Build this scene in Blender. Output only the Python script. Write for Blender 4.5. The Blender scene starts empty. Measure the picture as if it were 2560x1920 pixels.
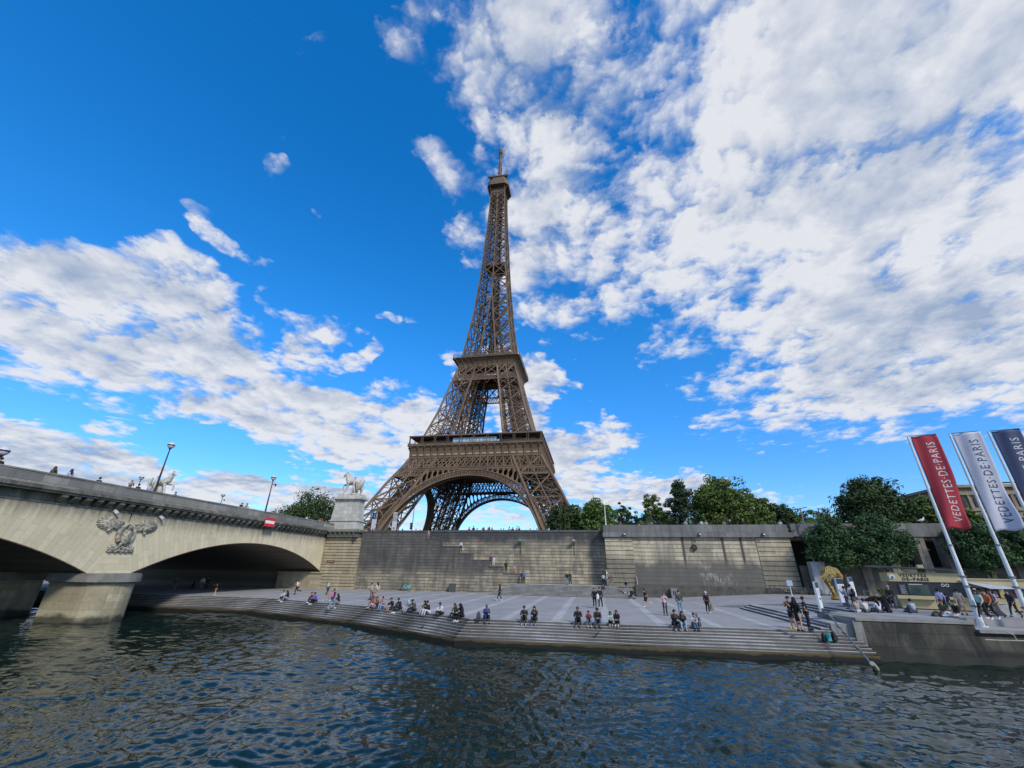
import bpy, bmesh, math, random
import numpy as np
from mathutils import Vector, Matrix
random.seed(7)
rng = np.random.default_rng(7)
S = bpy.context.scene
COL = S.collection
PI = math.pi
# ---------------------------------------------------------------- camera (surveyed against the tower, metres, tower axis = origin)
CAM = np.array([55.99, -230.41, 0.14]); YAW, PIT, ROL = [math.radians(a) for a in (-10.628, 24.151, .938)]; FPX = 1030.51
def basis():
    f = np.array([math.sin(YAW)*math.cos(PIT), math.cos(YAW)*math.cos(PIT), math.sin(PIT)])
    r = np.array([math.cos(YAW), -math.sin(YAW), 0.]); u = np.cross(r, f)
    return r*math.cos(ROL)+u*math.sin(ROL), -r*math.sin(ROL)+u*math.cos(ROL), f
RR, UU, FF = basis()
cd = bpy.data.cameras.new('camera'); cam = bpy.data.objects.new('camera', cd); COL.objects.link(cam); S.camera = cam
cd.sensor_width = 36; cd.lens = FPX/2560*36; cd.clip_start = .1; cd.clip_end = 20000
M = Matrix.Identity(4)
for i in range(3):
    M[i][0] = RR[i]; M[i][1] = UU[i]; M[i][2] = -FF[i]; M[i][3] = CAM[i]
cam.matrix_world = M
def ray(x, y): return FF+RR*(x-1280)/FPX+UU*(960-y)/FPX
def atz(x, y, z): d = ray(x, y); return CAM+d*(z-CAM[2])/d[2]      # survey point -> level z
def aty(x, y, Y): d = ray(x, y); return CAM+d*(Y-CAM[1])/d[1]      # survey point -> wall plane Y
def atx(x, y, X): d = ray(x, y); return CAM+d*(X-CAM[0])/d[0]
ZP, ZM, ZU, ZQ, ZW = -3.3, -2.87, -2.45, 4.9, -4.72                # plaza, mid landing, terrace, upper quay, water
# ---------------------------------------------------------------- object helpers
W = {}
def tag(o, label=None, cat=None, group=None, kind=None):
    if label: o['label'] = label
    if cat: o['category'] = cat
    if group: o['group'] = group
    if kind: o['kind'] = kind
    return o
def thing(name, loc, label, cat, group=None, rz=0):
    o = bpy.data.objects.new(name, None); COL.objects.link(o); o.location = loc; o.rotation_euler = (0, 0, rz)
    o.empty_display_size = .2
    W[o.name] = Vector(loc); return tag(o, label, cat, group)
class MB:
    def __init__(s): s.v = []; s.f = []; s.uv = None
    def add(s, vs, fs):
        n = len(s.v); s.v += [tuple(v) for v in vs]; s.f += [tuple(i+n for i in f) for f in fs]; return s
    def box(s, a, b):
        x0, y0, z0 = a; x1, y1, z1 = b
        return s.add([(x0,y0,z0),(x1,y0,z0),(x1,y1,z0),(x0,y1,z0),(x0,y0,z1),(x1,y0,z1),(x1,y1,z1),(x0,y1,z1)],
                     [(0,3,2,1),(4,5,6,7),(0,1,5,4),(1,2,6,5),(2,3,7,6),(3,0,4,7)])
    def hexa(s, p): return s.add(p, [(0,3,2,1),(4,5,6,7),(0,1,5,4),(1,2,6,5),(2,3,7,6),(3,0,4,7)])
    def bar(s, p, q, w, d=None, up=(0,0,1)):
        p = Vector(p); q = Vector(q); t = q-p
        if t.length < 1e-6: return s
        t.normalize(); u = Vector(up)
        if abs(t.dot(u)) > .97: u = Vector((1,0,0))
        a = t.cross(u).normalized(); b = a.cross(t); a = a*w/2; b = b*(d or w)/2
        return s.add([p-a-b, p+a-b, p+a+b, p-a+b, q-a-b, q+a-b, q+a+b, q-a+b],
                     [(0,3,2,1),(4,5,6,7),(0,1,5,4),(1,2,6,5),(2,3,7,6),(3,0,4,7)])
    def tube(s, pts, rs, n=8, caps=True, sq=1.):
        pts = [Vector(p) for p in pts]
        if not hasattr(rs, '__len__'): rs = [rs]*len(pts)
        base = len(s.v); m = len(pts); prev = None
        for i, p in enumerate(pts):
            t = (pts[min(i+1, m-1)]-pts[max(i-1, 0)]).normalized()
            if prev is None:
                u = Vector((0,0,1)) if abs(t.z) < .9 else Vector((1,0,0)); a = t.cross(u).normalized()
            else: a = (prev-t*prev.dot(t)).normalized()
            prev = a; b = t.cross(a)
            for k in range(n):
                th = 2*PI*k/n; s.v.append(tuple(p+(a*math.cos(th)+b*math.sin(th)*sq)*rs[i]))
        for i in range(m-1):
            for k in range(n):
                k2 = (k+1) % n; s.f.append((base+i*n+k, base+i*n+k2, base+(i+1)*n+k2, base+(i+1)*n+k))
        if caps: s.f.append(tuple(base+k for k in range(n))[::-1]); s.f.append(tuple(base+(m-1)*n+k for k in range(n)))
        return s
    def ball(s, c, r, n=8, m=6):
        if not hasattr(r, '__len__'): r = (r, r, r)
        b = len(s.v); c = Vector(c)
        for i in range(m+1):
            ph = PI*i/m
            for k in range(n):
                th = 2*PI*k/n; s.v.append((c.x+r[0]*math.sin(ph)*math.cos(th), c.y+r[1]*math.sin(ph)*math.sin(th), c.z+r[2]*math.cos(ph)))
        for i in range(m):
            for k in range(n):
                k2 = (k+1) % n; s.f.append((b+i*n+k, b+(i+1)*n+k, b+(i+1)*n+k2, b+i*n+k2))
        return s
    def prism(s, poly, z0, z1):
        n = len(poly); vs = [(x, y, z0) for x, y in poly]+[(x, y, z1) for x, y in poly]
        return s.add(vs, [tuple(range(n))[::-1], tuple(range(n, 2*n))]+[(i, (i+1) % n, n+(i+1) % n, n+i) for i in range(n)])
    def build(s, name, m, parent=None, smooth=False, loc=None):
        me = bpy.data.meshes.new(name); off = Vector((0,0,0))
        if parent is not None: off = W[parent.name]
        elif loc is not None: off = Vector(loc)
        me.from_pydata([(x-off.x, y-off.y, z-off.z) for x, y, z in s.v], [], s.f)
        if s.uv:
            ul = me.uv_layers.new(name='UVMap'); i = 0
            for fuv in s.uv:
                for q in fuv: ul.data[i].uv = q; i += 1
        me.validate(); 
        if smooth: me.shade_smooth()
        if m: me.materials.append(m)
        o = bpy.data.objects.new(name, me); COL.objects.link(o)
        if parent is not None: o.parent = parent
        elif loc is not None: o.location = off
        W[o.name] = off; return o
def struct(name, mb, m, smooth=False): return tag(mb.build(name, m, smooth=smooth), kind='structure')
def copy_tree(o, parent=None):
    c = o.copy(); COL.objects.link(c); W[c.name] = W.get(o.name, Vector((0,0,0)))
    if parent is not None: c.parent = parent
    for ch in list(o.children): copy_tree(ch, c)
    return c
# ---------------------------------------------------------------- material helpers
def lin(c):
    if isinstance(c, str): c = [int(c[i:i+2], 16)/255 for i in (0, 2, 4)]; c = [(x/12.92 if x < .04045 else ((x+.055)/1.055)**2.4) for x in c]
    return (*c[:3], 1)
class NT:
    def __init__(s, nt): s.t = nt
    def n(s, t, ins=None, **pr):
        nd = s.t.nodes.new('ShaderNode'+t)
        for k, v in pr.items(): setattr(nd, k, v)
        for k, v in (ins or {}).items():
            if isinstance(v, bpy.types.NodeSocket): s.t.links.new(v, nd.inputs[k])
            else: nd.inputs[k].default_value = v
        return nd
    def m(s, op, a, b=0., c=0., clamp=False):
        nd = s.n('Math', {0: a, 1: b, 2: c}, operation=op); nd.use_clamp = clamp; return nd.outputs[0]
    def mix(s, f, a, b, mode='MIX'):
        nd = s.n('Mix', {}, data_type='RGBA', blend_type=mode)
        for i, v in ((0, f), (6, a), (7, b)):
            if isinstance(v, bpy.types.NodeSocket): s.t.links.new(v, nd.inputs[i])
            else: nd.inputs[i].default_value = v if i == 0 else lin(v)
        return nd.outputs[2]
    def ss(s, x, a, b, lo=0., hi=1.):
        nd = s.n('MapRange', {0: x, 1: a, 2: b, 3: lo, 4: hi}, interpolation_type='SMOOTHSTEP'); return nd.outputs[0]
    def noise(s, vec, scale, detail=4, rough=.55, dist=0., dim='3D'):
        return s.n('TexNoise', {'Vector': vec, 'Scale': scale, 'Detail': detail, 'Roughness': rough, 'Distortion': dist}, noise_dimensions=dim).outputs[0]
    def sep(s, v): return s.n('SeparateXYZ', {0: v}).outputs
    def comb(s, x=0., y=0., z=0.): return s.n('CombineXYZ', {0: x, 1: y, 2: z}).outputs[0]
def newmat(name):
    m = bpy.data.materials.new(name); m.use_nodes = True; t = NT(m.node_tree); m.node_tree.nodes.clear()
    out = t.n('OutputMaterial'); b = t.n('BsdfPrincipled'); m.node_tree.links.new(b.outputs[0], out.inputs[0]); return m, t, b
_mc = {}
def plain(name, c, rough=.7, metal=0., var=.25, scale=3., bump=0., c2=None, coat=0.):
    key = (name, str(c), rough, metal)
    if key in _mc: return _mc[key]
    m, t, b = newmat(name); p = t.n('NewGeometry').outputs['Position']
    nz = t.noise(p, scale, 5); c = lin(c); c2 = lin(c2) if c2 else tuple(x*(1-var) for x in c[:3])
    col = t.mix(t.ss(nz, .35, .68), c, c2); m.node_tree.links.new(col, b.inputs['Base Color'])
    b.inputs['Roughness'].default_value = rough; b.inputs['Metallic'].default_value = metal
    if bump:
        bp = t.n('Bump', {'Height': t.noise(p, scale*4, 5), 'Strength': bump, 'Distance': .05}); m.node_tree.links.new(bp.outputs[0], b.inputs['Normal'])
    _mc[key] = m; return m
def flat(c, rough=.85): return plain('cloth_'+str(c), c, rough, var=.3, scale=9)
def stone(name, axis, c1, c2, mortar, bw=1.1, bh=.36, grime=None, msize=.012, streak=.35, gcol=(.045,.045,.045), bump=.5, jit=.5, light=None, hl=False):
    """ashlar wall: courses in world metres. grime = (z_low, z_high, low amount, high amount)"""
    m, t, b = newmat(name); p = t.n('NewGeometry').outputs['Position']; x, y, z = t.sep(p)
    u = x if axis == 'x' else y if axis == 'y' else t.m('ADD', x, y)
    vec = t.comb(u, z, 0.)
    br = t.n('TexBrick', {'Vector': vec, 'Color1': lin(c1), 'Color2': lin(c2), 'Mortar': lin(mortar), 'Scale': 1., 'Mortar Size': msize,
        'Mortar Smooth': .3, 'Bias': -.1, 'Brick Width': bw, 'Row Height': bh}, offset=.5, squash=1.)
    col = br.outputs['Color']
    if hl:
        fz = t.m('FRACT', t.m('DIVIDE', z, bh)); col = t.mix(t.ss(t.m('PINGPONG', fz, .5), .15, .06, 0., .85), col, mortar)
    n1 = t.noise(p, .45, 6, .6); n2 = t.noise(t.comb(t.m('MULTIPLY', u, .85), t.m('MULTIPLY', z, .17), 0.), 1., 7, .72, .35); n3 = t.noise(p, 4., 5, .7)
    col = t.mix(t.ss(n3, .3, .75, 0., .55), col, (c1[0]*.55, c1[1]*.55, c1[2]*.5), 'MIX')
    n4 = t.noise(t.comb(t.m('FLOOR', t.m('DIVIDE', u, bw)), t.m('FLOOR', t.m('DIVIDE', z, bh)), 0.), 3.7, 1, .5); col = t.mix(t.ss(n4, .42, .62, 0., .38), col, (c1[0]*.38, c1[1]*.36, c1[2]*.34))
    if light: col = t.mix(t.ss(n1, .55, .7, 0., .6), col, light)
    gv = t.ss(n2, .48-.12, .62, 0., streak)
    if grime:
        z0, z1, a0, a1 = grime
        zz = t.m('ADD', z, t.m('MULTIPLY', t.m('SUBTRACT', n1, .5), 5.*jit))
        base = t.ss(zz, z0, z1, a0, a1)
        g = t.m('ADD', base, t.m('MULTIPLY', t.m('SUBTRACT', n2, .5), .95), clamp=True)
        gv = t.m('MAXIMUM', gv, g)
    col = t.mix(gv, col, gcol)
    m.node_tree.links.new(col, b.inputs['Base Color']); b.inputs['Roughness'].default_value = .9
    h = t.m('ADD', t.m('MULTIPLY', br.outputs['Fac'], -1.), t.m('MULTIPLY', n3, .6))
    bp = t.n('Bump', {'Height': h, 'Strength': bump, 'Distance': .04}); m.node_tree.links.new(bp.outputs[0], b.inputs['Normal'])
    return m
# ---------------------------------------------------------------- sky: Nishita blue plus drifting clouds at fixed directions
SUN_EL, SUN_AZ = math.radians(38), math.radians(138)      # azimuth clockwise from +Y
wd = bpy.data.worlds.new('World'); S.world = wd; wd.use_nodes = True; t = NT(wd.node_tree); wd.node_tree.nodes.clear()
sky = t.n('TexSky', {}, sky_type='NISHITA', sun_disc=False, sun_elevation=SUN_EL, sun_rotation=SUN_AZ, ozone_density=4., air_density=1., dust_density=.2, altitude=100)
d = t.n('TexCoord').outputs['Generated']; dn = t.n('VectorMath', {0: d}, operation='NORMALIZE').outputs[0]
def dot(v): return t.n('VectorMath', {0: dn, 1: tuple(v)}, operation='DOT_PRODUCT').outputs['Value']
a, bb, c = dot(RR), dot(UU), dot(FF)                       # camera's own axes, held as fixed sky directions for the cloud layout
cc = t.m('MAXIMUM', c, .12); gu = t.m('DIVIDE', a, cc); gv = t.m('DIVIDE', bb, cc)
gx = t.m('MULTIPLY_ADD', gu, FPX, 1280.); gy = t.m('MULTIPLY_ADD', gv, -FPX, 960.)
x, y, z = t.sep(dn)
zc = t.m('ADD', t.m('MAXIMUM', z, 0.), .16)
pv = t.comb(t.m('DIVIDE', x, zc), t.m('DIVIDE', y, zc), 0.)
w1 = t.noise(pv, 2.3, 4, .6, dim='2D'); w2 = t.noise(t.n('VectorMath', {0: pv, 1: (5.2, 1.3, 0)}, operation='ADD').outputs[0], 2.3, 4, .6, dim='2D')
gx = t.m('MULTIPLY_ADD', t.m('SUBTRACT', w1, .5), 330., gx); gy = t.m('MULTIPLY_ADD', t.m('SUBTRACT', w2, .5), 200., gy)
# banks of cloud: (cx, cy, rx, ry, tilt deg, weight)
BANKS = [(2080,330,780,300,-28,1.1),(2330,640,560,330,-35,1.05),(1960,640,420,200,-30,.8),(1600,250,250,320,10,.75),(1500,560,200,230,-30,.7),(2400,900,600,170,-8,.95),(1800,80,700,260,0,.85),
 (1750,790,210,70,-20,.6),(2300,120,500,300,0,1.),(1450,110,120,180,0,.45),(1250,230,150,130,0,.55),(1120,70,150,90,10,.5),(1290,330,90,80,0,.45),(1080,400,100,70,30,.52),(1150,520,140,110,40,.48),(1350,640,140,140,40,.48),
 (1190,370,150,60,0,.4),(1320,785,110,40,0,.5),(2030,800,320,120,10,.75),(1780,1000,90,45,5,.6),(1500,1050,60,26,0,.5),(1950,1075,60,20,0,.35),(2200,960,140,60,-30,.55),
 (150,800,420,150,22,1.05),(560,930,420,110,22,1.05),(900,1070,330,110,14,1.05),(440,730,200,80,20,.85),(100,1140,260,85,14,1.05),(400,1215,330,45,8,1.),(620,1240,420,60,4,1.),(1000,1130,160,90,5,.9),
 (1420,1150,150,110,20,.95),(1600,1240,220,60,0,.95),(1340,1010,70,110,0,.75),(1250,960,60,160,0,.8),(1340,930,50,25,0,.6),(780,850,90,45,40,.62),(720,800,70,30,50,.45),(860,900,50,20,0,.45),(935,787,28,22,0,.5),(560,620,110,22,25,.42),(720,420,50,20,45,.4),
 (680,740,60,16,70,.38),(980,790,30,14,0,.2),(1140,920,50,30,0,.5),(500,560,60,20,20,.25),(820,560,24,16,0,.3),(300,1060,70,14,5,.3),(1700,1260,300,30,0,.7),(1960,1250,60,20,0,.5),(1000,1290,500,40,0,.6)]
msk = None
for cx, cy, rx, ry, tl, w in BANKS:
    ct, st = math.cos(math.radians(tl)), math.sin(math.radians(tl))
    ux = t.m('MULTIPLY_ADD', gx, ct/rx, t.m('MULTIPLY_ADD', gy, st/rx, -(cx*ct+cy*st)/rx))
    vy = t.m('MULTIPLY_ADD', gx, -st/ry, t.m('MULTIPLY_ADD', gy, ct/ry, (cx*st-cy*ct)/ry))
    r2 = t.m('MULTIPLY_ADD', ux, ux, t.m('MULTIPLY', vy, vy))
    e = t.ss(r2, 1.75, .25, 0., w)
    msk = e if msk is None else t.m('MAXIMUM', msk, e)
msk = t.m('MULTIPLY', msk, t.ss(c, .15, .4))
msk = t.m('ADD', msk, t.ss(c, .35, .1, 0., .55))           # scattered cloud in the rest of the sky
n1 = t.noise(pv, 3.6, 8, .58, .15, dim='2D'); n2 = t.noise(pv, 1.3, 3, .5, 0., dim='2D'); n3 = t.noise(pv, 15., 5, .6, 0., dim='2D')
dens = t.m('ADD', msk, t.m('MULTIPLY', t.m('SUBTRACT', n1, .5), 2.0)); dens = t.m('ADD', dens, t.m('MULTIPLY', t.m('SUBTRACT', n2, .5), .5)); dens = t.m('ADD', dens, t.m('MULTIPLY', t.m('SUBTRACT', n3, .5), .7))
vw = t.n('VectorMath', {0: pv, 1: t.comb(t.m('MULTIPLY', t.m('SUBTRACT', n1, .5), .22), t.m('MULTIPLY', t.m('SUBTRACT', n3, .5), .10), 0.)}, operation='ADD').outputs[0]
vo = t.n('TexVoronoi', {'Vector': vw, 'Scale': 8.5, 'Detail': 2., 'Roughness': .55, 'Lacunarity': 2.3, 'Smoothness': .3}, voronoi_dimensions='2D', feature='SMOOTH_F1', normalize=True).outputs['Distance']
dens = t.m('ADD', dens, t.m('MULTIPLY', t.m('SUBTRACT', .36, vo), 1.5))
dens = t.m('SUBTRACT', dens, t.ss(msk, .22, .02, .06, .40)); cov = t.m('MULTIPLY', t.ss(dens, .22, 1.0), .98)
pv2 = t.n('VectorMath', {0: pv, 1: (-.045, .05, 0)}, operation='ADD').outputs[0]
n1b = t.noise(pv2, 3.6, 6, .58, .15, dim='2D')
relief = t.m('SUBTRACT', n1, n1b)                          # lit towards the sun, darker away from it
sh = t.m('ADD', t.ss(dens, .75, 1.9, .0, .62), t.m('ADD', t.m('MULTIPLY', relief, -2.8), t.m('MULTIPLY', t.m('SUBTRACT', vo, .36), 2.3))); sh = t.m('ADD', sh, t.m('MULTIPLY', t.m('SUBTRACT', n3, .5), -1.0)); sh = t.m('ADD', sh, t.m('MULTIPLY', t.m('SUBTRACT', n2, .30), 1.6), clamp=True)
cl = t.mix(sh, (.78,.80,.85), (.34,.43,.60))
skyc = t.n('HueSaturation', {'Saturation': 1.34, 'Hue': .5, 'Value': 1., 'Color': sky.outputs[0]}).outputs[0]
skyc = t.mix(1., skyc, (.225,.240,.255), 'MULTIPLY')
skyc = t.mix(t.ss(z, .55, .02), skyc, t.mix(1., skyc, (.62,.66,.76), 'MULTIPLY')); fin = t.mix(cov, skyc, cl)
bg = t.n('Background', {'Color': fin, 'Strength': 1.}); out = t.n('OutputWorld', {0: bg.outputs[0]})
sd = bpy.data.lights.new('sun', 'SUN'); sd.energy = 2.9; sd.angle = math.radians(9); sd.color = (1., .93, .82)
so = bpy.data.objects.new('sun', sd); COL.objects.link(so)
dv = Vector((math.sin(SUN_AZ)*math.cos(SUN_EL), math.cos(SUN_AZ)*math.cos(SUN_EL), math.sin(SUN_EL)))
so.rotation_euler = dv.to_track_quat('Z', 'Y').to_euler(); so.location = (0, -300, 300)
S.render.engine = 'CYCLES'; S.view_settings.view_transform = 'Standard'; S.view_settings.look = 'None'; S.view_settings.exposure = 0; S.view_settings.gamma = 1
S.render.resolution_x, S.render.resolution_y = 1024, 768
try:
    wd.cycles.sampling_method = 'MANUAL'; wd.cycles.sample_map_resolution = 256
except Exception as e: print(e)
# ---------------------------------------------------------------- the iron lattice tower
IRON = plain('brown_iron_paint', (.172,.110,.062), .6, 0., .3, .15)
IRON2 = plain('dark_iron_lattice', (.15,.105,.075), .65, 0., .3, .2)
ZT = [0,15,25,38,49,57.6,66,79,110.6,118,127,138,148,158,168,183,197,206,217,232,252,268,278]
WT = [60.5,52.3,47,40.8,34.6,31.6,28.7,24.6,17,15.6,14.4,13.1,11.8,10.9,10.2,9.05,8.2,7.8,7.3,6.5,5.7,5.3,5.1]
ZI = [0,15,29,40,51,57.6,66,79,92,101,111,118,127,138,148,158,166]
WI = [43.5,36.3,29.8,24.6,19.6,16.9,13.7,11.4,9.7,7.9,6.7,5.4,4.3,3.4,2.1,1.2,.3]
wo = lambda z: float(np.interp(z, ZT, WT)); wi = lambda z: float(np.interp(z, ZI, WI))
tower = thing('lattice_tower', (0,0,0), 'huge brown wrought iron lattice tower with arched base and tapering spire behind the quay wall', 'tower')
def xface(mb, P, a, b, z0, z1, w, mid=True, hz=True, gus=True, sub=0):
    """braced panel: P(side, z) gives a point on chord a or b"""
    A0, B0, A1, B1 = P(a,z0), P(b,z0), P(a,z1), P(b,z1)
    mb.bar(A0, B1, w); mb.bar(B0, A1, w)
    if hz: mb.bar(A1, B1, w*.8)
    if mid: mb.bar((Vector(A0)+Vector(B0))/2, (Vector(A1)+Vector(B1))/2, w)
    c = (Vector(A0)+Vector(B0)+Vector(A1)+Vector(B1))/4
    if gus: mb.box(c-Vector((w,w,w))*.95, c+Vector((w,w,w))*.95)
CH = {'oo': lambda z: (wo(z), -wo(z), z), 'io': lambda z: (wi(z), -wo(z), z), 'oi': lambda z: (wo(z), -wi(z), z), 'ii': lambda z: (wi(z), -wi(z), z)}
def leg_part(zs, cw, bw, name, parent, inner=True):
    col = MB(); br = MB()
    P = lambda k, z: CH[k](z)
    for k in CH:
        pts = [z for z in np.linspace(zs[0], zs[-1], max(4, int((zs[-1]-zs[0])/4)))]
        for a, b in zip(pts, pts[1:]): col.bar(P(k,a), P(k,b), cw)
    for a, b in zip(zs, zs[1:]):
        for f in (('io','oo'), ('oi','oo'), ('ii','oi'), ('ii','io')):
            xface(br, P, f[0], f[1], a, b, bw)
            # secondary lacing, half panels
            m = (a+b)/2
            for q0, q1 in ((a, m), (m, b)):
                br.bar(P(f[0],q0), (Vector(P(f[0],q1))+Vector(P(f[1],q1)))/2, bw*.4); br.bar(P(f[1],q0), (Vector(P(f[0],q1))+Vector(P(f[1],q1)))/2, bw*.4)
            for q in (.25, .75):
                zq = a+(b-a)*q; br.bar(P(f[0],zq), P(f[1],zq), bw*.35)
        for zq in (a, (a+b)/2):
            br.bar(P('oo',zq), P('ii',zq), bw*.6); br.bar(P('io',zq), P('oi',zq), bw*.6)
    if inner:      # lift rails, stairs and pipes climbing inside the leg
        def Q(u, v, z): i, o = wi(z), wo(z); return (i+(o-i)*u, -(i+(o-i)*v), z)
        for u, v in ((.4,.4), (.6,.4), (.4,.6), (.6,.6), (.5,.25), (.25,.5)):
            ps = np.linspace(zs[0], zs[-1], 8)
            for a, b in zip(ps, ps[1:]): br.bar(Q(u,v,a), Q(u,v,b), bw*.8)
        for a, b in zip(zs, zs[1:]):      # two bracing planes across the middle of the leg
            m_ = (a+b)/2
            for q0, q1 in ((a, m_), (m_, b)):
                for (u0,v0),(u1,v1) in (((0,.5),(1,.5)), ((.5,0),(.5,1))):
                    br.bar(Q(u0,v0,q0), Q(u1,v1,q1), bw*.5); br.bar(Q(u1,v1,q0), Q(u0,v0,q1), bw*.5)
        n = int((zs[-1]-zs[0])/2.6)
        for i in range(n):
            a = zs[0]+(zs[-1]-zs[0])*i/n; b = zs[0]+(zs[-1]-zs[0])*(i+1)/n
            u0, u1 = (.3, .7) if i % 2 else (.7, .3)
            br.bar(Q(u0,.35,a), Q(u1,.35,b), bw*.7); br.bar(Q(.35,u1,a), Q(.35,u0,b), bw*.6); br.bar(Q(.4,.4,a), Q(.6,.6,a), bw*.5)
    g = br.build(name, IRON, parent)
    for k in CH:
        col = MB(); pts = [z for z in np.linspace(zs[0], zs[-1], max(4, int((zs[-1]-zs[0])/4)))]
        for a, b in zip(pts, pts[1:]): col.bar(P(k,a), P(k,b), cw)
        col.build('column', IRON, g)
    return g
base = leg_part([4.6,9,19,29.5,41,51], 1.15, .52, 'leg', tower)
up = leg_part([57.8,61,70.5,80.5,91.5,100.7,111], .95, .44, 'upper_leg', tower)
M_foot = stone('tower_base_stone','x',(.3,.27,.22),(.26,.24,.2),(.12,.11,.1)); feet = []
for x0, y0 in ((38,-38), (57,-38), (38,-57), (57,-57)):
    fo = MB(); fo.hexa([(x0-3.5,y0-3.5,4.8),(x0+3.5,y0-3.5,4.8),(x0+3.5,y0+3.5,4.8),(x0-3.5,y0+3.5,4.8),(x0-2,y0-2,8.5),(x0+2,y0-2,8.5),(x0+2,y0+2,8.5),(x0-2,y0+2,8.5)])
    feet.append(fo.build('masonry_base', M_foot, tower))
sides = []
# ---- great arch with its ornamented band, spandrel arcade, belts and girder on one side face
def FP(x, z, dy=0.): return (x, -wo(z)-dy, z)
ar = MB(); orn = MB(); gi = MB()
RI, RE, ZC = 36.7, 39.7, 4.1
ths = np.linspace(math.radians(8), math.radians(172), 83)
def AP(th, R, dy=0): return FP(R*math.cos(th), ZC+R*math.sin(th), dy)
for a, b in zip(ths, ths[1:]):
    for R, wd_, dp in ((RI,.55,1.6), (RE,.5,1.2), (RI+1.1,.16,.3), (RI+2.1,.16,.3)): ar.bar(AP(a,R), AP(b,R), dp, wd_, up=(math.cos(a),0,math.sin(a)))
for i in range(1, 55):
    th = math.radians(8+164*i/55)
    if th < math.radians(14) or th > math.radians(166): continue
    h = math.radians(164/55/2)
    ar.bar(AP(th-h,RI), AP(th-h,RE), .34)
    for q in (-.55, 0, .55): orn.bar(AP(th,RI+.2), AP(th+h*q*1.2,RE-.6), .13)
    for q0, q1 in ((-.8,-.3), (-.3,.3), (.3,.8)): orn.bar(AP(th+h*q0,RE-.75+.35*(1-abs(q0))), AP(th+h*q1,RE-.75+.35*(1-abs(q1))), .16)
    for q0, q1 in ((-.5,.5), (.5,-.5)): orn.bar(AP(th+h*q0,RI+.2), AP(th+h*q1,RI+1.4), .12)
# spandrel plate with oval openings between arch and girder
def bil(c, u, v): return tuple(sum((1-u)*(1-v)*a if k == 0 else u*(1-v)*a if k == 1 else u*v*a if k == 2 else (1-u)*v*a for k, a in enumerate((c[0][i], c[1][i], c[2][i], c[3][i]))) for i in range(3))
def ovalplate(mb, c, fx=.34, fy=.42, n=12, vo=.5):
    P = []; Q = []
    for k in range(n):
        th = 2*PI*(k+.5)/n; cx, sx = math.cos(th), math.sin(th); s = 1/max(abs(cx), abs(sx))
        P.append(bil(c, .5+.5*cx*s, .5+.5*sx*s)); Q.append(bil(c, .5+fx*cx, vo+fy*sx))
    b = len(mb.v); mb.v += P+Q
    for k in range(n): k2 = (k+1) % n; mb.f.append((b+k, b+k2, b+n+k2, b+n+k))
ZG = 44.4
def xin(z): return wi(z)
for sg in (1, -1):
    prev = None
    for k in range(15):
        th = PI/2-sg*math.radians(4.0*k)
        th2 = PI/2-sg*math.radians(4.0*(k+1))
        def topat(t_):
            x0 = RE*math.cos(t_); z0 = ZC+RE*math.sin(t_)
            # run upwards leaning inward until the girder or the leg
            for s_ in np.linspace(0, 40, 400):
                x = x0+sg*s_*.10; z = z0+s_
                if z >= ZG or abs(x) >= xin(z): return x, min(z, ZG)
            return x0, z0
        xa, za = RE*math.cos(th), ZC+RE*math.sin(th); xb, zb = RE*math.cos(th2), ZC+RE*math.sin(th2)
        (xc, zc_), (xd, zd) = topat(th2), topat(th)
        if max(zd-za, zc_-zb) < .7:
            if abs(xa) > 25: break
            ar.add([FP(xa,za), FP(xb,zb), FP(xc,max(zc_,zb+.01)), FP(xd,max(zd,za+.01))], [(0,1,2,3)]); continue
        if abs(xa) >= xin(za)-.2: break
        ovalplate(ar, [FP(xa,za), FP(xb,zb), FP(xc,zc_), FP(xd,zd)], .36, .41)
        ar.bar(FP(xb,zb), FP(xc,zc_), .4)
for z, t_ in ((ZG,.8), (51.3,.8), (ZG+.9,.35)):
    gi.bar(FP(-wo(z),z), FP(wo(z),z), 1.0, t_)
n = 36
for i in range(n):
    x0 = -1+2*i/n; x1 = -1+2*(i+1)/n; w0, w1 = wo(45), wo(51)
    a0, b0, a1, b1 = FP(x0*w0,45), FP(x1*w0,45), FP(x0*w1,51), FP(x1*w1,51)
    if i % 2 == 0:
        b0 = FP((x0+2/n*2)*w0,45); b1 = FP((x0+4/n)*w1,51); gi.bar(a0, a1, .38, .5); gi.bar(a0, b1, .36); gi.bar(b0, a1, .36)
    else: gi.bar(a0, FP((x0+4/n)*w1 if i < n-1 else x1*w1,51), .3); gi.bar(a1, FP((x0+4/n)*w0 if i < n-1 else x1*w0,45), .3)
for sg in (1, -1):       # belts across each leg below the girder, and plated inner edges
    for z in (41.4, 44.4): gi.bar(FP(sg*wi(z),z), FP(sg*wo(z),z), .7, .55)
    m = 10
    for i in range(m):
        f0, f1 = i/m, (i+1)/m
        p = lambda f, z: FP(sg*(wi(z)+(wo(z)-wi(z))*f), z)
        gi.bar(p(f0,41.5), p(f1,44.3), .26); gi.bar(p(f1,41.5), p(f0,44.3), .26)
for dy in (-3.2,):      # second girder plane behind, seen through the lattice
    for i in range(28):
        x0 = -30+60*i/28
        gi.bar((x0,-wo(46)-dy,45), (x0+60/28,-wo(46)-dy,51), .4); gi.bar((x0+60/28,-wo(46)-dy,45), (x0,-wo(46)-dy,51), .4)
    gi.bar((-30,-wo(46)-dy,44.6), (30,-wo(46)-dy,44.6), .9)
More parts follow.
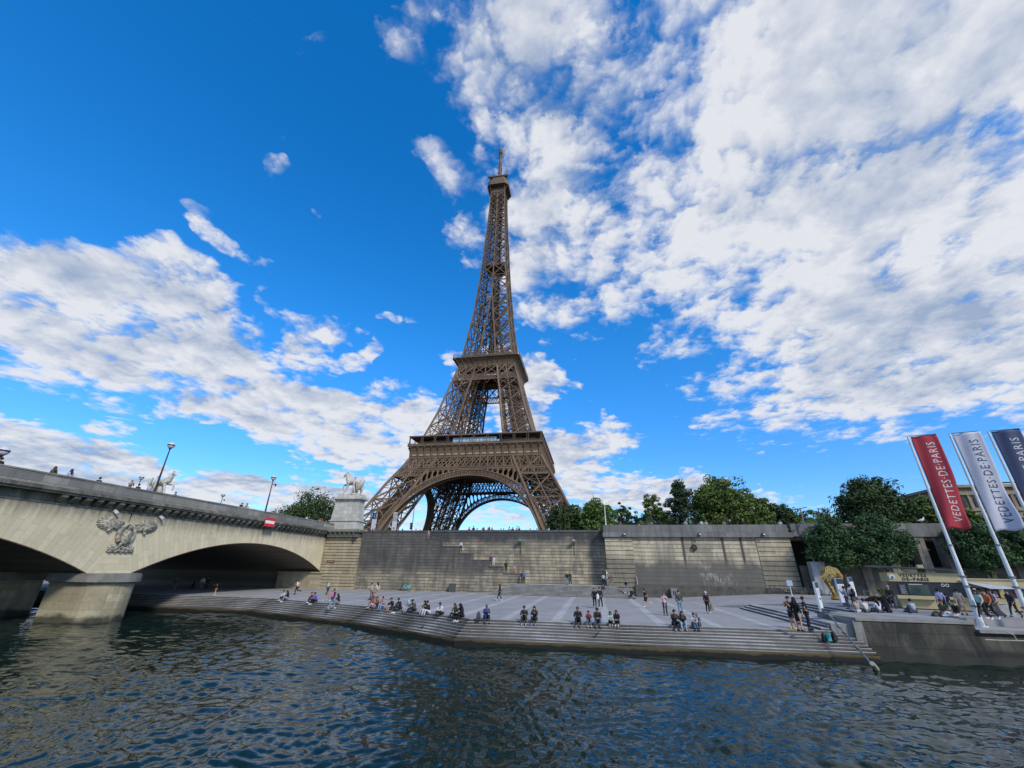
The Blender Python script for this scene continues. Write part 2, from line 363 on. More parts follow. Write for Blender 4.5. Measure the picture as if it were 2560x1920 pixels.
# inner arch ring (soffit) joining front band to depth
for a, b in zip(ths[::3], ths[3::3]):
    p0, p1 = AP(a,RI), AP(b,RI)
    ar.add([p0, p1, (p1[0],p1[1]+3.2,p1[2]), (p0[0],p0[1]+3.2,p0[2])], [(0,1,2,3)])
    ar.bar((p0[0],p0[1]+3.2,p0[2]), (p1[0],p1[1]+3.2,p1[2]), 1.2, 1.)
    q0, q1 = AP(a,RE), AP(b,RE)
    orn.bar((p0[0],p0[1]+3.2,p0[2]), (q1[0],q1[1]+3.2,q1[2]), .3); orn.bar((p1[0],p1[1]+3.2,p1[2]), (q0[0],q0[1]+3.2,q0[2]), .3)
arch = ar.build('arch', IRON, tower); orn.build('arch_tracery', IRON, arch); gird = gi.build('lattice_girder', IRON, tower)
# ---- second storey side: X band, fine belt
s2 = MB()
for z, t_ in ((100.7,.55), (104.4,.55), (110.8,.7)): s2.bar(FP(-wo(z),z), FP(wo(z),z), .7, t_)
n = 22
for i in range(n):
    f0, f1 = -1+2*i/n, -1+2*(i+1)/n
    s2.bar(FP(f0*wo(100.9),100.9), FP(f1*wo(104.2),104.2), .26); s2.bar(FP(f1*wo(100.9),100.9), FP(f0*wo(104.2),104.2), .26)
    s2.bar(FP((f0+f1)/2*wo(100.9),100.9), FP(f1*wo(102.6),102.6), .2); s2.bar(FP((f0+f1)/2*wo(104.2),104.2), FP(f0*wo(102.6),102.6), .2)
for f0, f1 in ((-1,-.7), (-.7,-.4), (-.4,0), (0,.4), (.4,.7), (.7,1)):
    s2.bar(FP(f0*wo(104.6),104.6), FP(f1*wo(110.6),110.6), .42); s2.bar(FP(f1*wo(104.6),104.6), FP(f0*wo(110.6),110.6), .42)
    s2.bar(FP(f1*wo(104.6),104.6), FP(f1*wo(110.6),110.6), .5)
    s2.bar((f0*14,-13,101), (f1*14,-13,110), .4); s2.bar((f1*14,-13,101), (f0*14,-13,110), .4)
belt = s2.build('upper_girder', IRON, tower)
def spin(src):
    for k in (1, 2, 3):
        c = copy_tree(src, tower); c.rotation_euler = (0, 0, k*PI/2)
for s_ in [base, up, arch, gird, belt]+feet: spin(s_)
# ---- first floor gallery
def ringprof(mb, prof, ch):
    """prof: list (half, z); ch: chamfer length; octagonal ring skin"""
    def ring(h, z, c): return [(-h+c,-h,z),(h-c,-h,z),(h,-h+c,z),(h,h-c,z),(h-c,h,z),(-h+c,h,z),(-h,h-c,z),(-h,-h+c,z)]
    b = len(mb.v)
    for h, z in prof: mb.v += ring(h, z, ch)
    for i in range(len(prof)-1):
        for k in range(8): k2 = (k+1) % 8; mb.f.append((b+i*8+k, b+i*8+k2, b+(i+1)*8+k2, b+(i+1)*8+k))
f1 = MB(); ringprof(f1, [(33.6,51.2),(33.9,51.6),(33.95,52.2),(34.1,52.25),(34.1,53.2),(33.95,53.25),(34.1,54.6),(34.5,56.2),(35.1,57.2),(35.4,57.25),(35.4,57.75),(27,57.75),(20,57.75)], .35)
ringprof(f1, [(33.6,51.2),(12,51.6)], .35)
fl1 = f1.build('first_floor', IRON, tower)
NM = MB(); PO = MB(); RL = MB(); CN = MB(); CP = MB()
for k in range(4):
    R_ = Matrix.Rotation(k*PI/2, 3, 'Z'); T_ = lambda *p: tuple(R_ @ Vector(p))
    for i in range(19):
        x = -33.3+66.6*i/18
        PO = MB(); PO.bar(T_(x,-34.25,51.4), T_(x,-34.3,54.6), .42); PO.bar(T_(x,-34.3,54.6), T_(x,-35.2,56.9), .4); PO.ball(T_(x,-35.25,56.6), .42, 6, 4); PO.build('console', IRON, fl1)
        if i < 18: a, b = T_(x+.7,-34.16,52.35), T_(x+3.0,-34.22,53.1); NM.box((min(a[0],b[0]),min(a[1],b[1]),a[2]), (max(a[0],b[0]),max(a[1],b[1]),b[2]))
    for i in range(46):
        x = -35.1+70.2*i/45; RL.bar(T_(x,-35.2,57.7), T_(x,-35.2,58.95), .1)
    for z in (58.3, 58.95): RL.bar(T_(-35.2,-35.2,z), T_(35.2,-35.2,z), .14, .14)
    RL.add([T_(-35.15,-35.15,57.7), T_(35.15,-35.15,57.7), T_(35.15,-35.15,58.5), T_(-35.15,-35.15,58.5)], [(0,1,2,3)])
    for i in range(11):
        x = -34.6+69.2*i/10
        for dx in (-.45, .45): CP = MB(); CP.bar(T_(min(max(x+dx,-34.7),34.7),-34.7,57.7), T_(min(max(x+dx,-34.7),34.7),-34.7,62.4), .2).build('canopy_post', IRON, tower)
    
    # canopy roof: band round the gallery
    CN.add([T_(-35,-35,62.9), T_(35,-35,62.9), T_(26,-26,63.4), T_(-26,-26,63.4), T_(-35,-35,62.3), T_(35,-35,62.3), T_(26,-26,62.2), T_(-26,-26,62.2)], [(0,1,2,3), (4,7,6,5), (0,4,5,1), (3,2,6,7)])
NM.build('name_frieze', plain('gilt_lettering', (.42,.34,.22), .5, 0, .4, 8.), fl1)
RL.build('railing', IRON, tower)
CN.build('gallery_canopy', plain('canopy_paint', (.16,.11,.09), .6), tower)
GL = MB(); GF = MB()
glass = plain('pavilion_glass', (.46,.60,.64), .12, 0., .25, .35); dark = plain('dark_recess', (.02,.02,.022), .7)
GL.box((-11.6,-33.2,58.0), (11.6,-33.0,61.5))
for i in range(14): x = -11.6+23.2*i/13; GF.bar((x,-33.3,57.9), (x,-33.3,61.6), .12)
for x0, x1, y0, y1 in ((12.5,24,-31,-24), (-24,-13,-31,-24), (-10,10,-31,-22)): GF.box((x0,y0,57.8), (x1,y1,61.4))
gw = GL.build('glass_wall', glass, tower); GF.build('window_frame', plain('pavilion_frame', (.07,.05,.045), .5), gw)
# ---- second floor
f2 = MB(); ringprof(f2, [(16.9,109.6),(17.3,110.4),(17.6,111.6),(18.3,113.2),(19.3,114.5),(20.3,115.2),(20.4,115.3),(20.4,115.8),(10,115.8)], 1.4)
ringprof(f2, [(16.9,109.6),(8,109.8)], 1.4); ringprof(f2, [(17.2,117.8),(17.2,118.4),(12,118.4)], 2)
fl2 = f2.build('second_floor', IRON, tower)
c2 = MB(); r2 = MB()
for k in range(4):
    R_ = Matrix.Rotation(k*PI/2, 3, 'Z'); T_ = lambda *p: tuple(R_ @ Vector(p))
    for i in range(12):
        x = -1+2*i/11
        c2 = MB(); pr = [(16.95,109.6),(17.4,110.4),(17.7,111.6),(18.4,113.2),(19.4,114.5),(20.35,115.2)]
        for (h0, z0), (h1, z1) in zip(pr, pr[1:]): c2.bar(T_(x*(h0-1.3),-h0-.1,z0), T_(x*(h1-1.3),-h1-.1,z1), .3)
        c2.build('rib', IRON, fl2)
    for i in range(40): x = -19+38*i/39; r2.bar(T_(x,-20.3,115.8), T_(x,-20.3,118.), .1)
    for z in (116.9, 118.): r2.bar(T_(-19,-20.3,z), T_(19,-20.3,z), .14); r2.bar(T_(19,-20.3,z), T_(20.3,-19,z), .14)
    for i in range(16): x = -13+26*i/15; r2.bar(T_(x,-15,115.8), T_(x+.3,-15,118+random.random()*2), .35)
r2.build('railing', IRON, fl2)
# ---- upper shaft
sh = MB(); scols = []; sc = MB()
cz = [119,123,132.7,143.3,153.6,163.6,174,184.5,194.3,203,211.5,219.5,227,234,240.5,246.5,252.5,258,263,267.5]
for s_ in range(4):
    R_ = Matrix.Rotation(s_*PI/2, 3, 'Z'); T_ = lambda *p: Vector(R_ @ Vector(p))
    zz = list(np.arange(116, 268.1, 4.)); c_o, c_l, c_r, c_i = MB(), MB(), MB(), MB(); scols += [c_o, c_l, c_r, c_i]
    for a, b in zip(zz, zz[1:]):
        c_o.bar(T_(wo(a),-wo(a),a), T_(wo(b),-wo(b),b), .62+.25*(268-a)/150)
        if a < 166:
            for sg in (1,-1): (c_l if sg < 0 else c_r).bar(T_(sg*wi(a),-wo(a),a), T_(sg*wi(b),-wo(b),b), .8)
            c_i.bar(T_(wi(a),-wi(a),a), T_(wi(b),-wi(b),b), .6)
        else: c_r.bar(T_(0,-wo(a),a), T_(0,-wo(b),b), .72)
    for a, b in zip(cz, cz[1:]):
        bw = .5 if a < 200 else .42
        for sg in (1, -1):
            i0, i1 = wi(a) if a < 166 else 0, wi(b) if b < 166 else 0
            A0, B0, A1, B1 = T_(sg*i0,-wo(a),a), T_(sg*wo(a),-wo(a),a), T_(sg*i1,-wo(b),b), T_(sg*wo(b),-wo(b),b)
            sh.bar(A0, B1, bw); sh.bar(B0, A1, bw); sh.bar(A1, B1, bw*.8)
            c_ = (A0+B0+A1+B1)/4; sh.box(c_-Vector((.4,.4,.4)), c_+Vector((.4,.4,.4)))
            if a < 166:   # inner faces of each of the four posts
                A0, B0, A1, B1 = T_(sg*i0,-wo(a),a), T_(sg*i0,-i0,a), T_(sg*i1,-wo(b),b), T_(sg*i1,-i1,b)
                sh.bar(A0, B1, bw*.8); sh.bar(B0, A1, bw*.8); sh.bar(A1, B1, bw*.6)
            m_ = (a+b)/2
            sh.bar(T_(sg*wo(m_)*.5,-wo(m_),m_), T_(sg*wo(m_),-wo(m_),m_), .22)
        if s_ % 2 == 0:
            sh.bar(T_(-wo(b),-wo(b),b), T_(wo(b),wo(b),b), .35); sh.bar(T_(wo(b),-wo(b),b), T_(-wo(b),wo(b),b), .35)
    for a, b in zip(zz, zz[1:]):      # central lift cage
        for x, y in ((1.7,-1.7), (1.7,0), (3.,-1)): sh.bar(T_(x,y,a), T_(x,y,b), .34)
        sh.bar(T_(-1.7,-1.7,a), T_(1.7,-1.7,b), .25); sh.bar(T_(1.7,-1.7,a), T_(-1.7,-1.7,b), .25); sh.bar(T_(-3,-2.2,a), T_(3,-2.2,a), .5)
shaft_ = sh.build('shaft', IRON, tower)
for q_ in scols: q_.build('column', IRON, shaft_)
ip = MB(); ringprof(ip, [(6.5,195.0),(6.5,196.2),(1,196.2)], 1.2); ringprof(ip, [(6.5,195.0),(1,195)], 1.2); ringprof(ip, [(6.4,196.2),(6.4,197.6)], 1.2)
ip.build('intermediate_platform', IRON, tower)
tp = MB()
ringprof(tp, [(5.2,272.9),(8.4,273.2),(8.45,274.9),(8.1,275.2)], 2.4); ringprof(tp, [(5.15,266),(5.1,273)], .3)
for k in range(4):
    R_ = Matrix.Rotation(k*PI/2, 3, 'Z')
    for xx in (-5.2,5.2):
        pp = [(xx,-5.3,266.5),(xx*1.02,-5.7,269.5),(xx*1.08,-6.8,271.8),(xx*1.15,-8.2,273.1)]
        for a, b in zip(pp, pp[1:]): tp.bar(tuple(R_ @ Vector(a)), tuple(R_ @ Vector(b)), .4)
    for xx in (-2.6,0,2.6): tp.bar(tuple(R_ @ Vector((xx,-5.35,265))), tuple(R_ @ Vector((xx,-5.4,272.9))), .35)
ringprof(tp, [(8.0,275.2),(8.0,278.6),(7.3,279.4),(2,279.8)], 2.4); ringprof(tp, [(6.2,279.5),(6.2,283.2),(6.8,283.3),(6.8,284),(2,284.5)], 2); ringprof(tp, [(5.2,264),(5.2,266.2)], .2)
tpo = tp.build('top_platform', IRON, tower)
an = MB(); 
for i in range(70):
    th = random.random()*2*PI; r_ = 5+2*random.random(); z = 284; x, y = r_*math.cos(th), r_*math.sin(th)
    an.bar((x,y,z-.5), (x+random.uniform(-.3,.3),y,z+1+random.random()*2.4), .13+.25*random.random())
for x, y in ((-6.6,-5.6), (6.2,-5.2), (5,5), (-5,5)): an.tube([(x-1.2,y-.6,284.4), (x+1.2,y+.4,284.9)], [1.1,1.3], 8)
an.bar((6.9,-5,284), (6.9,-5,289.5), .25)
an.build('roof_aerials', IRON2, tpo)
ms = MB(); ms.tube([(0,0,284),(0,0,288.5),(0,0,293),(0,0,307.5),(0,0,307.6),(0,0,321),(0,0,321.2),(0,0,327.6)], [4.2,2.6,1.55,1.3,.95,.85,.25,.15], 10)
for z in (315.5, 320.5):
    for k in range(8):
        th = k*PI/4; c_, s_ = math.cos(th), math.sin(th); ms.bar((c_*.8,s_*.8,z), (c_*3,s_*3,z+.4), .22); ms.bar((c_*3,s_*3,z-.7), (c_*3,s_*3,z+1.4), .3)
ms.tube([(0,0,318),(0,0,321.4)], 1.5, 10)
for k in range(14):
    z = 290+k*1.3; th = k*2.4; ms.bar((math.cos(th)*1.2,math.sin(th)*1.2,z), (math.cos(th)*2.5,math.sin(th)*2.5,z+.3), .3)
ms.build('antenna_mast', IRON2, tower)
# ---------------------------------------------------------------- water
def water_mat():
    m, t, b = newmat('river_water'); p = t.n('NewGeometry').outputs['Position']; x, y, z = t.sep(p)
    n1 = t.noise(t.comb(x, t.m('MULTIPLY', y, 1.7), 0.), .9, 5, .6, .6); n2 = t.noise(t.comb(t.m('MULTIPLY', x, .8), t.m('MULTIPLY', y, 1.6), 7.), 5., 2, .5, .4); n3 = t.noise(p, .06, 3, .5)
    h = t.m('ADD', t.m('MULTIPLY', n1, .12), t.m('MULTIPLY', n2, .22)); h = t.m('MULTIPLY', h, t.ss(n3, .35, .65, .7, 1.15))
    bp = t.n('Bump', {'Height': h, 'Strength': .35, 'Distance': .10}); m.node_tree.links.new(bp.outputs[0], b.inputs['Normal'])
    m.node_tree.links.new(t.mix(t.ss(n3, .3, .7), (.005,.016,.012), (.007,.019,.014)), b.inputs['Base Color'])
    b.inputs['Roughness'].default_value = .015; b.inputs['IOR'].default_value = 1.33; b.inputs['Specular Tint'].default_value = (.86,.88,.86,1); return m
WM = water_mat()
rr_ = 7.*np.exp(np.arange(0, 780)*.0043); hd = math.degrees(YAW); an_ = np.radians(np.arange(hd-72, hd+72, .16))
rg, ag = np.meshgrid(rr_, an_, indexing='ij'); gx_ = CAM[0]+rg*np.sin(ag); gy_ = CAM[1]+rg*np.cos(ag)
h = np.zeros_like(gx_); wx = gx_+.5*np.sin(gx_*.31+gy_*.23)+.9*np.sin(gy_*.17-gx_*.11+2)+.12*np.sin(gx_*1.7+gy_*.9); wy = gy_+.5*np.sin(gx_*.27-gy_*.35+1)+.10*np.sin(gy_*1.9-gx_*1.1)
for i in range(58):
    lam = .16*1.078**i; th = math.radians(rng.normal(70, 44)); k = 2*PI/lam; amp = .0160*lam*min(1., .62/lam)**.74
    ph = k*(wx*math.cos(th)+wy*math.sin(th))+rng.uniform(0, 6.28); fade = np.clip((lam/np.maximum(rg*.0043, .02)-2.4)/2, 0, 1)
    env = .5+.5*np.sin(gx_*2.1/lam**.7*.35+rng.uniform(0,6))*np.sin(gy_*1.7/lam**.7*.3+rng.uniform(0,6))
    h += amp*env*fade*(np.sin(ph)+.3*np.cos(2*ph))
print('slope rms', float(np.sqrt(np.mean((np.diff(h[120:380],axis=0)/np.diff(rg[120:380],axis=0))**2))))
h *= np.clip((rr_[-1]-rg)/20, 0, 1)
nx, ny = len(an_), len(rr_)
co = np.stack([gx_, gy_, h+ZW], -1).reshape(-1, 3); idx = (np.arange(ny-1)[:,None]*nx+np.arange(nx-1)[None]).reshape(-1)
fa = np.stack([idx, idx+nx, idx+nx+1, idx+1], -1); keep = (gy_.reshape(-1)[idx] < -165) | (gx_.reshape(-1)[idx] < 14); fa = fa[keep]
B_ = 6000.; n0 = len(co); co = np.concatenate([co, np.array([(-B_,-B_,ZW-.2),(B_,-B_,ZW-.2),(B_,-159,ZW-.2),(-B_,-159,ZW-.2)])]); fa = np.concatenate([fa, [[n0,n0+1,n0+2,n0+3]]])
def npmesh(name, v, f, m, parent=None, loc=(0,0,0)):
    off = np.array(W[parent.name]) if parent is not None else np.array(loc)
    me = bpy.data.meshes.new(name); me.vertices.add(len(v)); me.vertices.foreach_set('co', (v-off).astype(np.float32).ravel())
    me.loops.add(f.size); me.loops.foreach_set('vertex_index', f.astype(np.int32).ravel()); me.polygons.add(len(f)); me.polygons.foreach_set('loop_start', np.arange(0, f.size, 4, dtype=np.int32))
    try: me.polygons.foreach_set('loop_total', np.full(len(f), 4, dtype=np.int32))
    except Exception: pass
    me.update(calc_edges=True); me.validate(); me.materials.append(m); o = bpy.data.objects.new(name, me); COL.objects.link(o)
    if parent is not None: o.parent = parent
    else: o.location = off
    return o
wo_ = npmesh('river', co, fa, WM); wo_.data.shade_smooth(); tag(wo_, kind='structure')
# ---------------------------------------------------------------- materials
M_pave = stone('plaza_paving','x',(.185,.18,.172),(.165,.162,.157),(.13,.13,.125),.9,.6,None,.004,.3,(.10,.10,.10),.15)
def pave_mat(name, c1, c2, mort, bw, bh, ms=.006):
    m, t, b = newmat(name); p = t.n('NewGeometry').outputs['Position']; x, y, z = t.sep(p)
    br = t.n('TexBrick', {'Vector': t.comb(x, y, 0.), 'Color1': lin(c1), 'Color2': lin(c2), 'Mortar': lin(mort), 'Scale': 1., 'Mortar Size': ms, 'Brick Width': bw, 'Row Height': bh}, offset=.5)
    n1 = t.noise(p, .35, 6, .62); n2 = t.noise(p, 2.5, 6, .7)
    n3 = t.noise(p, .9, 5, .7, 1.); col = t.mix(t.ss(n1, .35, .7, 0., .6), br.outputs['Color'], tuple(q*.62 for q in c1)); col = t.mix(t.ss(n2, .55, .72, 0., .45), col, tuple(q*.6 for q in c1)); col = t.mix(t.ss(n3, .62, .72, 0., .5), col, tuple(q*.5 for q in c1)); col = t.mix(t.ss(t.noise(p, 14., 2, .5), .74, .78, 0., .8), col, tuple(min(1, q*1.5) for q in c1))
    m.node_tree.links.new(col, b.inputs['Base Color']); b.inputs['Roughness'].default_value = .85
    bp = t.n('Bump', {'Height': n2, 'Strength': .3, 'Distance': .02}); m.node_tree.links.new(bp.outputs[0], b.inputs['Normal']); return m
M_pave = pave_mat('plaza_setts', (.36,.345,.325), (.315,.30,.285), (.22,.212,.20), .28, .18, .010)
M_band = pave_mat('pale_paving_band', (.44,.43,.41), (.40,.39,.375), (.28,.27,.26), .7, 1.4)
M_terr = pave_mat('terrace_paving', (.33,.32,.31), (.29,.282,.275), (.2,.195,.19), 1.2, .8)
M_street = pave_mat('asphalt_street', (.06,.06,.06), (.055,.055,.055), (.05,.05,.05), 4., 4.)
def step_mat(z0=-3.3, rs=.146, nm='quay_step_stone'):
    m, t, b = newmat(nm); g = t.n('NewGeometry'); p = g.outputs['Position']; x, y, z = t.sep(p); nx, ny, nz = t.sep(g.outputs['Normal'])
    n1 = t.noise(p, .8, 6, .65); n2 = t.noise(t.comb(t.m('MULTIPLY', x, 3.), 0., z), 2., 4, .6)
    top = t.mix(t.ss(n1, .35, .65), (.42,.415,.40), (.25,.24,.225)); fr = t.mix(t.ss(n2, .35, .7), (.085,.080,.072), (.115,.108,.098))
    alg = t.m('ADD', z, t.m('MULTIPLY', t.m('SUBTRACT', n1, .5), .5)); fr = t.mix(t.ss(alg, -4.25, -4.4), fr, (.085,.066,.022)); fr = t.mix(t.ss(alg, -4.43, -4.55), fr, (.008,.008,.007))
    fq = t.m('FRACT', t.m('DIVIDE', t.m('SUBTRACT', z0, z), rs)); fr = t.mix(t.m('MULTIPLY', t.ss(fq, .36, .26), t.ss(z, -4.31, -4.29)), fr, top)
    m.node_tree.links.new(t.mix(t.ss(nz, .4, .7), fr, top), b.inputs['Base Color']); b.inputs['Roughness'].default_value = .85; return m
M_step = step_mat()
# ---------------------------------------------------------------- plaza, stairs to the water
EDGE = [(-400,-183),(0,-183),(15,-183.1),(20,-183.7),(27.7,-186.5),(35,-189.3),(41,-192.6),(46.6,-196.1),(58,-196.0),(72.6,-195.3)]
def offset(pl, d):
    o = []
    for i, (x, y) in enumerate(pl):
        a = pl[max(i-1,0)]; b = pl[min(i+1,len(pl)-1)]; tx, ty = b[0]-a[0], b[1]-a[1]; L = math.hypot(tx,ty); nx_, ny_ = ty/L, -tx/L
        o.append((x+nx_*d, y+ny_*d))
    return o
mb = MB(); mb.add([(x,y,ZP) for x,y in EDGE]+[(72.6,-175.2,ZP),(66,-161,ZP),(66,-157,ZP),(-400,-157,ZP)], [tuple(range(len(EDGE)+4))])
struct('plaza_pavement', mb, M_pave)
mb = MB()
for k in range(-6, 10):
    X = 34.2+3.76*k
    if X > 70: continue
    ye = np.interp(X, [e[0] for e in EDGE], [e[1] for e in EDGE]); mb.add([(X-.34,ye+.02,ZP+.004),(X+.34,ye+.02,ZP+.004),(X+.34,-162.,ZP+.004),(X-.34,-162.,ZP+.004)], [(0,1,2,3)])
for dy in (1.2, 4.4, 7.6, 12, 17, 22):
    o = offset(EDGE, -dy); 
    for (xa, ya), (xb, yb) in zip(o, o[1:]):
        if xa > -60 or xb > 0: mb.add([(xa,ya-.07,ZP+.008),(xb,yb-.07,ZP+.008),(xb,yb+.07,ZP+.008),(xa,ya+.07,ZP+.008)], [(0,1,2,3)])
struct('paving_bands', mb, M_band)
mb = MB(); NS = 7; RS, TR = .146, .31
for i in range(NS+1):
    zt = ZP-RS*i; pf = offset(EDGE, TR*i); zb = zt-RS
    if i == NS: break
    nxt = offset(EDGE, TR*(i+1))
    for (a, b, c_, d_) in zip(pf, pf[1:], nxt, nxt[1:]):
        mb.add([(a[0],a[1],zt),(b[0],b[1],zt),(b[0],b[1],zb),(a[0],a[1],zb)], [(0,3,2,1)]); mb.add([(a[0],a[1],zb),(b[0],b[1],zb),(d_[0],d_[1],zb),(c_[0],c_[1],zb)], [(0,1,3,2)[::1]])
pf = offset(EDGE, TR*NS); zt = ZP-RS*NS
for (a, b) in zip(pf, pf[1:]):
    mb.add([(a[0],a[1],zt),(b[0],b[1],zt),(b[0],b[1],-6),(a[0],a[1],-6)], [(0,3,2,1)])
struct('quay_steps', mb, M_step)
# terrace (upper right), its two short flights and ramp by the wall
TER = [(75.9,-180.2),(75.75,-190.2),(73.05,-191.4),(73.0,-196.0),(79.1,-196.1),(79.6,-193.6),(140,-191),(140,-157),(80,-157),(80,-172)]
mb = MB(); mb.prism(TER, ZP-1.5, ZU); struct('terrace_pavement', mb, M_terr)
mb = MB(); mb.prism([(79.1,-196.1),(140,-196.5),(140,-190.9),(79.6,-193.5)], ZP-1.5, ZM); struct('lower_terrace_pavement', mb, M_terr)
mb = MB(); mb.prism([(71.9,-177.9),(76.2,-180.4),(76.1,-191),(73.1,-191.5),(73.05,-195.9),(71.35,-195.4)], ZP-1.5, ZM-.002); struct('landing_pavement', mb, M_pave)
mb = MB(); mb.add([(66,-157,ZP+.003),(68.6,-175.4,ZP+.003),(72,-177.75,-2.93),(76.1,-180.35,ZU+.003),(80.01,-172,ZU+.003),(80.01,-157,ZU+.003),(68.6,-175.4,ZP-1),(72,-177.75,ZP-1),(76.1,-180.35,ZP-1)], [(0,1,2,5),(2,3,4,5),(1,6,7,2),(2,7,8,3)])
struct('ramp_pavement', mb, M_pave)
mb = MB()
for X0, ya, yb, z0 in ((70.75,-177.9,-195.3,ZP), (74.75,-180.3,-189.9,ZM)):
    for i in range(3):
        x = X0+.45*i; mb.box((x,yb+.01*i,z0-.3), (X0+1.38+.01*i,ya-.01*i-(0 if X0 > 74 else .25),z0+.1425*(i+1)+(0 if i < 2 else .002)))
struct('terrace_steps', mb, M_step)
# quay blocks on the right
M_conc = stone('terrace_wall_stone','x',(.115,.108,.082),(.075,.073,.058),(.035,.036,.032),2.6,.8,(-4.2,-3.6,.75,.25),.01,.85,(.010,.012,.011),.9,.5,(.10,.10,.08))
q = thing('quay_wall', (76,-196,-6), 'dark mossy stone mooring wall below the seated people at the right', 'quay wall')
mb = MB(); mb.hexa([(72.9,-196.4,-6),(79.2,-196.7,-6),(79.4,-190,-6),(73.0,-191.,-6),(72.98,-196.05,-2.6),(79.1,-196.15,-2.6),(79.3,-190,-2.6),(73.02,-191.3,-2.6)])
mb.build('wall_block', M_conc, q)
mb = MB(); mb.hexa([(72.6,-196.1,-2.6),(79.15,-196.22,-2.6),(79.15,-195.2,-2.6),(72.75,-191.2,-2.6),(72.6,-196.1,ZU+.01),(79.15,-196.22,ZU+.01),(79.15,-195.2,ZU+.01),(73.4,-191.2,ZU+.01)])
mb.hexa([(72.3,-196.0,-6),(72.95,-196.3,-6),(73.1,-190.6,-6),(72.6,-190.6,-6),(72.45,-196.0,-2.6),(72.95,-196.05,-2.6),(73.1,-190.6,-2.55),(72.7,-190.6,-2.55)])
mb.build('coping', plain('worn_coping', (.27,.26,.235), .85, 0, .3, 1.5, .4), q)
q2 = thing('quay_wall', (100,-196.5,-6), 'rough lower stone quay wall under the flagpoles at the right edge', 'quay wall')
mb = MB(); mb.hexa([(79.0,-196.69,-6),(140,-197.2,-6),(140,-190,-6),(79.0,-190,-6),(79.0,-196.19,ZM-.15),(140,-196.9,ZM-.15),(140,-190,ZM-.15),(79.3,-190,ZM-.15)])
mb.build('wall_block', M_conc, q2); mb = MB(); mb.box((79.1,-196.45,ZM-.15), (140,-196.0,ZM+.006)); mb.build('coping', plain('worn_coping', (.27,.26,.235), .85, 0, .3, 1.5, .4), q2)
# ---------------------------------------------------------------- upper ground
mb = MB(); mb.add([(-4000,-157.6,ZQ),(4000,-157.6,ZQ),(4000,6000,ZQ),(-4000,6000,ZQ)], [(0,1,2,3)]); struct('upper_street', mb, M_street)
# far bank and river behind the bridge
mb = MB(); mb.box((-3000,-157,-6), (-60,-120,ZQ-.01)); struct('far_embankment', mb, stone('far_bank','x',(.2,.19,.16),(.17,.16,.14),(.1,.1,.09),1.5,.5))
# ---------------------------------------------------------------- quay walls
GR = (.052,.052,.054)
M_wallL = stone('sooty_limestone','x',(.50,.43,.30),(.20,.185,.145),(.014,.013,.012),1.5,.445,(-2.2,.6,.08,.84),.006,.6,GR,.8,.8,(.44,.39,.29),True)
M_wallB = stone('stair_back_limestone','x',(.56,.48,.33),(.25,.225,.17),(.016,.015,.013),1.7,.47,(2.6,5.1,.10,1.0),.006,.55,GR,.8,.6,(.46,.41,.30),True)
wl = thing('stair_wall', (30,-161,ZP), 'blackened stone wall with a stepped top hiding a staircase beside the bridge', 'wall')
top = [(17.2,5.6),(28.85,5.6),(28.85,4.47),(31.65,4.47),(31.65,3.37),(34.6,3.37),(34.6,2.33),(37,2.33),(37,1.35),(39.7,1.35),(39.7,.4),(42,.4),(42,-.55),(44.65,-.55)]
poly = [(x, z) for x, z in top]+[(44.65,ZP),(17.2,ZP)]
def xzprism(poly, y0, y1):
    m_ = MB(); n = len(poly); vs = [(x,y0,z) for x,z in poly]+[(x,y1,z) for x,z in poly]
    return m_.add(vs, [tuple(range(n)), tuple(range(n,2*n))[::-1]]+[(i, n+i, n+(i+1) % n, (i+1) % n) for i in range(n)])
a_ = xzprism(poly, -161., -160.5)
a_.build('wall_face', M_wallL, wl)
cp = MB()
for (xa, za), (xb, zb) in zip(top, top[1:]):
    if za == zb: cp.box((xa+.01,-161.08,za-.09), (xb+.02,-160.44,za+.03))
cp.build('coping', plain('sooty_coping', (.10,.10,.10), .9, 0, .4, 2, .5), wl)
st = MB()
for i in range(44):
    f = i/44; x = 27+f*17.3; z = 4.9-f*6.85; st.box((x,-160.49,z-.4), (x+.42,-158.5,z))
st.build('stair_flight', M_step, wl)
wb = thing('retaining_wall', (45,-158.5,ZP), 'tall coursed stone wall behind the staircase landing with pale and sooty blocks', 'wall')
mb = MB(); mb.box((17.2,-158.49,ZP), (57.9,-157.9,6.02)); mb.build('wall_face', M_wallB, wb)
mb = MB(); mb.box((28.9,-158.58,5.75), (57.9,-157.85,6.08)); mb.build('coping', plain('sooty_coping', (.10,.10,.10), .9, 0, .4, 2, .5), wb)
# wide steps from the plaza up to the landing
mb = MB(); n = 9; zl = -1.93
for i in range(n):
    z = ZP+(zl-ZP)*(i+1)/n; o = (n-1-i)*.27
    mb.prism([(43.6-o*1.3,-163.-o),(58.8+o*1.25,-163.-o),(58.8+o*1.25,-160.4),(43.6-o*1.3,-160.4)], ZP-.05, z+.001*i)
mb.box((44.7,-160.4,ZP), (57.9,-158.5,zl))
struct('landing_steps', mb, step_mat(-1.93, (3.3-1.93)/9, 'landing_step_stone'))
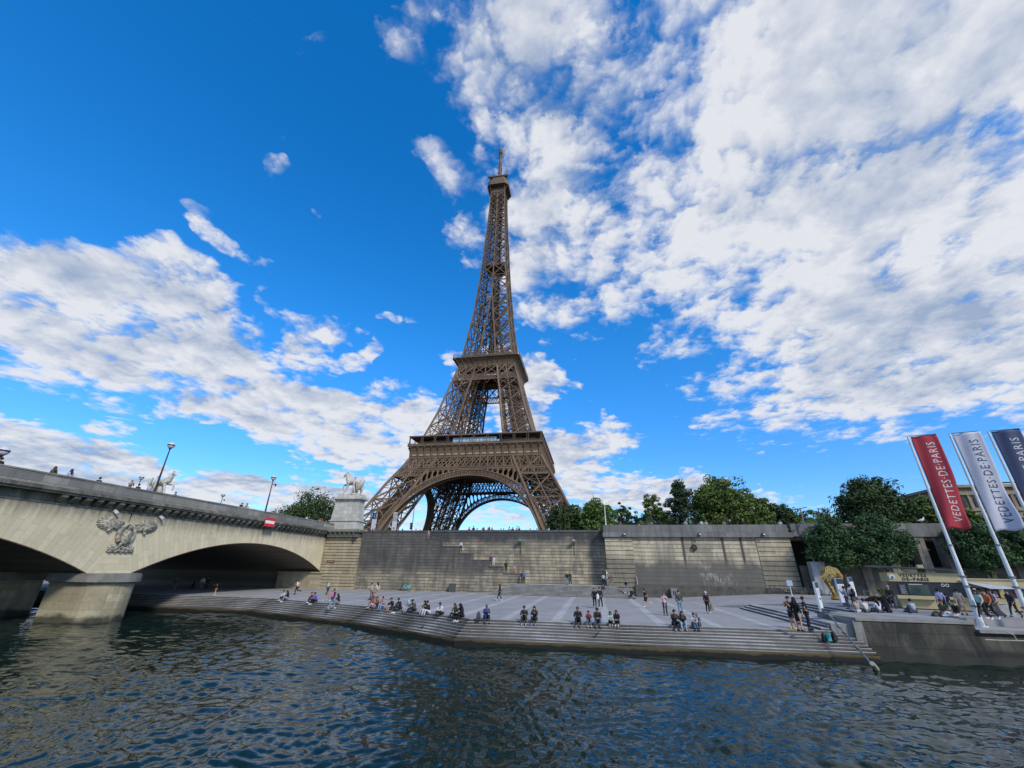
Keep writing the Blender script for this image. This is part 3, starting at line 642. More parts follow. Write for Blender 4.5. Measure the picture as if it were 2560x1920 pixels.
# bastion
bs = thing('bastion_wall', (71,-161,ZP), 'pale stone bastion with grey parapet, banded end piers and white mineral streaks', 'wall')
def panel_mat():
    m = stone('bastion_panel','x',(.60,.53,.38),(.45,.40,.29),(.10,.09,.07),1.7,.55,None,.008,.5,(.09,.085,.075),.5,.5,(.55,.48,.34),True); t = NT(m.node_tree); b = [n for n in m.node_tree.nodes if n.type == 'BSDF_PRINCIPLED'][0]
    src = b.inputs['Base Color'].links[0].from_socket; p = t.n('NewGeometry').outputs['Position']; x, y, z = t.sep(p)
    n1 = t.noise(p, .5, 5, .6); nw = t.noise(t.comb(t.m('MULTIPLY', x, 5.5), 3., t.m('MULTIPLY', z, 1.1)), 1., 6, .7, .8); ns = t.noise(t.comb(t.m('MULTIPLY', x, 3.2), 0., t.m('MULTIPLY', z, .5)), 1., 5, .6)
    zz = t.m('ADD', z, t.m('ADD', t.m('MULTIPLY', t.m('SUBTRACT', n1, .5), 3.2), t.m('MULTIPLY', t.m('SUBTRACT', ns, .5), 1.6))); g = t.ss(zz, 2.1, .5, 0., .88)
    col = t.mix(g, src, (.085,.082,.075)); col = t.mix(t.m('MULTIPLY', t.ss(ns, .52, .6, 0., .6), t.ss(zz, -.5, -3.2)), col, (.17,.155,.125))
    fx = t.m('MULTIPLY', t.ss(x, 70.6, 71.6), t.ss(x, 76.2, 75.2)); fz = t.m('MULTIPLY', t.ss(z, .05, -.02), t.ss(t.m('ADD', z, t.m('MULTIPLY', t.m('SUBTRACT', ns, .5), 6.)), -1.9, -.7))
    col = t.mix(t.m('MULTIPLY', t.m('MULTIPLY', fx, fz), t.m('MULTIPLY', t.ss(nw, .47, .62), t.ss(n1, .3, .5))), col, (.33,.33,.30))
    for xs_ in (69.3, 74.9, 77.4): 
        dx = t.m('ABSOLUTE', t.m('SUBTRACT', x, xs_)); col = t.mix(t.m('MULTIPLY', t.ss(dx, .32, .05), t.ss(t.m('ADD', z, t.m('MULTIPLY', ns, 2.)), 1.2, 3.)), col, (.07,.06,.05))
    m.node_tree.links.new(col, b.inputs['Base Color']); return m
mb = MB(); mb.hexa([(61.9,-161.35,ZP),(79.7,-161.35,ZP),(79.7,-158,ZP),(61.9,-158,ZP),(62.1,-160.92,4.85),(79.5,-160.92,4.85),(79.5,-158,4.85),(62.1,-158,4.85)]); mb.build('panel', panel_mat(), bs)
mb = MB(); mb.box((61.8,-161.75,ZP), (84.3,-161.1,-1.72)); mb.build('plinth', plain('plinth_stone', (.10,.095,.08), .9, 0, .4, 1.2, .5), bs)
M_ru = stone('rusticated_pier','x',(.62,.53,.37),(.50,.43,.30),(.02,.02,.018),1.9,.52,(3.2,1.2,.0,.78),.0,.4,(.10,.095,.08),.5,.35,(.45,.39,.28)); 
def rust(x0, x1, y, z0, z1, m_, parent, name='banded_pier', n=13, depth=2.5, bat=.35):
    mb = MB(); hh = (z1-z0)/n
    for i in range(n):
        za, zb = z0+i*hh, z0+(i+1)*hh-.09; fa, fb = bat*(1-i/n), bat*(1-(i+1)/n)
        mb.hexa([(x0,y-fa,za),(x1,y-fa,za),(x1,y+depth,za),(x0,y+depth,za),(x0,y-fb,zb),(x1,y-fb,zb),(x1,y+depth,zb),(x0,y+depth,zb)])
        mb.box((x0+.2,y-fb+.22,zb-.001), (x1-.2,y+depth-.2,zb+.091))
    return mb.build(name, m_, parent)
rust(57.95, 62.05, -161.05, ZP, 4.85, M_ru, bs); rust(79.45, 84.0, -161.05, ZP, 4.85, M_ru, bs)
M_par = stone('grey_parapet','x',(.24,.235,.225),(.17,.168,.162),(.06,.06,.06),2.6,1.4,None,.012,.5,(.05,.05,.05),.3)
mb = MB(); mb.box((57.7,-161.45,4.86), (84.4,-157.8,5.5)); mb.box((57.85,-161.3,5.5), (84.2,-161.0,5.53)); mb.build('cornice', M_par, bs)
mb = MB(); mb.box((57.85,-161.18,5.53), (84.0,-160.6,6.62)); mb.box((57.85,-160.59,5.53), (58.4,-157.9,6.6)); mb.build('parapet', M_par, bs)
# colonnade to the right of it
co_ = thing('colonnade_wall', (100,-161,ZU), 'dark open colonnade of stone pillars under a grey parapet half hidden by leaves', 'wall')
mb = MB(); mb.box((84.45,-161.2,5.25), (150,-160.4,6.75)); mb.box((84.45,-161.35,5.0), (150,-160.0,5.3-.06)); mb.build('parapet', M_par, co_)
M_pil = plain('pillar_stone', (.24,.22,.18), .9, 0, .35, 1.2, .4)
for X in (87.2+.9, 92.6, 96.4-.1, 100.15, 103.3, 106.9, 110.5, 114.1, 117.7, 121.3):
    mb = MB(); mb.box((X-.55,-161.15,ZU), (X+.55,-159.6,5.0)); mb.box((X-.03,-161.19,ZU), (X+.03,-161.15,5.)); mb.build('pillar', M_pil, co_)
mb = MB(); mb.box((84.45,-161.0,ZU), (150,-160.7,1.15)); mb.build('low_wall', plain('low_wall_stone', (.13,.12,.09), .9, 0, .4, .8, .5), co_)
mb = MB(); mb.box((84.45,-154.2,ZU), (150,-154,5.)); mb.box((84.45,-158.5,4.7), (150,-154,4.86)); mb.build('rear_wall', plain('rear_wall_dark', (.05,.05,.05), .9), co_)
for k in range(3):
    mb = MB(); X = [101.4,105,96][k]; mb.bar((X-.2,-158,3.6), (X+1.6,-158,3.5), .14); m_ = plain('warm_lamp_tube', (1,.6,.3)); o = mb.build('ceiling_lamp', m_, co_)
# ---------------------------------------------------------------- bridge
XB = 11.; XF = -26.
br = thing('stone_bridge', (XB,-195,ZW), 'cream stone arch bridge with corbelled cornice and grey parapet crossing to the far bank', 'bridge')
def bridge_mat():
    m, t, b = newmat('bridge_limestone'); uv = t.n('TexCoord').outputs['UV']; p = t.n('NewGeometry').outputs['Position']; x, y, z = t.sep(p)
    sx, sy, sz = t.sep(uv)
    bk = t.n('TexBrick', {'Vector': t.comb(sy, sx, 0.), 'Color1': lin((.70,.61,.40)), 'Color2': lin((.58,.50,.325)), 'Mortar': lin((.36,.32,.24)), 'Scale': 1., 'Mortar Size': .010, 'Brick Width': 1.9, 'Row Height': .52, 'Mortar Smooth': .2}, offset=.37)
    n1 = t.noise(p, .55, 6, .6); n2 = t.noise(t.comb(0., t.m('MULTIPLY', y, 2.2), t.m('MULTIPLY', z, .25)), 1., 5, .6); n3 = t.noise(p, 5., 5, .7)
    col = t.mix(t.ss(n3, .35, .75, 0., .35), bk.outputs[0], (.46,.42,.33)); col = t.mix(t.ss(n1, .52, .7, 0., .45), col, (.44,.36,.25))
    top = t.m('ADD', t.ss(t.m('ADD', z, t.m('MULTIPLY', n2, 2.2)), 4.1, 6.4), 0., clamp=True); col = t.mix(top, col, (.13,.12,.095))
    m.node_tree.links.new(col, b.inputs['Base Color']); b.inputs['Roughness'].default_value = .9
    bp = t.n('Bump', {'Height': t.m('ADD', t.m('MULTIPLY', bk.outputs['Fac'], -.8), n3), 'Strength': .35, 'Distance': .03}); m.node_tree.links.new(bp.outputs[0], b.inputs['Normal']); return m
M_br = bridge_mat()
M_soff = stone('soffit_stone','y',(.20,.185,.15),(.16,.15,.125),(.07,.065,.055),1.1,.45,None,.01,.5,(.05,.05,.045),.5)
M_corn = stone('bridge_cornice','y',(.28,.265,.20),(.2,.195,.16),(.08,.08,.07),2.1,.6,None,.012,.8,(.05,.052,.045),.5,.4,(.34,.33,.24))
M_bpar = stone('bridge_parapet','y',(.36,.345,.30),(.15,.15,.148),(.06,.06,.06),1.9,.56,None,.012,.35,(.09,.09,.09),.5)
TOPZ = 4.62
half = 15.9; rise = 3.62; R = (half**2+rise**2)/(2*rise)
arches = [(-177.3, 15.8, -0.82, 2.79)]; yc = -177.3
spans = [(-193.1,-161.5)]+[(-193.1-3.85-31.6-k*35.45, -193.1-3.85-k*35.45) for k in range(4)]
AN = []
for si, (ya, yb) in enumerate(spans):
    c = (ya+yb)/2; hf = (yb-ya)/2; z0, z1 = -.82, 2.79; rs = z1-z0; R = (hf*hf+rs*rs)/(2*rs); zc = z1-R; AN.append((c, hf, R, zc))
faces = {XB: MB(), XF: MB()}
for q_ in faces.values(): q_.uv = []
soff = MB(); rim = MB()
for si, (c, hf, R, zc) in enumerate(AN):
    rim = MB(); n = 56; a0 = math.asin(hf/R); yl, yr = c-hf-1.925, c+hf+1.925
    if si == 0: yr = c+hf+.15
    for i in range(n):
        t0, t1 = -a0+2*a0*i/n, -a0+2*a0*(i+1)/n
        def bt(t_): return (c+R*math.sin(t_), zc+R*math.cos(t_))
        def tp_(t_):
            s_, c_ = math.sin(t_), math.cos(t_); L = (TOPZ-zc)/c_; y = c+L*s_
            if y > yr: L = (yr-c)/s_
            elif y < yl: L = (yl-c)/s_
            return (c+L*s_, zc+L*c_, L)
        (y0, z0), (y1, z1) = bt(t0), bt(t1); (y2, z2, L2), (y3, z3, L3) = tp_(t1), tp_(t0)
        for X, fl in ((XB, 0), (XF, 1)):
            face = faces[X]; q_ = [(X,y0,z0),(X,y1,z1),(X,y2,z2),(X,y3,z3)]; uvq = [(t0*R,R),(t1*R,R),(t1*R,L2),(t0*R,L3)]
            b_ = len(face.v); face.v += q_; face.f.append((b_,b_+1,b_+2,b_+3) if not fl else (b_+3,b_+2,b_+1,b_)); face.uv.append(uvq if not fl else uvq[::-1])
        soff.add([(XB,y0,z0),(XB,y1,z1),(XF,y1,z1),(XF,y0,z0)], [(3,2,1,0)])
        rim.bar((XB-.1,y0,z0-.03), (XB-.1,y1,z1-.03), .26, .07, up=(0,math.sin(t0),math.cos(t0)))
    rim.build('arch_edge', plain('rusty_edge', (.16,.085,.05), .8, 0, .4, 3), br)
    # fill above the mitre beside each springing
    for X in (XB, XF):
        face = faces[X]
        for sgn, ye in ((-1, yl), (1, yr)):
            t_ = sgn*a0; s_, c_ = math.sin(t_), math.cos(t_); L = (ye-c)/s_; zt = zc+L*c_
            ys_ = c+R*s_; zs = zc+R*c_
            pts = [(X,ys_,zs),(X,ye,zs),(X,ye,min(zt,TOPZ))]
            b_ = len(face.v); face.v += pts; face.f.append((b_,b_+1,b_+2) if sgn > 0 else (b_,b_+2,b_+1)); face.uv.append([(p_[2]*1.,p_[1]*1.) for p_ in (pts if sgn > 0 else [pts[0],pts[2],pts[1]])])
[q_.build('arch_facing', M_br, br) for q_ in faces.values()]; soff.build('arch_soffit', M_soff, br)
mb = MB(); YA, YZ = -340, -160.4
mb.box((XF-.25,YA,TOPZ), (XB+.06,YZ,TOPZ+.14)); mb.box((XF-.1,YA,TOPZ+.14), (XB-.02,YZ,5.9)); mb.box((XF-.75,YA,5.42), (XB+.72,YZ,5.60)); mb.box((XF-.85,YA,5.60), (XB+.86,YZ,5.84)); mb.box((XF-.6,YA,5.84), (XB+.6,YZ,5.93))
cor = mb.build('cornice', M_corn, br)
cb = 0
for k in range(41):
    y = -162.9-k*.965
    mb = MB(); mb.add([(XB-.02,y-.24,5.41),(XB-.02,y+.24,5.41),(XB+.66,y+.24,5.41),(XB+.66,y-.24,5.41),(XB-.02,y-.24,4.80),(XB-.02,y+.24,4.80),(XB+.14,y+.24,4.84),(XB+.14,y-.24,4.84),(XB+.62,y-.24,5.2),(XB+.62,y+.24,5.2)],
        [(0,1,2,3)[::-1],(4,5,6,7),(7,6,9,8),(8,9,2,3),(0,3,8,7,4),(1,5,6,9,2)]); mb.build('corbel', M_corn, br)
mb = MB(); mb.box((XB-.22,YA,5.9), (XB+.22,YZ,6.86)); mb.box((XB-.27,YA,6.86), (XB+.27,YZ,6.98)); mb.build('parapet', M_bpar, br)
mb = MB(); mb.box((XF-.22,YA,5.9), (XF+.22,YZ,6.98)); mb.build('parapet', M_bpar, br)
mb = MB(); mb.box((XF,YA,5.7), (XB-.2,-157.6,5.92)); mb.build('deck', M_street, br)
# piers with rounded noses and flat caps
M_pier = stone('pier_stone','y',(.50,.44,.29),(.40,.355,.24),(.17,.155,.11),1.4,.62,(-4.5,-3.9,.95,.0),.008,.3,(.032,.034,.024),.5,.3,(.42,.36,.24))
for si in range(4):
    yp = spans[si][0]-1.925
    for x0, x1, nose in ((7.4,XB,1), (-20.,.6,0), (-26.,-23.,-1)):
        def outline(d, e=0.):
            hw = 2.05+d; pl = []
            if nose == 1:
                pl = [(x0-e,yp-hw)]+[(XB+.2+(1.9+d)*math.sin(PI*k/12), yp-hw*math.cos(PI*k/12)) for k in range(13)]+[(x0-e,yp+hw)]
            elif nose == -1: pl = [(x1,yp+hw)]+[(x0-(3.1+d)*math.sin(PI*k/12), yp+hw*math.cos(PI*k/12)) for k in range(13)]+[(x1,yp-hw)]
            else: pl = [(x0,yp-hw),(x1,yp-hw),(x1,yp+hw),(x0,yp+hw)]
            return pl
        mb = MB(); mb.prism(outline(0), -7, -1.62); po = mb.build('pier', M_pier, br)
        mb = MB(); mb.prism(outline(.12), -1.62, -1.5); mb.prism(outline(.38), -1.5, -.92); mb.prism(outline(.28), -.92, -.80); mb.build('pier_cap', M_par if False else plain('pier_cap_stone', (.22,.215,.19), .9, 0, .35, 1., .4), po)
# carved eagle in a wreath on the spandrel
ea = MB(); cy, cz_ = -194.95, 2.4
def E_(u, v, d=0.): return (XB+d*.5, cy+u*.88, cz_+v*.9)
for sg in (-1, 1):
    for k in range(11):
        a = math.radians(62+k*9.); L = 1.35+1.25*math.sin(PI*(k+2)/13)
        rx, rz = sg*.75, .75
        tip = (rx+sg*L*math.sin(a), rz-L*math.cos(a)*.55+.35)
        mid = (rx+sg*L*.55*math.sin(a), rz-L*.5*math.cos(a)*.5+.42)
        ea.tube([E_(rx,rz,.12), E_(*mid,.30), E_(*tip,.12)], [.17,.15,.07], 6)
    for k in range(7): ea.ball(E_(sg*(.95+k*.17), 1.25-.02*k*k+.1*(k < 3), .2), (.2,.17,.16), 6, 4)
    ea.tube([E_(sg*.7,1.3,.2), E_(sg*1.3,1.55,.25), E_(sg*2.,1.35,.2), E_(sg*2.7,.75,.12)], [.16,.2,.17,.1], 6)
pts = [E_(.85*math.sin(th)*(1 if th < PI else 1), .28+.95*math.cos(th)*1.05, .25) for th in np.linspace(-2.5, 2.5, 18)]
ea.tube(pts, .19, 7)
for k in range(26): th = -2.5+5*k/25; ea.ball(E_(.87*math.sin(th)+random.uniform(-.08,.08), .28+1.0*math.cos(th), .38), .11, 5, 4)
ea.tube([E_(0,-.9,.1), E_(0,-.3,.4), E_(0,.3,.45), E_(.02,.75,.4)], [.2,.42,.38,.2], 8); ea.ball(E_(.12,.95,.45), (.2,.2,.2), 7, 5); ea.tube([E_(.2,.95,.5), E_(.42,.86,.5)], [.1,.03], 5)
for k in range(26): ea.ball(E_(random.uniform(-.3,.3), random.uniform(-.6,.5), .52), (.12,.12,.17), 5, 4)
for k in range(9):
    u = -1.15+k*.29; ea.ball(E_(u,-1.05+.1*math.sin(k*2), .2), (.2,.2,.22), 6, 4); ea.ball(E_(u+.1,-1.38-.06*math.cos(k*3), .16), (.18,.21,.15), 6, 4)
for sg in (-1, 1): ea.tube([E_(sg*.3,-1.0,.3), E_(sg*.8,-1.25,.35), E_(sg*1.25,-1.2,.25), E_(sg*1.35,-1.5,.15)], [.12,.13,.1,.05], 6); ea.tube([E_(sg*.2,-.6,.3), E_(sg*.35,-.95,.35)], [.17,.13], 6)
ea.build('eagle_relief', plain('weathered_carving', (.47,.43,.33), .9, 0, .6, 4., .8, (.15,.145,.125)), br, smooth=True)
# spotlights under the cornice
for y in (-196.8,-192.15):
    mb = MB(); mb.box((XB+.02,y-.09,4.55), (XB+.12,y+.09,4.75)); mb.bar((XB+.1,y,4.7), (XB+.55,y+.05,4.4), .16, .2); mb.build('spotlight', plain('white_lamp_housing', (.7,.7,.68), .4), br)
# abutment
ab = MB(); M_ab = stone('abutment_limestone','x',(.50,.43,.29),(.43,.37,.25),(.03,.028,.02),1.7,.52,(2.5,5.2,.0,.45),.0,.35,(.13,.11,.08),.5,.4,(.52,.43,.27))
ro = rust(11.2, 15.9, -162.0, ZP, 4.6, M_ab, br, 'abutment_pier', 17, 4.2, .0); rust(15.9, 17.25, -161.5, ZP, 4.6, M_ab, br, 'abutment_pier', 17, 3.6, .0)
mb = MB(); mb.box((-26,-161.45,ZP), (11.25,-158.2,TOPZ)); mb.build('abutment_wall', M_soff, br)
mb = MB(); mb.box((4.,-162.7,ZP), (11.6,-161.4,-1.0)); mb.box((4.,-162.9,-1.0), (11.8,-161.4,-.8)); mb.build('springing_block', M_ab, br)
mb = MB(); mb.box((XB+.88,-162.9,5.45), (17.2,-157.7,5.85)); mb.box((XB+.6,-162.5,4.62), (16.9,-157.7,5.45)); mb.build('abutment_cornice', M_corn, br)
for k in range(6): 
    mb = MB(); x = 12.3+k*.85; mb.hexa([(x-.2,-162.55,4.75),(x+.2,-162.55,4.75),(x+.2,-162.0,4.75),(x-.2,-162.0,4.75),(x-.2,-162.85,5.44),(x+.2,-162.85,5.44),(x+.2,-162.0,5.44),(x-.2,-162.0,5.44)]); mb.build('corbel', M_corn, br)
# ---------------------------------------------------------------- pedestal and horse statues
M_ped = stone('pedestal_stone','xy',(.62,.60,.53),(.50,.485,.43),(.22,.21,.19),1.15,.62,None,.012,.45,(.30,.29,.26),.4)
M_stat = plain('carved_white_stone', (.60,.565,.48), .85, 0, .4, 2.5, .6, (.33,.31,.26))
def pedestal(cx, cy, z0, z1, label):
    p = thing('statue_pedestal', (cx,cy,z0), label, 'pedestal'); w, d = 2.45, 1.05
    mb = MB(); mb.hexa([(cx-w-.25,cy-d-.25,z0),(cx+w+.25,cy-d-.25,z0),(cx+w+.25,cy+d+.25,z0),(cx-w-.25,cy+d+.25,z0),(cx-w-.2,cy-d-.2,z0+1.55),(cx+w+.2,cy-d-.2,z0+1.55),(cx+w+.2,cy+d+.2,z0+1.55),(cx-w-.2,cy+d+.2,z0+1.55)]); mb.build('base', M_ped, p)
    mb = MB(); zb = z0+1.8; mb.hexa([(cx-w-.12,cy-d-.12,zb),(cx+w+.12,cy-d-.12,zb),(cx+w+.12,cy+d+.12,zb),(cx-w-.12,cy+d+.12,zb),(cx-w+.12,cy-d+.12,z1-.5),(cx+w-.12,cy-d+.12,z1-.5),(cx+w-.12,cy+d-.12,z1-.5),(cx-w+.12,cy+d-.12,z1-.5)]); mb.build('shaft', M_ped, p)
    mb = MB(); mb.box((cx-w-.36,cy-d-.36,z0+1.55), (cx+w+.36,cy+d+.36,z0+1.68)); mb.box((cx-w-.24,cy-d-.24,z0+1.68), (cx+w+.24,cy+d+.24,z0+1.8)); mb.build('moulding', M_ped, p)
    mb = MB(); mb.box((cx-w-.05,cy-d-.05,z1-.5), (cx+w+.05,cy+d+.05,z1-.32)); mb.box((cx-w-.4,cy-d-.4,z1-.32), (cx+w+.4,cy+d+.4,z1-.16)); mb.box((cx-w-.3,cy-d-.3,z1-.16), (cx+w+.3,cy+d+.3,z1)); mb.build('cornice', M_ped, p); return p
pedestal(12.75,-159.0,5.86,11.55,'white block stone pedestal at the bridge end carrying the horse statue nearest the tower')
SK = []
def skinned(verts, edges, radii, root=0, sub=1, smooth=True):
    me = bpy.data.meshes.new('tmp'); me.from_pydata(verts, edges, []); o = bpy.data.objects.new('tmp', me); COL.objects.link(o)
    sk = o.modifiers.new('s', 'SKIN'); sk.use_smooth_shade = smooth
    for i, r_ in enumerate(radii):
        v = me.skin_vertices[0].data[i]; v.radius = r_ if hasattr(r_, '__len__') else (r_, r_); v.use_root = (i == root)
    if sub: ss = o.modifiers.new('u', 'SUBSURF'); ss.levels = ss.render_levels = sub
    SK.append(o); dg = bpy.context.evaluated_depsgraph_get(); dg.update(); r = bpy.data.meshes.new_from_object(o.evaluated_get(dg)); bpy.data.objects.remove(o); return r
def joinmesh(name, meshes, mbs, m, mat_=None):
    bm = bmesh.new()
    for q_ in meshes: bm.from_mesh(q_)
    for b_ in mbs: t_ = bpy.data.meshes.new('t'); t_.from_pydata(b_.v, [], b_.f); bm.from_mesh(t_)
    for f in bm.faces: f.smooth = True
    me = bpy.data.meshes.new(name); bm.to_mesh(me); me.materials.append(m); return me
def horse_meshes():
    # side-on, head towards -x, standing on z=0
    V = [(0,0,2.35),(-.75,0,2.5),(-1.25,0,2.75),(-1.55,0,3.3),(-1.75,0,3.85),(-1.95,0,4.05),(-2.3,0,3.75),(-2.5,0,3.5),   # 0..7 trunk,neck,head
         (.75,0,2.4),(1.35,0,2.55),(1.75,0,2.35),(1.85,0,1.7),(1.75,0,1.0),(1.95,0,.5),                                 # 8.. rump, tail
         (-1.1,.32,2.2),(-1.75,.34,2.05),(-2.35,.34,1.9),(-2.45,.34,1.2),(-2.25,.34,.95),                                # 14 raised fore leg
         (-1.0,-.32,2.1),(-1.25,-.34,1.3),(-1.6,-.34,.6),(-1.75,-.34,.08),(-2.0,-.34,.05),                               # 19 planted fore leg
         (1.2,.34,2.1),(1.0,.38,1.45),(1.45,.38,.85),(1.2,.38,.1),(1.0,.38,.06),                                         # 24 hind
         (1.25,-.34,2.1),(.75,-.38,1.4),(1.15,-.38,.8),(.85,-.38,.1),(.65,-.38,.06)]                                    # 29 hind
    Eg = [(0,1),(1,2),(2,3),(3,4),(4,5),(5,6),(6,7),(0,8),(8,9),(9,10),(10,11),(11,12),(12,13),(1,14),(14,15),(15,16),(16,17),(17,18),(1,19),(19,20),(20,21),(21,22),(22,23),(9,24),(24,25),(25,26),(26,27),(27,28),(9,29),(29,30),(30,31),(31,32),(32,33)]
    Rd = [.56,.6,.5,.38,.28,.26,.19,.15,.52,.52,.16,.2,.18,.08,.25,.2,.13,.1,.12,.26,.17,.11,.09,.12,.3,.24,.13,.1,.12,.3,.24,.13,.1,.12]
    h = skinned(V, Eg, [q*1.14 for q in Rd], 0, 2)
    mb = MB()
    for sg in (-1, 1): mb.tube([(-1.85,sg*.12,4.2), (-1.8,sg*.16,4.5)], [.09,.02], 5)
    for k in range(12):  # mane
        f = k/11; x = -1.85+f*.8; z = 4.3-f*1.25; mb.tube([(x+.12,0,z), (x+.42,.12,z-.18), (x+.5,.2,z-.45)], [.12,.12,.04], 5)
    mb.tube([(.1,.3,0), (.15,.3,.8), (.3,.1,1.9)], [.55,.42,.35], 9); mb.tube([(.5,.2,0), (.45,.2,1.2), (.5,.1,1.8)], [.35,.3,.25], 8)   # tree-stump support
    hm = joinmesh('horse', [h], [mb], M_stat)
    V = [(.35,-.75,1.35),(.35,-.75,1.7),(.38,-.74,2.15),(.40,-.72,2.5),(.42,-.74,2.9),(.42,-.76,3.12), (.1,-.72,2.42),(-.25,-.75,2.15),(-.5,-.7,2.5), (.7,-.74,2.4),(.95,-.78,2.0),(1.0,-.9,1.6),
         (.2,-.76,1.2),(.05,-.85,.7),(.1,-.78,.1),(-.12,-.9,.05), (.5,-.76,1.2),(.75,-.8,.65),(.85,-.78,.1),(.65,-.9,.05)]
    Eg = [(0,1),(1,2),(2,3),(3,4),(4,5),(3,6),(6,7),(7,8),(3,9),(9,10),(10,11),(0,12),(12,13),(13,14),(14,15),(0,16),(16,17),(17,18),(18,19)]
    Rd = [.24,.22,.28,.14,.17,.13,.13,.1,.08,.13,.1,.08,.17,.12,.09,.07,.17,.12,.09,.07]
    w = skinned(V, Eg, Rd, 0, 2)
    mb = MB(); mb.tube([(1.7,-.5,3.2),(2.0,-.6,2.6),(1.8,-.7,1.7),(1.3,-.8,.6)], [.15,.5,.45,.3], 8, sq=.45); mb.tube([(.4,-.76,3.15),(.5,-.7,3.35),(.75,-.65,3.2)], [.16,.1,.03], 6)
    wm = joinmesh('warrior', [w], [mb], M_stat)
    mb = MB(); mb.box((-2.5,-1.1,-.55), (2.4,.9,-.22)); mb.box((-2.4,-1.0,-.22), (2.25,.85,0.)); 
    for k in range(14): mb.ball((random.uniform(-.8,1.6),random.uniform(-.8,.8),.05), (.4,.35,.25), 7, 5)
    bmh = joinmesh('statue_base', [], [mb], M_stat); 
    for f in bmh.polygons: f.use_smooth = False
    return hm, wm, bmh
HM = horse_meshes()
def statue(loc, label, sc_, mir=1):
    r = thing('horse_statue', loc, label, 'statue', 'stone horse statues at the bridge end'); r.scale = (sc_*mir, sc_, sc_)
    for nm, me in zip(('horse','warrior','base'), HM): o = bpy.data.objects.new(nm, me); COL.objects.link(o); o.parent = r
    return r
statue((12.95,-159.0,12.1), 'white stone horse with raised foreleg and a warrior at its side on the tall pedestal', .98)
statue((-27.2,-161.5,12.2), 'pale stone horse statue rising behind the far parapet beside the tall street lamp', 1.08, -1)
pedestal(-27.2,-161.5,5.92,11.55,'pale stone pedestal of the far horse statue behind the bridge parapet')
# no-entry board and plaque
sg = thing('navigation_sign', (11.9,-176.3,5.0), 'red and white barred navigation board hung on the bridge cornice', 'sign')
s_a, s_b = atx(664.6,1292.5,11.9), atx(683.6,1318.1,11.9); mb = MB(); mb.box((11.90,s_a[1],s_b[2]), (11.95,s_b[1],s_a[2])); mb.build('board', plain('sign_red', (.60,.03,.03), .5, 0, .1), sg)
mb = MB(); zm_ = (s_a[2]+s_b[2])/2; mb.box((11.952,s_a[1]+.08,zm_-.19), (11.96,s_b[1]-.08,zm_+.19)); mb.build('white_bar', plain('sign_white', (.8,.8,.8), .5, 0, .05), sg)
# ---------------------------------------------------------------- trees and shrubs: leaf-sized faces in clumps on real limbs
def leaf_mat(name, c1, c2):
    m, t, b = newmat(name); p = t.n('NewGeometry').outputs['Position']; n1 = t.noise(p, .55, 3, .6); n2 = t.noise(p, 5., 3, .6)
    col = t.mix(t.ss(t.m('ADD', t.m('MULTIPLY', n1, .6), t.m('MULTIPLY', n2, .4)), .38, .62), c1, c2); m.node_tree.links.new(col, b.inputs['Base Color'])
    b.inputs['Roughness'].default_value = .8; b.inputs['Specular IOR Level'].default_value = .25
    try: b.inputs['Transmission Weight'].default_value = 0
    except Exception: pass
    return m
LM = {'dark': leaf_mat('dark_foliage', (.027,.052,.017), (.062,.098,.030)), 'mid': leaf_mat('mid_foliage', (.058,.098,.020), (.12,.17,.038)), 'light': leaf_mat('bright_foliage', (.065,.12,.026), (.12,.185,.048)),
      'blue': leaf_mat('conifer_foliage', (.025,.045,.024), (.05,.08,.036)), 'brown': leaf_mat('brown_foliage', (.09,.06,.03), (.13,.10,.05)), 'ivy': leaf_mat('glossy_ivy', (.028,.06,.024), (.07,.13,.045))}
BARK = plain('bark', (.07,.055,.04), .9, 0, .4, 2., .5)
def leafmesh(cen, rad, per, size, flatk=0.):
    cen = np.array(cen); rad = np.array(rad); n = len(cen)*per
    ci = np.repeat(np.arange(len(cen)), per); d = rng.normal(size=(n,3)); d /= np.linalg.norm(d, axis=1)[:,None]
    rr = rad[ci]*(rng.uniform(.25, 1.08, n)**.5)
    p = cen[ci]+d*rr[:,None]*np.array([1.15,1.15,.8])
    a = rng.normal(size=(n,3)); a /= np.linalg.norm(a, axis=1)[:,None]
    nn = d+rng.normal(size=(n,3))*.7+np.array([0,0,.6]); b = np.cross(a, nn); b /= np.linalg.norm(b, axis=1)[:,None]; a = np.cross(nn, b); a /= np.linalg.norm(a, axis=1)[:,None]
    s = size*rng.uniform(.6, 1.5, n)[:,None]
    v = np.stack([p-a*s, p-b*s*.45, p+a*s, p+b*s*.45], 1).reshape(-1, 3)
    return v, np.arange(n*4).reshape(-1, 4)
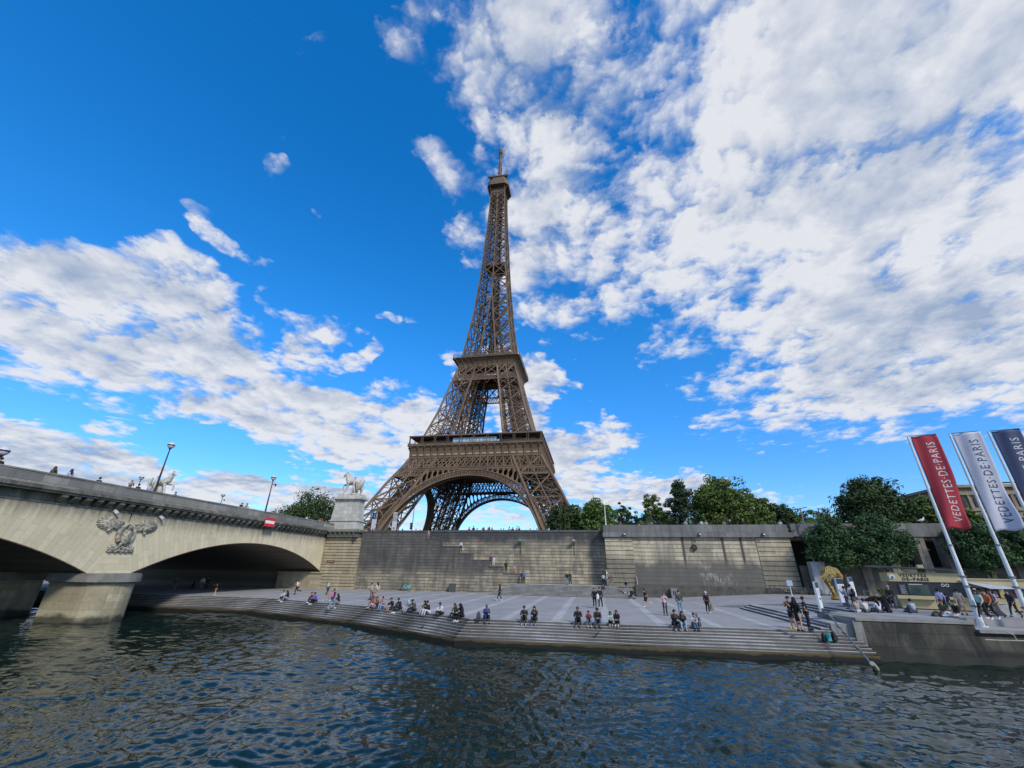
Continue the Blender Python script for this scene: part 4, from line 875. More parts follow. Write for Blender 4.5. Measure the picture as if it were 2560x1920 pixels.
def tree(name, x, y, z0, ztop, rx, ry, kind, label, cat='tree', group=None, style='round', ncl=60, per=70, leaf=.30, base=.22, trunk=.35, gap=.5):
    r = thing(name, (x,y,z0), label, cat, group); H = ztop-z0; cb = z0+H*base; cc = (ztop+cb)/2; rz = (ztop-cb)/2
    C_ = []; Rr = []
    for i in range(ncl):
        if style == 'cedar':
            k = rng.integers(0, 8)+rng.normal()*.22; f = min(1, max(0, k/7.5)); zz = cb+(ztop-cb)*f; w_ = rx*(1-f**1.3*.78)*rng.uniform(.15, 1.)*(1 if rng.random() < .8 else 1.25); th = rng.uniform(0, 6.28); C_.append((x+w_*math.cos(th), y+w_*.8*math.sin(th), zz+rng.normal()*.12)); Rr.append(rng.uniform(.45, .9)*(.5+gap))
            continue
        th = rng.uniform(0, 6.28); u = rng.uniform(-1, 1); q = rng.uniform(.45, .93); s_ = math.sqrt(1-u*u)
        wv = 1+.22*math.sin(th*3+i % 3)+.12*math.sin(th*7)
        C_.append((x+rx*q*s_*math.cos(th)*wv, y+ry*q*s_*math.sin(th), cc+rz*q*u*(1.05 if u > 0 else .95)*wv**.5)); Rr.append(min(rx, rz)*rng.uniform(.16, .32)*(.6+gap))
    v, f = leafmesh(C_, Rr, per, leaf); 
    mb = MB(); top = cc+(0 if style != 'cedar' else rz*.9)
    mb.tube([(x,y,z0-.3), (x+.1,y,z0+H*.25), (x-.1,y+.1,top)], [trunk,trunk*.75,trunk*.35], 8)
    for i in range(0, len(C_), max(1, len(C_)//22)):
        c = C_[i]; zb = z0+H*rng.uniform(.22, .5) if style != 'cedar' else c[2]-.2; mb.tube([(x,y,min(zb,c[2])), ((x+c[0])/2,(y+c[1])/2,(min(zb,c[2])+c[2])/2+.3), c], [trunk*.35,trunk*.2,trunk*.07], 5)
    if z0 > -9: mb.build('trunk', BARK, r)
    npmesh('crown', v, f, LM[kind], r); return r
TG = 'trees along the upper quay'
def pxtree(name, pl, pr, pt, Y, kind, label, **k):
    """crown measured on the photograph: left, right edge x px and top (x,y) px at plane Y"""
    ym = (pt[1]+1320)/2; a = aty(pl, ym, Y); b_ = aty(pr, ym, Y); c = aty(*pt, Y); k.setdefault('ry', max(2.5, (b_[0]-a[0])/2*.8))
    return tree(name, (a[0]+b_[0])/2, Y, ZQ, c[2], (b_[0]-a[0])/2, kind=kind, label=label, group=TG, **k)
pxtree('broadleaf_tree', 712, 838, (775,1236), -120, 'dark', 'dense round dark tree behind the bridge parapet left of the pedestal', ncl=170, per=110, leaf=.3, base=.0, gap=.75)
pxtree('broadleaf_tree', 655, 720, (690,1283), -118, 'mid', 'low green tree peeking over the bridge parapet left of the round tree', ncl=40, per=70, base=.1)
pxtree('small_tree', 585, 632, (612,1262), -115, 'mid', 'thin sparse treetop behind the couple leaning on the bridge parapet', ncl=16, per=40, gap=.1, leaf=.2)
pxtree('broadleaf_tree', 1368, 1470, (1435,1264), -125, 'dark', 'dark rounded tree at the foot of the tower right leg', ncl=110, per=110, base=.05)
pxtree('broadleaf_tree', 1440, 1530, (1497,1252), -128, 'light', 'bright green rounded tree left of the white flagless pole', ncl=85, per=100, base=.05)
pxtree('broadleaf_tree', 1500, 1560, (1540,1266), -124, 'mid', 'green tree directly behind the white flagless pole', ncl=50, per=80, base=.05)
pxtree('small_tree', 1535, 1580, (1556,1254), -118, 'dark', 'tall loose tree with sky showing through just right of the white pole', ncl=34, per=60, gap=.15, leaf=.22, base=.3)
pxtree('small_tree', 1565, 1605, (1582,1272), -115, 'dark', 'small loose tree low between two taller ones above the bastion corner', ncl=26, per=60, gap=.15, leaf=.22)
pxtree('broadleaf_tree', 1596, 1672, (1630,1229), -122, 'mid', 'open airy tree with many sky gaps left of the cedar', ncl=85, per=75, gap=.12, leaf=.24, base=.1)
pxtree('cedar_tree', 1640, 1765, (1697,1206), -124, 'blue', 'dark tiered cedar with a bluish flat layered crown', style='cedar', ncl=120, per=110, gap=.8, leaf=.26, base=.15)
pxtree('broadleaf_tree', 1712, 1885, (1795,1193), -120, 'mid', 'largest broad spreading tree above the middle of the bastion', ncl=240, per=110, leaf=.3, base=.08, gap=.3, trunk=.5)
pxtree('broadleaf_tree', 1850, 1935, (1898,1224), -116, 'mid', 'medium tree on the right shoulder of the largest spreading tree', ncl=80, per=90, gap=.3, base=.05)
pxtree('broadleaf_tree', 1915, 1990, (1950,1252), -112, 'dark', 'lower dark tree behind the right end of the bastion', ncl=60, per=90, base=.05)
pxtree('broadleaf_tree', 1975, 2050, (2005,1270), -105, 'mid', 'low green tree right of the bastion end', ncl=50, per=80, base=.05)
pxtree('small_tree', 2035, 2105, (2065,1272), -110, 'brown', 'low reddish brown leafed tree above the hanging leaves', ncl=50, per=70, base=.05, leaf=.22, gap=.3)
pxtree('broadleaf_tree', 2095, 2262, (2170,1196), -128, 'dark', 'big dark domed tree above the colonnade', ncl=210, per=110, leaf=.3, base=.05, gap=.4)
pxtree('broadleaf_tree', 2215, 2300, (2262,1246), -124, 'dark', 'dark tree between the big dome and the red flag', ncl=80, per=90, base=.05)
pxtree('broadleaf_tree', 2280, 2370, (2325,1240), -122, 'mid', 'green tree behind the red flag pole', ncl=80, per=90, base=.05)
pxtree('broadleaf_tree', 2365, 2470, (2410,1272), -118, 'mid', 'green tree between the red and the white flags below the stone building', ncl=80, per=90, base=.05)
pxtree('broadleaf_tree', 2460, 2640, (2540,1290), -120, 'dark', 'dark tree in front of the stone building at the right edge', ncl=110, per=90, base=.05)
for i, (pl, pr, px_, py_, kd, lab) in enumerate(((1385,1480,1430,1290,'mid','far green tree filling in behind the dark tree at the tower leg'),(1520,1620,1570,1284,'mid','far green tree low behind the two small loose trees'),(1600,1700,1650,1268,'dark','far dark tree between the airy tree and the cedar'),(1860,1960,1905,1262,'mid','far green tree behind the right shoulder of the big tree'),
    (1940,2040,1985,1278,'dark','far dark tree low behind the bastion end'),(2010,2110,2060,1284,'light','far bright tree low behind the reddish tree'),(2240,2350,2300,1256,'mid','far tree just left of the red flag'),(2330,2420,2380,1250,'dark','far dark tree hidden behind the red banner'))):
    pxtree('background_tree', pl, pr, (px_,py_), -88, kd, lab, ncl=70, per=70, leaf=.4, base=.0, gap=.5)
# clipped bushes line the whole upper edge low down
for i, (pl, pr, py, kd) in enumerate([(1590,1660,1300,'mid'),(1740,1860,1296,'dark'),(1890,1960,1298,'mid'),(1985,2060,1300,'light')]):
    a = aty(pl, 1315, -148); b_ = aty(pr, 1315, -148); c = aty((pl+pr)/2, py, -148)
    tree('hedge_bush', (a[0]+b_[0])/2, -148, ZQ, c[2], (b_[0]-a[0])/2, 1.6, kd, ['leafy hedge over the left part of the bastion','long dark hedge over the middle of the bastion','green hedge near the right end of the bastion','bright hedge beyond the bastion corner'][i], cat='hedge', ncl=60, per=60, leaf=.16, base=.0, trunk=.1, gap=.6)
# leafy trees standing on the terrace against the colonnade
tree('quay_tree', 88.6, -163.3, ZU, 7.3, 3.5, 1.9, 'ivy', 'bushy dark green tree against the colonnade beside the bastion end', ncl=150, per=90, leaf=.17, base=.28, gap=.35, trunk=.2)
tree('quay_tree', 93.6, -163.6, ZU, 7.6, 3.9, 2.1, 'ivy', 'bushy glossy tree with leaning trunk just left of the open pillars', ncl=190, per=90, leaf=.17, base=.30, gap=.35, trunk=.24)
tree('quay_tree', 105.3, -163.2, ZU, 7.0, 3.6, 1.9, 'ivy', 'dark leafy tree between the red and the white flagpoles', ncl=140, per=90, leaf=.17, base=.30, gap=.35, trunk=.2)
tree('quay_tree', 111.8, -163.0, ZU, 7.2, 3.9, 1.9, 'ivy', 'dark leafy tree at the far right in front of the colonnade', ncl=140, per=80, leaf=.17, base=.30, gap=.35, trunk=.2)
for px_, py_, w_, h_, kd, lab in ((2235,1475,1.7,1.3,'mid','loose green shrub by the small tree trunk left of the ticket kiosk'), (2205,1492,1.2,.9,'brown','yellowish low shrub behind the barrier tape'),(2490,1500,1.3,1.6,'dark','dark potted shrub behind the walking group at the right'),(2535,1480,1.4,2.0,'dark','tall dark shrub behind the white flagpole at the right edge')):
    p_ = atz(px_, py_+20, ZU); tree('shrub', p_[0], p_[1], ZU, ZU+h_, w_, w_*.7, kd, lab, cat='shrub', ncl=30, per=60, leaf=.09, base=0., trunk=.05, gap=.8)
# ---------------------------------------------------------------- lamps, signs, bicycles, kiosk, flags
MET = plain('dark_purple_metal', (.035,.025,.03), .45, .3, .2, 4); GALV = plain('galvanised_metal', (.24,.25,.25), .4, .6, .3, 3); WHT = plain('white_paint', (.72,.74,.74), .4, 0, .12, 2); BLK = plain('black_rubber', (.015,.015,.016), .6)
GLB = plain('lamp_glass', (.62,.62,.66), .15, 0, .1); 
def lamp(x, y, z, h, label, r=.36, tilt=0., cam_=False):
    t_ = thing('street_lamp', (x,y,z), label, 'street lamp', 'globe lamps on the bridge')
    tx = x+tilt; mb = MB(); mb.tube([(x,y,z-1.),(x,y,z+h*.02),(tx*.5+x*.5,y,z+h*.5),(tx,y,z+h-.5)], [.13,.12,.085,.055], 8); mb.tube([(x,y,z-1.),(x,y,z+.35)], [.2,.16], 8); mb.tube([(tx,y,z+h-.55),(tx,y,z+h-.4)], [.1,.16], 8); mb.build('post', MET, t_, smooth=True)
    mb = MB(); mb.ball((tx,y,z+h-.1), r, 14, 10); mb.build('globe', GLB, t_, smooth=True)
    mb = MB(); mb.tube([(tx,y,z+h-.16),(tx,y,z+h-.02)], r*1.02, 14); mb.build('band', MET, t_)
    if cam_: mb = MB(); mb.bar((tx,y,z+h-1.1), (tx+.45,y+.2,z+h-1.0), .07); mb.tube([(tx+.45,y+.2,z+h-1.),(tx+.45,y+.2,z+h-1.3)], [.14,.1], 8); mb.build('camera_dome', MET, t_)
lamp(9.4,-192.3,6.6,5.9,'tall near globe lamp left of the centre of the bridge parapet')
lamp(9.4,-175.4,6.6,5.6,'tall globe lamp with a camera dome above the red and white board', cam_=True)
lamp(9.4,-205.5,6.6,1.75,'globe lamp cut by the left edge of the photograph')
lamp(-24,-168.2,6.6,7.8,'small far globe lamp left of the far horse statue', .4)
lamp(-24,-149.7,6.6,7.6,'small far globe lamp right of the tall near lamp', .4, cam_=True)
# traffic light and slim mast left of the tower arch
def post(name, x, y, z, h, r_, m_, label, cat): t_ = thing(name, (x,y,z), label, cat); mb = MB(); mb.tube([(x,y,z),(x,y,z+h)], [r_,r_*.6], 8); mb.tube([(x,y,z),(x,y,z+.2)], r_*1.6, 8); mb.build('post', m_, t_); return t_
p_ = aty(1034,1285,-150); tl = post('traffic_light', p_[0], -150, ZQ, 8.6, .09, MET, 'slim dark traffic light mast between the banners and the tower arch', 'traffic light')
for k in range(3):
    mb = MB(); mb.box((p_[0]-.42,-150.15,6.9+k*.42), (p_[0]-.1,-149.85,7.28+k*.42)); mb.bar((p_[0]-.26,-150.3,7.22+k*.42), (p_[0]-.26,-150.15,7.24+k*.42), .26, .04); mb.build('signal_head', BLK, tl)
mb = MB(); mb.ball((p_[0],-150,ZQ+8.7), .22, 8, 6); mb.build('lamp_head', MET, tl)
# two banner boards near the pedestal
NAVY = plain('navy_print', (.025,.05,.10), .5, 0, .1); PALE = plain('pale_print', (.55,.60,.62), .5, 0, .1, 1.)
for (pl, pr, pt, pb, lab, k) in ((924,946,1282,1328,'white and navy information banner right beside the pedestal',0),(976,997,1281,1327,'white information banner with a photo of people, second right of the pedestal',1)):
    a = aty(pl+1, pb, -152); b_ = aty(pr, pt, -152); q_ = thing('banner_board', ((a[0]+b_[0])/2,-152,ZQ), lab, 'banner board'); x0, x1, zb, zt = a[0], b_[0], a[2]-.6, b_[2]
    mb = MB(); mb.box((x0,-152.05,zb), (x1,-151.95,zt)); mb.build('panel', PALE, q_)
    mb = MB(); 
    if k == 0: mb.box((x0,-152.08,zt-1.15), (x1-.2,-152.052,zt)); mb.box((x0,-152.08,zb), (x1-.2,-152.052,zb+.7)); mb.build('navy_field', NAVY, q_); mb = MB(); mb.bar((x0+.9,-152.1,zt-2.3), (x0+1.15,-152.1,zt-2.1), .12, .03); mb.bar((x0+.8,-152.1,zt-3.0), (x0+1.1,-152.1,zt-2.8), .2, .03); mb.build('print', NAVY, q_); mb = MB(); mb.tube([(x0+.75+.3*math.sin(th),-152.1,zt-.6+.3*math.cos(th)) for th in np.linspace(0,6.28,13)], .045, 4, False); mb.build('emblem', PALE, q_)
    else: 
        mb.box((x0+.1,-152.08,zt-1.6), (x1-.1,-152.052,zt-.15)); mb.build('picture', plain('photo_print', (.20,.24,.26), .5, 0, .8, 3.5, 0, (.55,.5,.42)), q_); mb = MB(); mb.tube([(x1-.6+.13*math.sin(th),-152.1,zt-2.9+.16*math.cos(th)) for th in np.linspace(0,6.28,9)], .05, 4, False); mb.build('print', plain('red_print', (.45,.03,.03), .5), q_)
    for x in (x0+.05, x1-.05): mb = MB(); mb.bar((x,-152,ZQ), (x,-152,zt), .1); mb.build('upright', GALV, q_)
# white flagless pole, wall lamps, pipe, tyre, floodlights
post('flag_pole', 58.28,-160.9,6.62,2.95,.075,WHT,'white flagless pole standing on the left corner of the bastion parapet','pole')
for px_, py_, lab, c in ((1299,1352,'green shaded wall lamp over the staircase landing', (.10,.26,.22)), (1434,1353,'grey shaded wall lamp left of the bastion corner', (.30,.33,.34))):
    p_ = aty(px_, py_, -159.4); q_ = thing('wall_lamp', (p_[0],-158.6,p_[2]-2.2), lab, 'wall lamp', 'lamps fixed to the landing wall'); x, z = p_[0], p_[2]
    mb = MB(); mb.tube([(x,-159.2,z+.35),(x,-159.2,z+.2),(x,-159.2,z)], [.06,.2,.5], 12); mb.build('shade', plain('shade_'+lab[:4], c, .4), q_)
    mb = MB(); mb.tube([(x,-158.55,z-2.),(x,-158.55,z+.1),(x,-158.8,z+.42),(x,-159.2,z+.3)], .04, 6); mb.build('bracket', MET, q_)
t_ = thing('drain_pipe', (62.3,-161.6,ZP), 'thin pale drain pipe on the corner between banded pier and panel', 'pipe'); mb = MB(); mb.tube([(62.1,-161.5,-.6),(62.25,-161.62,ZP)], .06, 6); mb.build('pipe', plain('pale_pipe', (.45,.42,.35), .6), t_)
p_ = aty(1735,1369,-161.2); t_ = thing('tyre_fender', (p_[0],-161.2,p_[2]), 'black tyre hanging on a chain high on the bastion panel', 'tyre')
mb = MB(); mb.tube([(p_[0]+.33*math.cos(a),-161.25,p_[2]+.33*math.sin(a)) for a in np.linspace(0,2*PI,17)], .12, 7, False); mb.build('tyre', BLK, t_); mb = MB(); mb.bar((p_[0]-.05,-161.12,p_[2]+.3), (p_[0]-.15,-161.05,4.85), .04); mb.build('chain', MET, t_)
for px_ in (1561,1749,1908): p_ = aty(px_,1333,-161.55); t_ = thing('floodlight', (p_[0],-161.5,5.15), {1561:'small black floodlight above the left banded pier',1749:'small black floodlight above the middle of the bastion panel',1908:'small black floodlight above the right banded pier'}[px_], 'floodlight', 'floodlights under the bastion parapet'); mb = MB(); mb.hexa([(p_[0]-.2,-161.85,5.12),(p_[0]+.2,-161.85,5.12),(p_[0]+.2,-161.46,5.2),(p_[0]-.2,-161.46,5.2),(p_[0]-.2,-161.85,5.36),(p_[0]+.2,-161.85,5.36),(p_[0]+.2,-161.46,5.42),(p_[0]-.2,-161.46,5.42)]); mb.build('housing', BLK, t_); mb = MB(); mb.box((p_[0]-.15,-161.87,5.15), (p_[0]+.15,-161.851,5.32)); mb.build('lens', GLB, t_)
# plaque on the abutment
t_ = thing('wall_plaque', (12.6,-162.1,.8), 'small red brown name plaque on the bridge abutment', 'plaque'); mb = MB(); mb.box((12.1,-162.09,.62), (13.55,-162.01,1.0)); mb.build('plate', plain('plaque_red', (.16,.05,.035), .6), t_); mb = MB(); mb.box((11.75,-162.09,.62), (12.08,-162.02,1.0)); mb.build('symbol', plain('plaque_pale', (.4,.36,.28), .6, 0, .7, 20), t_)
mb = MB()
for k in range(7): mb.box((12.3+k*.16,-162.11,.72), (12.4+k*.16,-162.092,.9))
mb.build('lettering', plain('plaque_pale', (.4,.36,.28), .6, 0, .7, 20), t_)
# litter bins
for px_, py_, h_, c, lab in ((1139.4,1479,1.15,(.075,.085,.085),'dark grey litter bin against the foot of the stair wall'), (1684,1495,1.25,(.20,.215,.22),'grey square box bin with dark mark against the bastion plinth')):
    p_ = atz(px_, py_, ZP); x, y = p_[0], p_[1]-.4 if p_[1] > -161 else p_[1]-.3; y = min(y, -161.6 if px_ < 1200 else -162.3); t_ = thing('litter_bin', (x,y,ZP), lab, 'bin')
    mb = MB(); mb.hexa([(x-.4,y-.3,ZP),(x+.4,y-.3,ZP),(x+.4,y+.3,ZP),(x-.4,y+.3,ZP),(x-.45,y-.35,ZP+h_),(x+.45,y-.35,ZP+h_),(x+.45,y+.35,ZP+h_),(x-.45,y+.35,ZP+h_)]); mb.build('body', plain('bin_'+lab[:5], c, .6), t_)
    mb = MB(); mb.box((x-.47,y-.37,ZP+h_), (x+.47,y+.37,ZP+h_+.06)); mb.build('lid', plain('bin_'+lab[:5], c, .6), t_)
    if px_ > 1200: mb = MB(); mb.box((x-.12,y-.362,ZP+.45), (x-.02,y-.345,ZP+.95)); mb.box((x+.08,y-.362,ZP+.45), (x+.18,y-.345,ZP+.95)); mb.build('mark', BLK, t_)
# bicycles
def bike(loc, rz, label, frame, group=None, lean=.12, boxy=False):
    t_ = thing('bicycle', loc, label, 'bicycle', group); x0, y0, z0 = loc
    P = lambda x, z, y=0.: (x0+x, y0+y+lean*z, z0+z)
    for cx in (-.54, .54):
        mb = MB(); mb.tube([P(cx+.33*math.cos(a), .34+.33*math.sin(a)) for a in np.linspace(0,2*PI,21)], .034, 6, False); w_ = mb.build('wheel', BLK, t_)
        mb = MB(); 
        for k in range(7): a = PI*k/7; mb.bar(P(cx+.31*math.cos(a), .34+.31*math.sin(a)), P(cx-.31*math.cos(a), .34-.31*math.sin(a)), .006)
        mb.tube([P(cx,.34,-.05),P(cx,.34,.05)], .035, 6); mb.build('spokes', GALV, w_)
        mb = MB(); mb.tube([P(cx+.37*math.cos(a), .34+.37*math.sin(a)) for a in np.linspace(.6,2.4,8)], .02, 5); mb.build('mudguard', BLK if boxy else frame, t_)
    mb = MB(); mb.tube([P(-.54,.34),P(-.46,.62),P(-.40,.95)], .022, 6); mb.tube([P(-.44,.72),P(-.05,.36),P(.05,.3)], .075 if boxy else .03, 6); mb.tube([P(-.42,.80),P(.15,.78)], .022, 6) if not boxy else None; mb.tube([P(.02,.3),P(.2,.92)], .022, 6); mb.tube([P(.54,.34),P(.02,.3)], .018, 6); mb.tube([P(.54,.34),P(.17,.78)], .018, 6); mb.build('frame', frame, t_)
    mb = MB(); mb.tube([P(-.40,.98,-.28),P(-.44,1.02,-.15),P(-.44,1.02,.15),P(-.40,.98,.28)], .018, 6); mb.build('handlebar', BLK, t_)
    mb = MB(); mb.tube([P(.08,.95),P(.3,.96)], [.03,.08], 6); mb.build('saddle', BLK, t_)
    if boxy:
        mb = MB(); mb.box(P(-.78,.72,-.16), P(-.5,.98,.10)); mb.build('basket', plain('basket_dark_teal', (.03,.16,.14), .5), t_)
        mb = MB(); mb.hexa([P(.25,.45,-.05),P(.75,.45,-.05),P(.75,.45,.05),P(.25,.45,.05),P(.2,.80,-.05),P(.86,.72,-.05),P(.86,.72,.05),P(.2,.80,.05)]); mb.build('rear_cover', frame, t_)
TEAL = plain('turquoise_paint', (.06,.42,.44), .35, 0, .1)
p_ = atz(1037,1475,ZP); bike((p_[0],-161.9,ZP), 0, 'turquoise hire bicycle leaning on the stair wall', TEAL, boxy=True)
for px_, lab, c in ((1914,'black bicycle leftmost of those against the bastion',(.02,.02,.02)), (1937,'dark bicycle with white bag, second from the left against the bastion',(.25,.25,.25)), (1957,'dark grey bicycle, third from the left against the bastion',(.05,.05,.05)), (1978,'dark bicycle behind the small parking sign',(.03,.05,.07))):
    p_ = atz(px_,1484,ZU-.1); bike((p_[0],-162.3,ZP+(ZU-ZP)*min(1,(p_[0]-66)/14)+.02), random.uniform(-.2,.2), lab, plain('frame_'+str(px_), c, .4), 'bicycles parked against the bastion')
p_ = atz(1983,1500,ZU); t_ = post('parking_sign', p_[0], p_[1], ZU-.05, 1.7, .05, WHT, 'small blue and white parking sign on a white post by the bicycles', 'sign'); mb = MB(); mb.box((p_[0]-.28,p_[1]-.08,ZU+1.35), (p_[0]+.28,p_[1]-.05,ZU+1.9)); mb.build('plate', plain('sign_pale_blue', (.35,.5,.6), .5, 0, .3, 8), t_)
# tall lamp mast by the bastion end and the grey cabinet
p_ = atz(2026,1484,ZU); t_ = thing('lamp_mast', (86.3,-158.6,ZU), 'tall thin grey mast with small spotlights in front of the dark opening', 'lamp mast')
mb = MB(); mb.tube([(86.0,-162.0,ZU),(86.0,-162.0,ZU+5),(86.0,-162.0,ZU+11.3)], [.17,.14,.09], 8); mb.build('mast', GALV, t_)
for k, z in enumerate((8.6, 7.4, 6.8, 6.2, 5.6, 4.9)): mb = MB(); s_ = 1 if k % 2 else -1; mb.bar((86.0,-162.0,z), (86.0+.35*s_,-162.2,z+.05), .06); mb.ball((86.0+.4*s_,-162.25,z), (.16,.2,.15), 7, 5); mb.build('spotlight', GALV, t_)
mb = MB(); mb.tube([(85.2,-162.0,ZU+11.),(86.9,-162.0,ZU+11.4)], .07, 6); mb.build('crossarm', GALV, t_)
t_ = thing('metal_cabinet', (86.6,-162.6,ZU), 'tall pale grey metal cabinet at the right foot of the bastion', 'cabinet'); mb = MB(); mb.box((85.2,-162.7,ZU+.12), (86.9,-161.6,ZU+4.1)); mb.build('body', plain('pale_grey_metal', (.34,.36,.37), .5, .1, .2, 2), t_); mb = MB(); mb.box((85.16,-162.66,ZU), (86.94,-161.6,ZU+.12)); mb.build('plinth', BLK, t_); mb = MB(); mb.box((86.02,-162.72,ZU+.2), (86.04,-162.701,ZU+4.0)); mb.build('door_gap', BLK, t_)
# totems
def totem(px_, py_, h_, w_, lab, ry):
    p_ = atz(px_, py_, ZU); t_ = thing('information_totem', (p_[0],p_[1],ZU), lab, 'sign totem', 'white information totems on the terrace'); x, y = p_[0], p_[1]; c, s = math.cos(ry), math.sin(ry)
    def quadbox(z0, z1, w, d, oy=0.):
        m_ = MB(); P = [(-w,-d),(w,-d),(w,d),(-w,d)]; Q = [(x+u*c-(v+oy)*s, y+u*s+(v+oy)*c) for u, v in P]; m_.prism(Q, z0, z1); return m_
    quadbox(ZU+.05, ZU+h_, w_, .07).build('panel', PALE if False else WHT, t_); quadbox(ZU, ZU+.06, w_+.35, .3).build('base_plate', BLK, t_)
    quadbox(ZU+h_*.80, ZU+h_-.02, w_-.02, .012, -.085).build('navy_header', NAVY, t_); quadbox(ZU+.06, ZU+.3, w_-.02, .012, -.085).build('navy_footer', NAVY, t_); quadbox(ZU+h_*.42, ZU+h_*.48, w_*.35, .01, -.083).build('symbol', NAVY, t_)
    for k in range(5): quadbox(ZU+h_*(.55+.045*k), ZU+h_*(.56+.045*k), w_*(.7-.1*(k % 2)), .008, -.08).build('text_line', plain('grey_text', (.3,.33,.36), .6), t_)
totem(2056,1532,2.05,.32,'narrow white totem nearest the ramp railing',.9); totem(2114,1516,2.25,.42,'wide white totem with navy header beside the yellow sculpture',.5); totem(2139,1499,2.3,.36,'farther white totem with a triangle mark behind the man with the backpack',.6)
# yellow tentacled sculpture (plain generic sea creature arch)
p_ = atz(2092,1500,ZU); X, Y = p_[0], p_[1]; t_ = thing('arch_sculpture', (X,Y,ZU), 'golden yellow curled arch sculpture with thin trailing strands on the terrace', 'sculpture'); GOLD = plain('golden_yellow', (.36,.21,.03), .6, 0, .6, 3., .5, (.12,.08,.02))
mb = MB(); mb.tube([(X+.1,Y,ZU),(X-.15,Y,ZU+.9),(X-.55,Y+.1,ZU+1.8),(X-.75,Y,ZU+2.5),(X-.5,Y,ZU+3.05),(X+.1,Y,ZU+3.2),(X+.7,Y,ZU+3.0),(X+1.0,Y,ZU+2.4),(X+.95,Y,ZU+1.9)], [.30,.2,.17,.18,.21,.25,.27,.26,.2], 10); 
for k in range(7): mb.ball((X-.15-.09*k,Y-.12,ZU+.5+k*.34), (.17,.2,.17), 8, 6)
mb.build('body', GOLD, t_, smooth=True)
mb = MB()
for k in range(34):
    a = random.uniform(-1,1); xs_ = X-.4+.9*random.random(); mb.tube([(xs_,Y-.2,ZU+3.+.3*random.random()),(xs_-.5*random.random()+.2,Y-.5,ZU+2.7),(xs_-.4+.8*a,Y-.45,ZU+1.8+.6*random.random())], [.05,.04,.02], 5)
mb.build('strands', plain('straw_yellow', (.42,.32,.10), .7, 0, .5, 6.), t_)
mb = MB(); mb.ball((X+.2,Y,ZU+.15), (.75,.6,.3), 10, 6); mb.build('foot', GOLD, t_)
# gangway rail descending beside the terrace
t_ = thing('boarding_rail', (73,-192,ZU), 'long grey steel rail sloping from the terrace corner down to the water', 'rail'); a = atz(2068,1532,ZU+.25); b_ = atz(2182,1664,ZW+.3)
mb = MB(); mb.tube([(a[0]-.3,a[1]+.3,a[2]),(a[0],a[1],a[2]),(b_[0],b_[1],b_[2])], .05, 8); mb.build('tube', GALV, t_)
mb = MB(); mb.tube([(b_[0],b_[1],b_[2]+.1),tuple(atz(2190,1672,ZW+.08))], [.12,.16], 8); mb.build('fender_end', plain('rubbed_end', (.4,.4,.3), .6), t_)
for f in (.08,.3,.42,.7): mb = MB(); q_ = np.array(a)*(1-f)+np.array(b_)*f; mb.tube([tuple(q_+np.array([-.06,.05,.07])),tuple(q_-np.array([-.06,.05,.07]))], .09, 8); mb.build('clamp', GALV, t_)
t_ = thing('mooring_rope', (85,-197,ZM), 'pale mooring rope lying along the lower quay wall', 'rope'); mb = MB(); P_ = [atx(*q_, 0) if 0 else aty(*q_, -197.25) for q_ in ((2462,1599),(2500,1601),(2560,1602),(2640,1604))]; mb.tube([tuple(q_) for q_ in P_], .035, 6); P_ = [aty(*q_, -197.2) for q_ in ((2515,1580),(2535,1588),(2541,1600))]; mb.tube([tuple(q_) for q_ in P_], .03, 6); mb.build('rope', plain('rope_fibre', (.38,.36,.28), .9), t_)
# barrier posts with tape
for i, (px_, py_, lab) in enumerate(((2250,1520,'slim steel barrier post with tape left of the kiosk counter'),(2165,1500,'slim steel barrier post near the shrubs'))):
    p_ = atz(px_, py_, ZU); t_ = thing('barrier_post', tuple(p_), lab, 'barrier post'); mb = MB(); mb.tube([tuple(p_),(p_[0],p_[1],ZU+1.)], .04, 8); mb.tube([tuple(p_),(p_[0],p_[1],ZU+.04)], .2, 10); mb.build('post', GALV, t_)
    q_ = atz(2165,1500,ZU); 
    if i == 0: mb = MB(); mb.bar((p_[0],p_[1],ZU+.95), (q_[0],q_[1],ZU+.95), .01, .06); mb.build('tape', plain('tape', (.2,.22,.24), .5), t_)
# ---------------------------------------------------------------- ticket kiosk
K = thing('ticket_kiosk', (83.5,-186,ZU), 'yellow and charcoal ticket kiosk with lettering and a flat dark roof', 'kiosk'); YEL = plain('pale_yellow_panel', (.50,.43,.23), .55, 0, .08, 1.); CHA = plain('charcoal_panel', (.028,.032,.04), .35, 0, .2, 1.)
A_ = atz(2259,1522,ZU); B_ = atz(2440,1530,ZU); ux, uy = (B_-A_)[:2]/np.linalg.norm((B_-A_)[:2]); nx_, ny_ = uy, -ux
def kp(u, d, z): return (A_[0]+ux*u-nx_*d, A_[1]+uy*u-ny_*d, ZU+z)
def kbox(u0, u1, d0, d1, z0, z1): m_ = MB(); return m_.hexa([kp(u0,d0,z0),kp(u1,d0,z0),kp(u1,d1,z0),kp(u0,d1,z0),kp(u0,d0,z1),kp(u1,d0,z1),kp(u1,d1,z1),kp(u0,d1,z1)])
L_ = 4.5
kbox(0,L_,0,3.,.08,1.02).build('counter_front', YEL, K); kbox(-.2,2.3,-.38,.0,.78,1.04).build('counter_shelf', YEL, K); kbox(.02,L_-.02,.06,2.9,1.03,2.10).build('window_band', CHA, K); kbox(-.35,L_,-.02,3.,2.10,2.80).build('fascia', YEL, K)
kbox(0,L_,.03,2.9,0,.08).build('plinth', BLK, K)
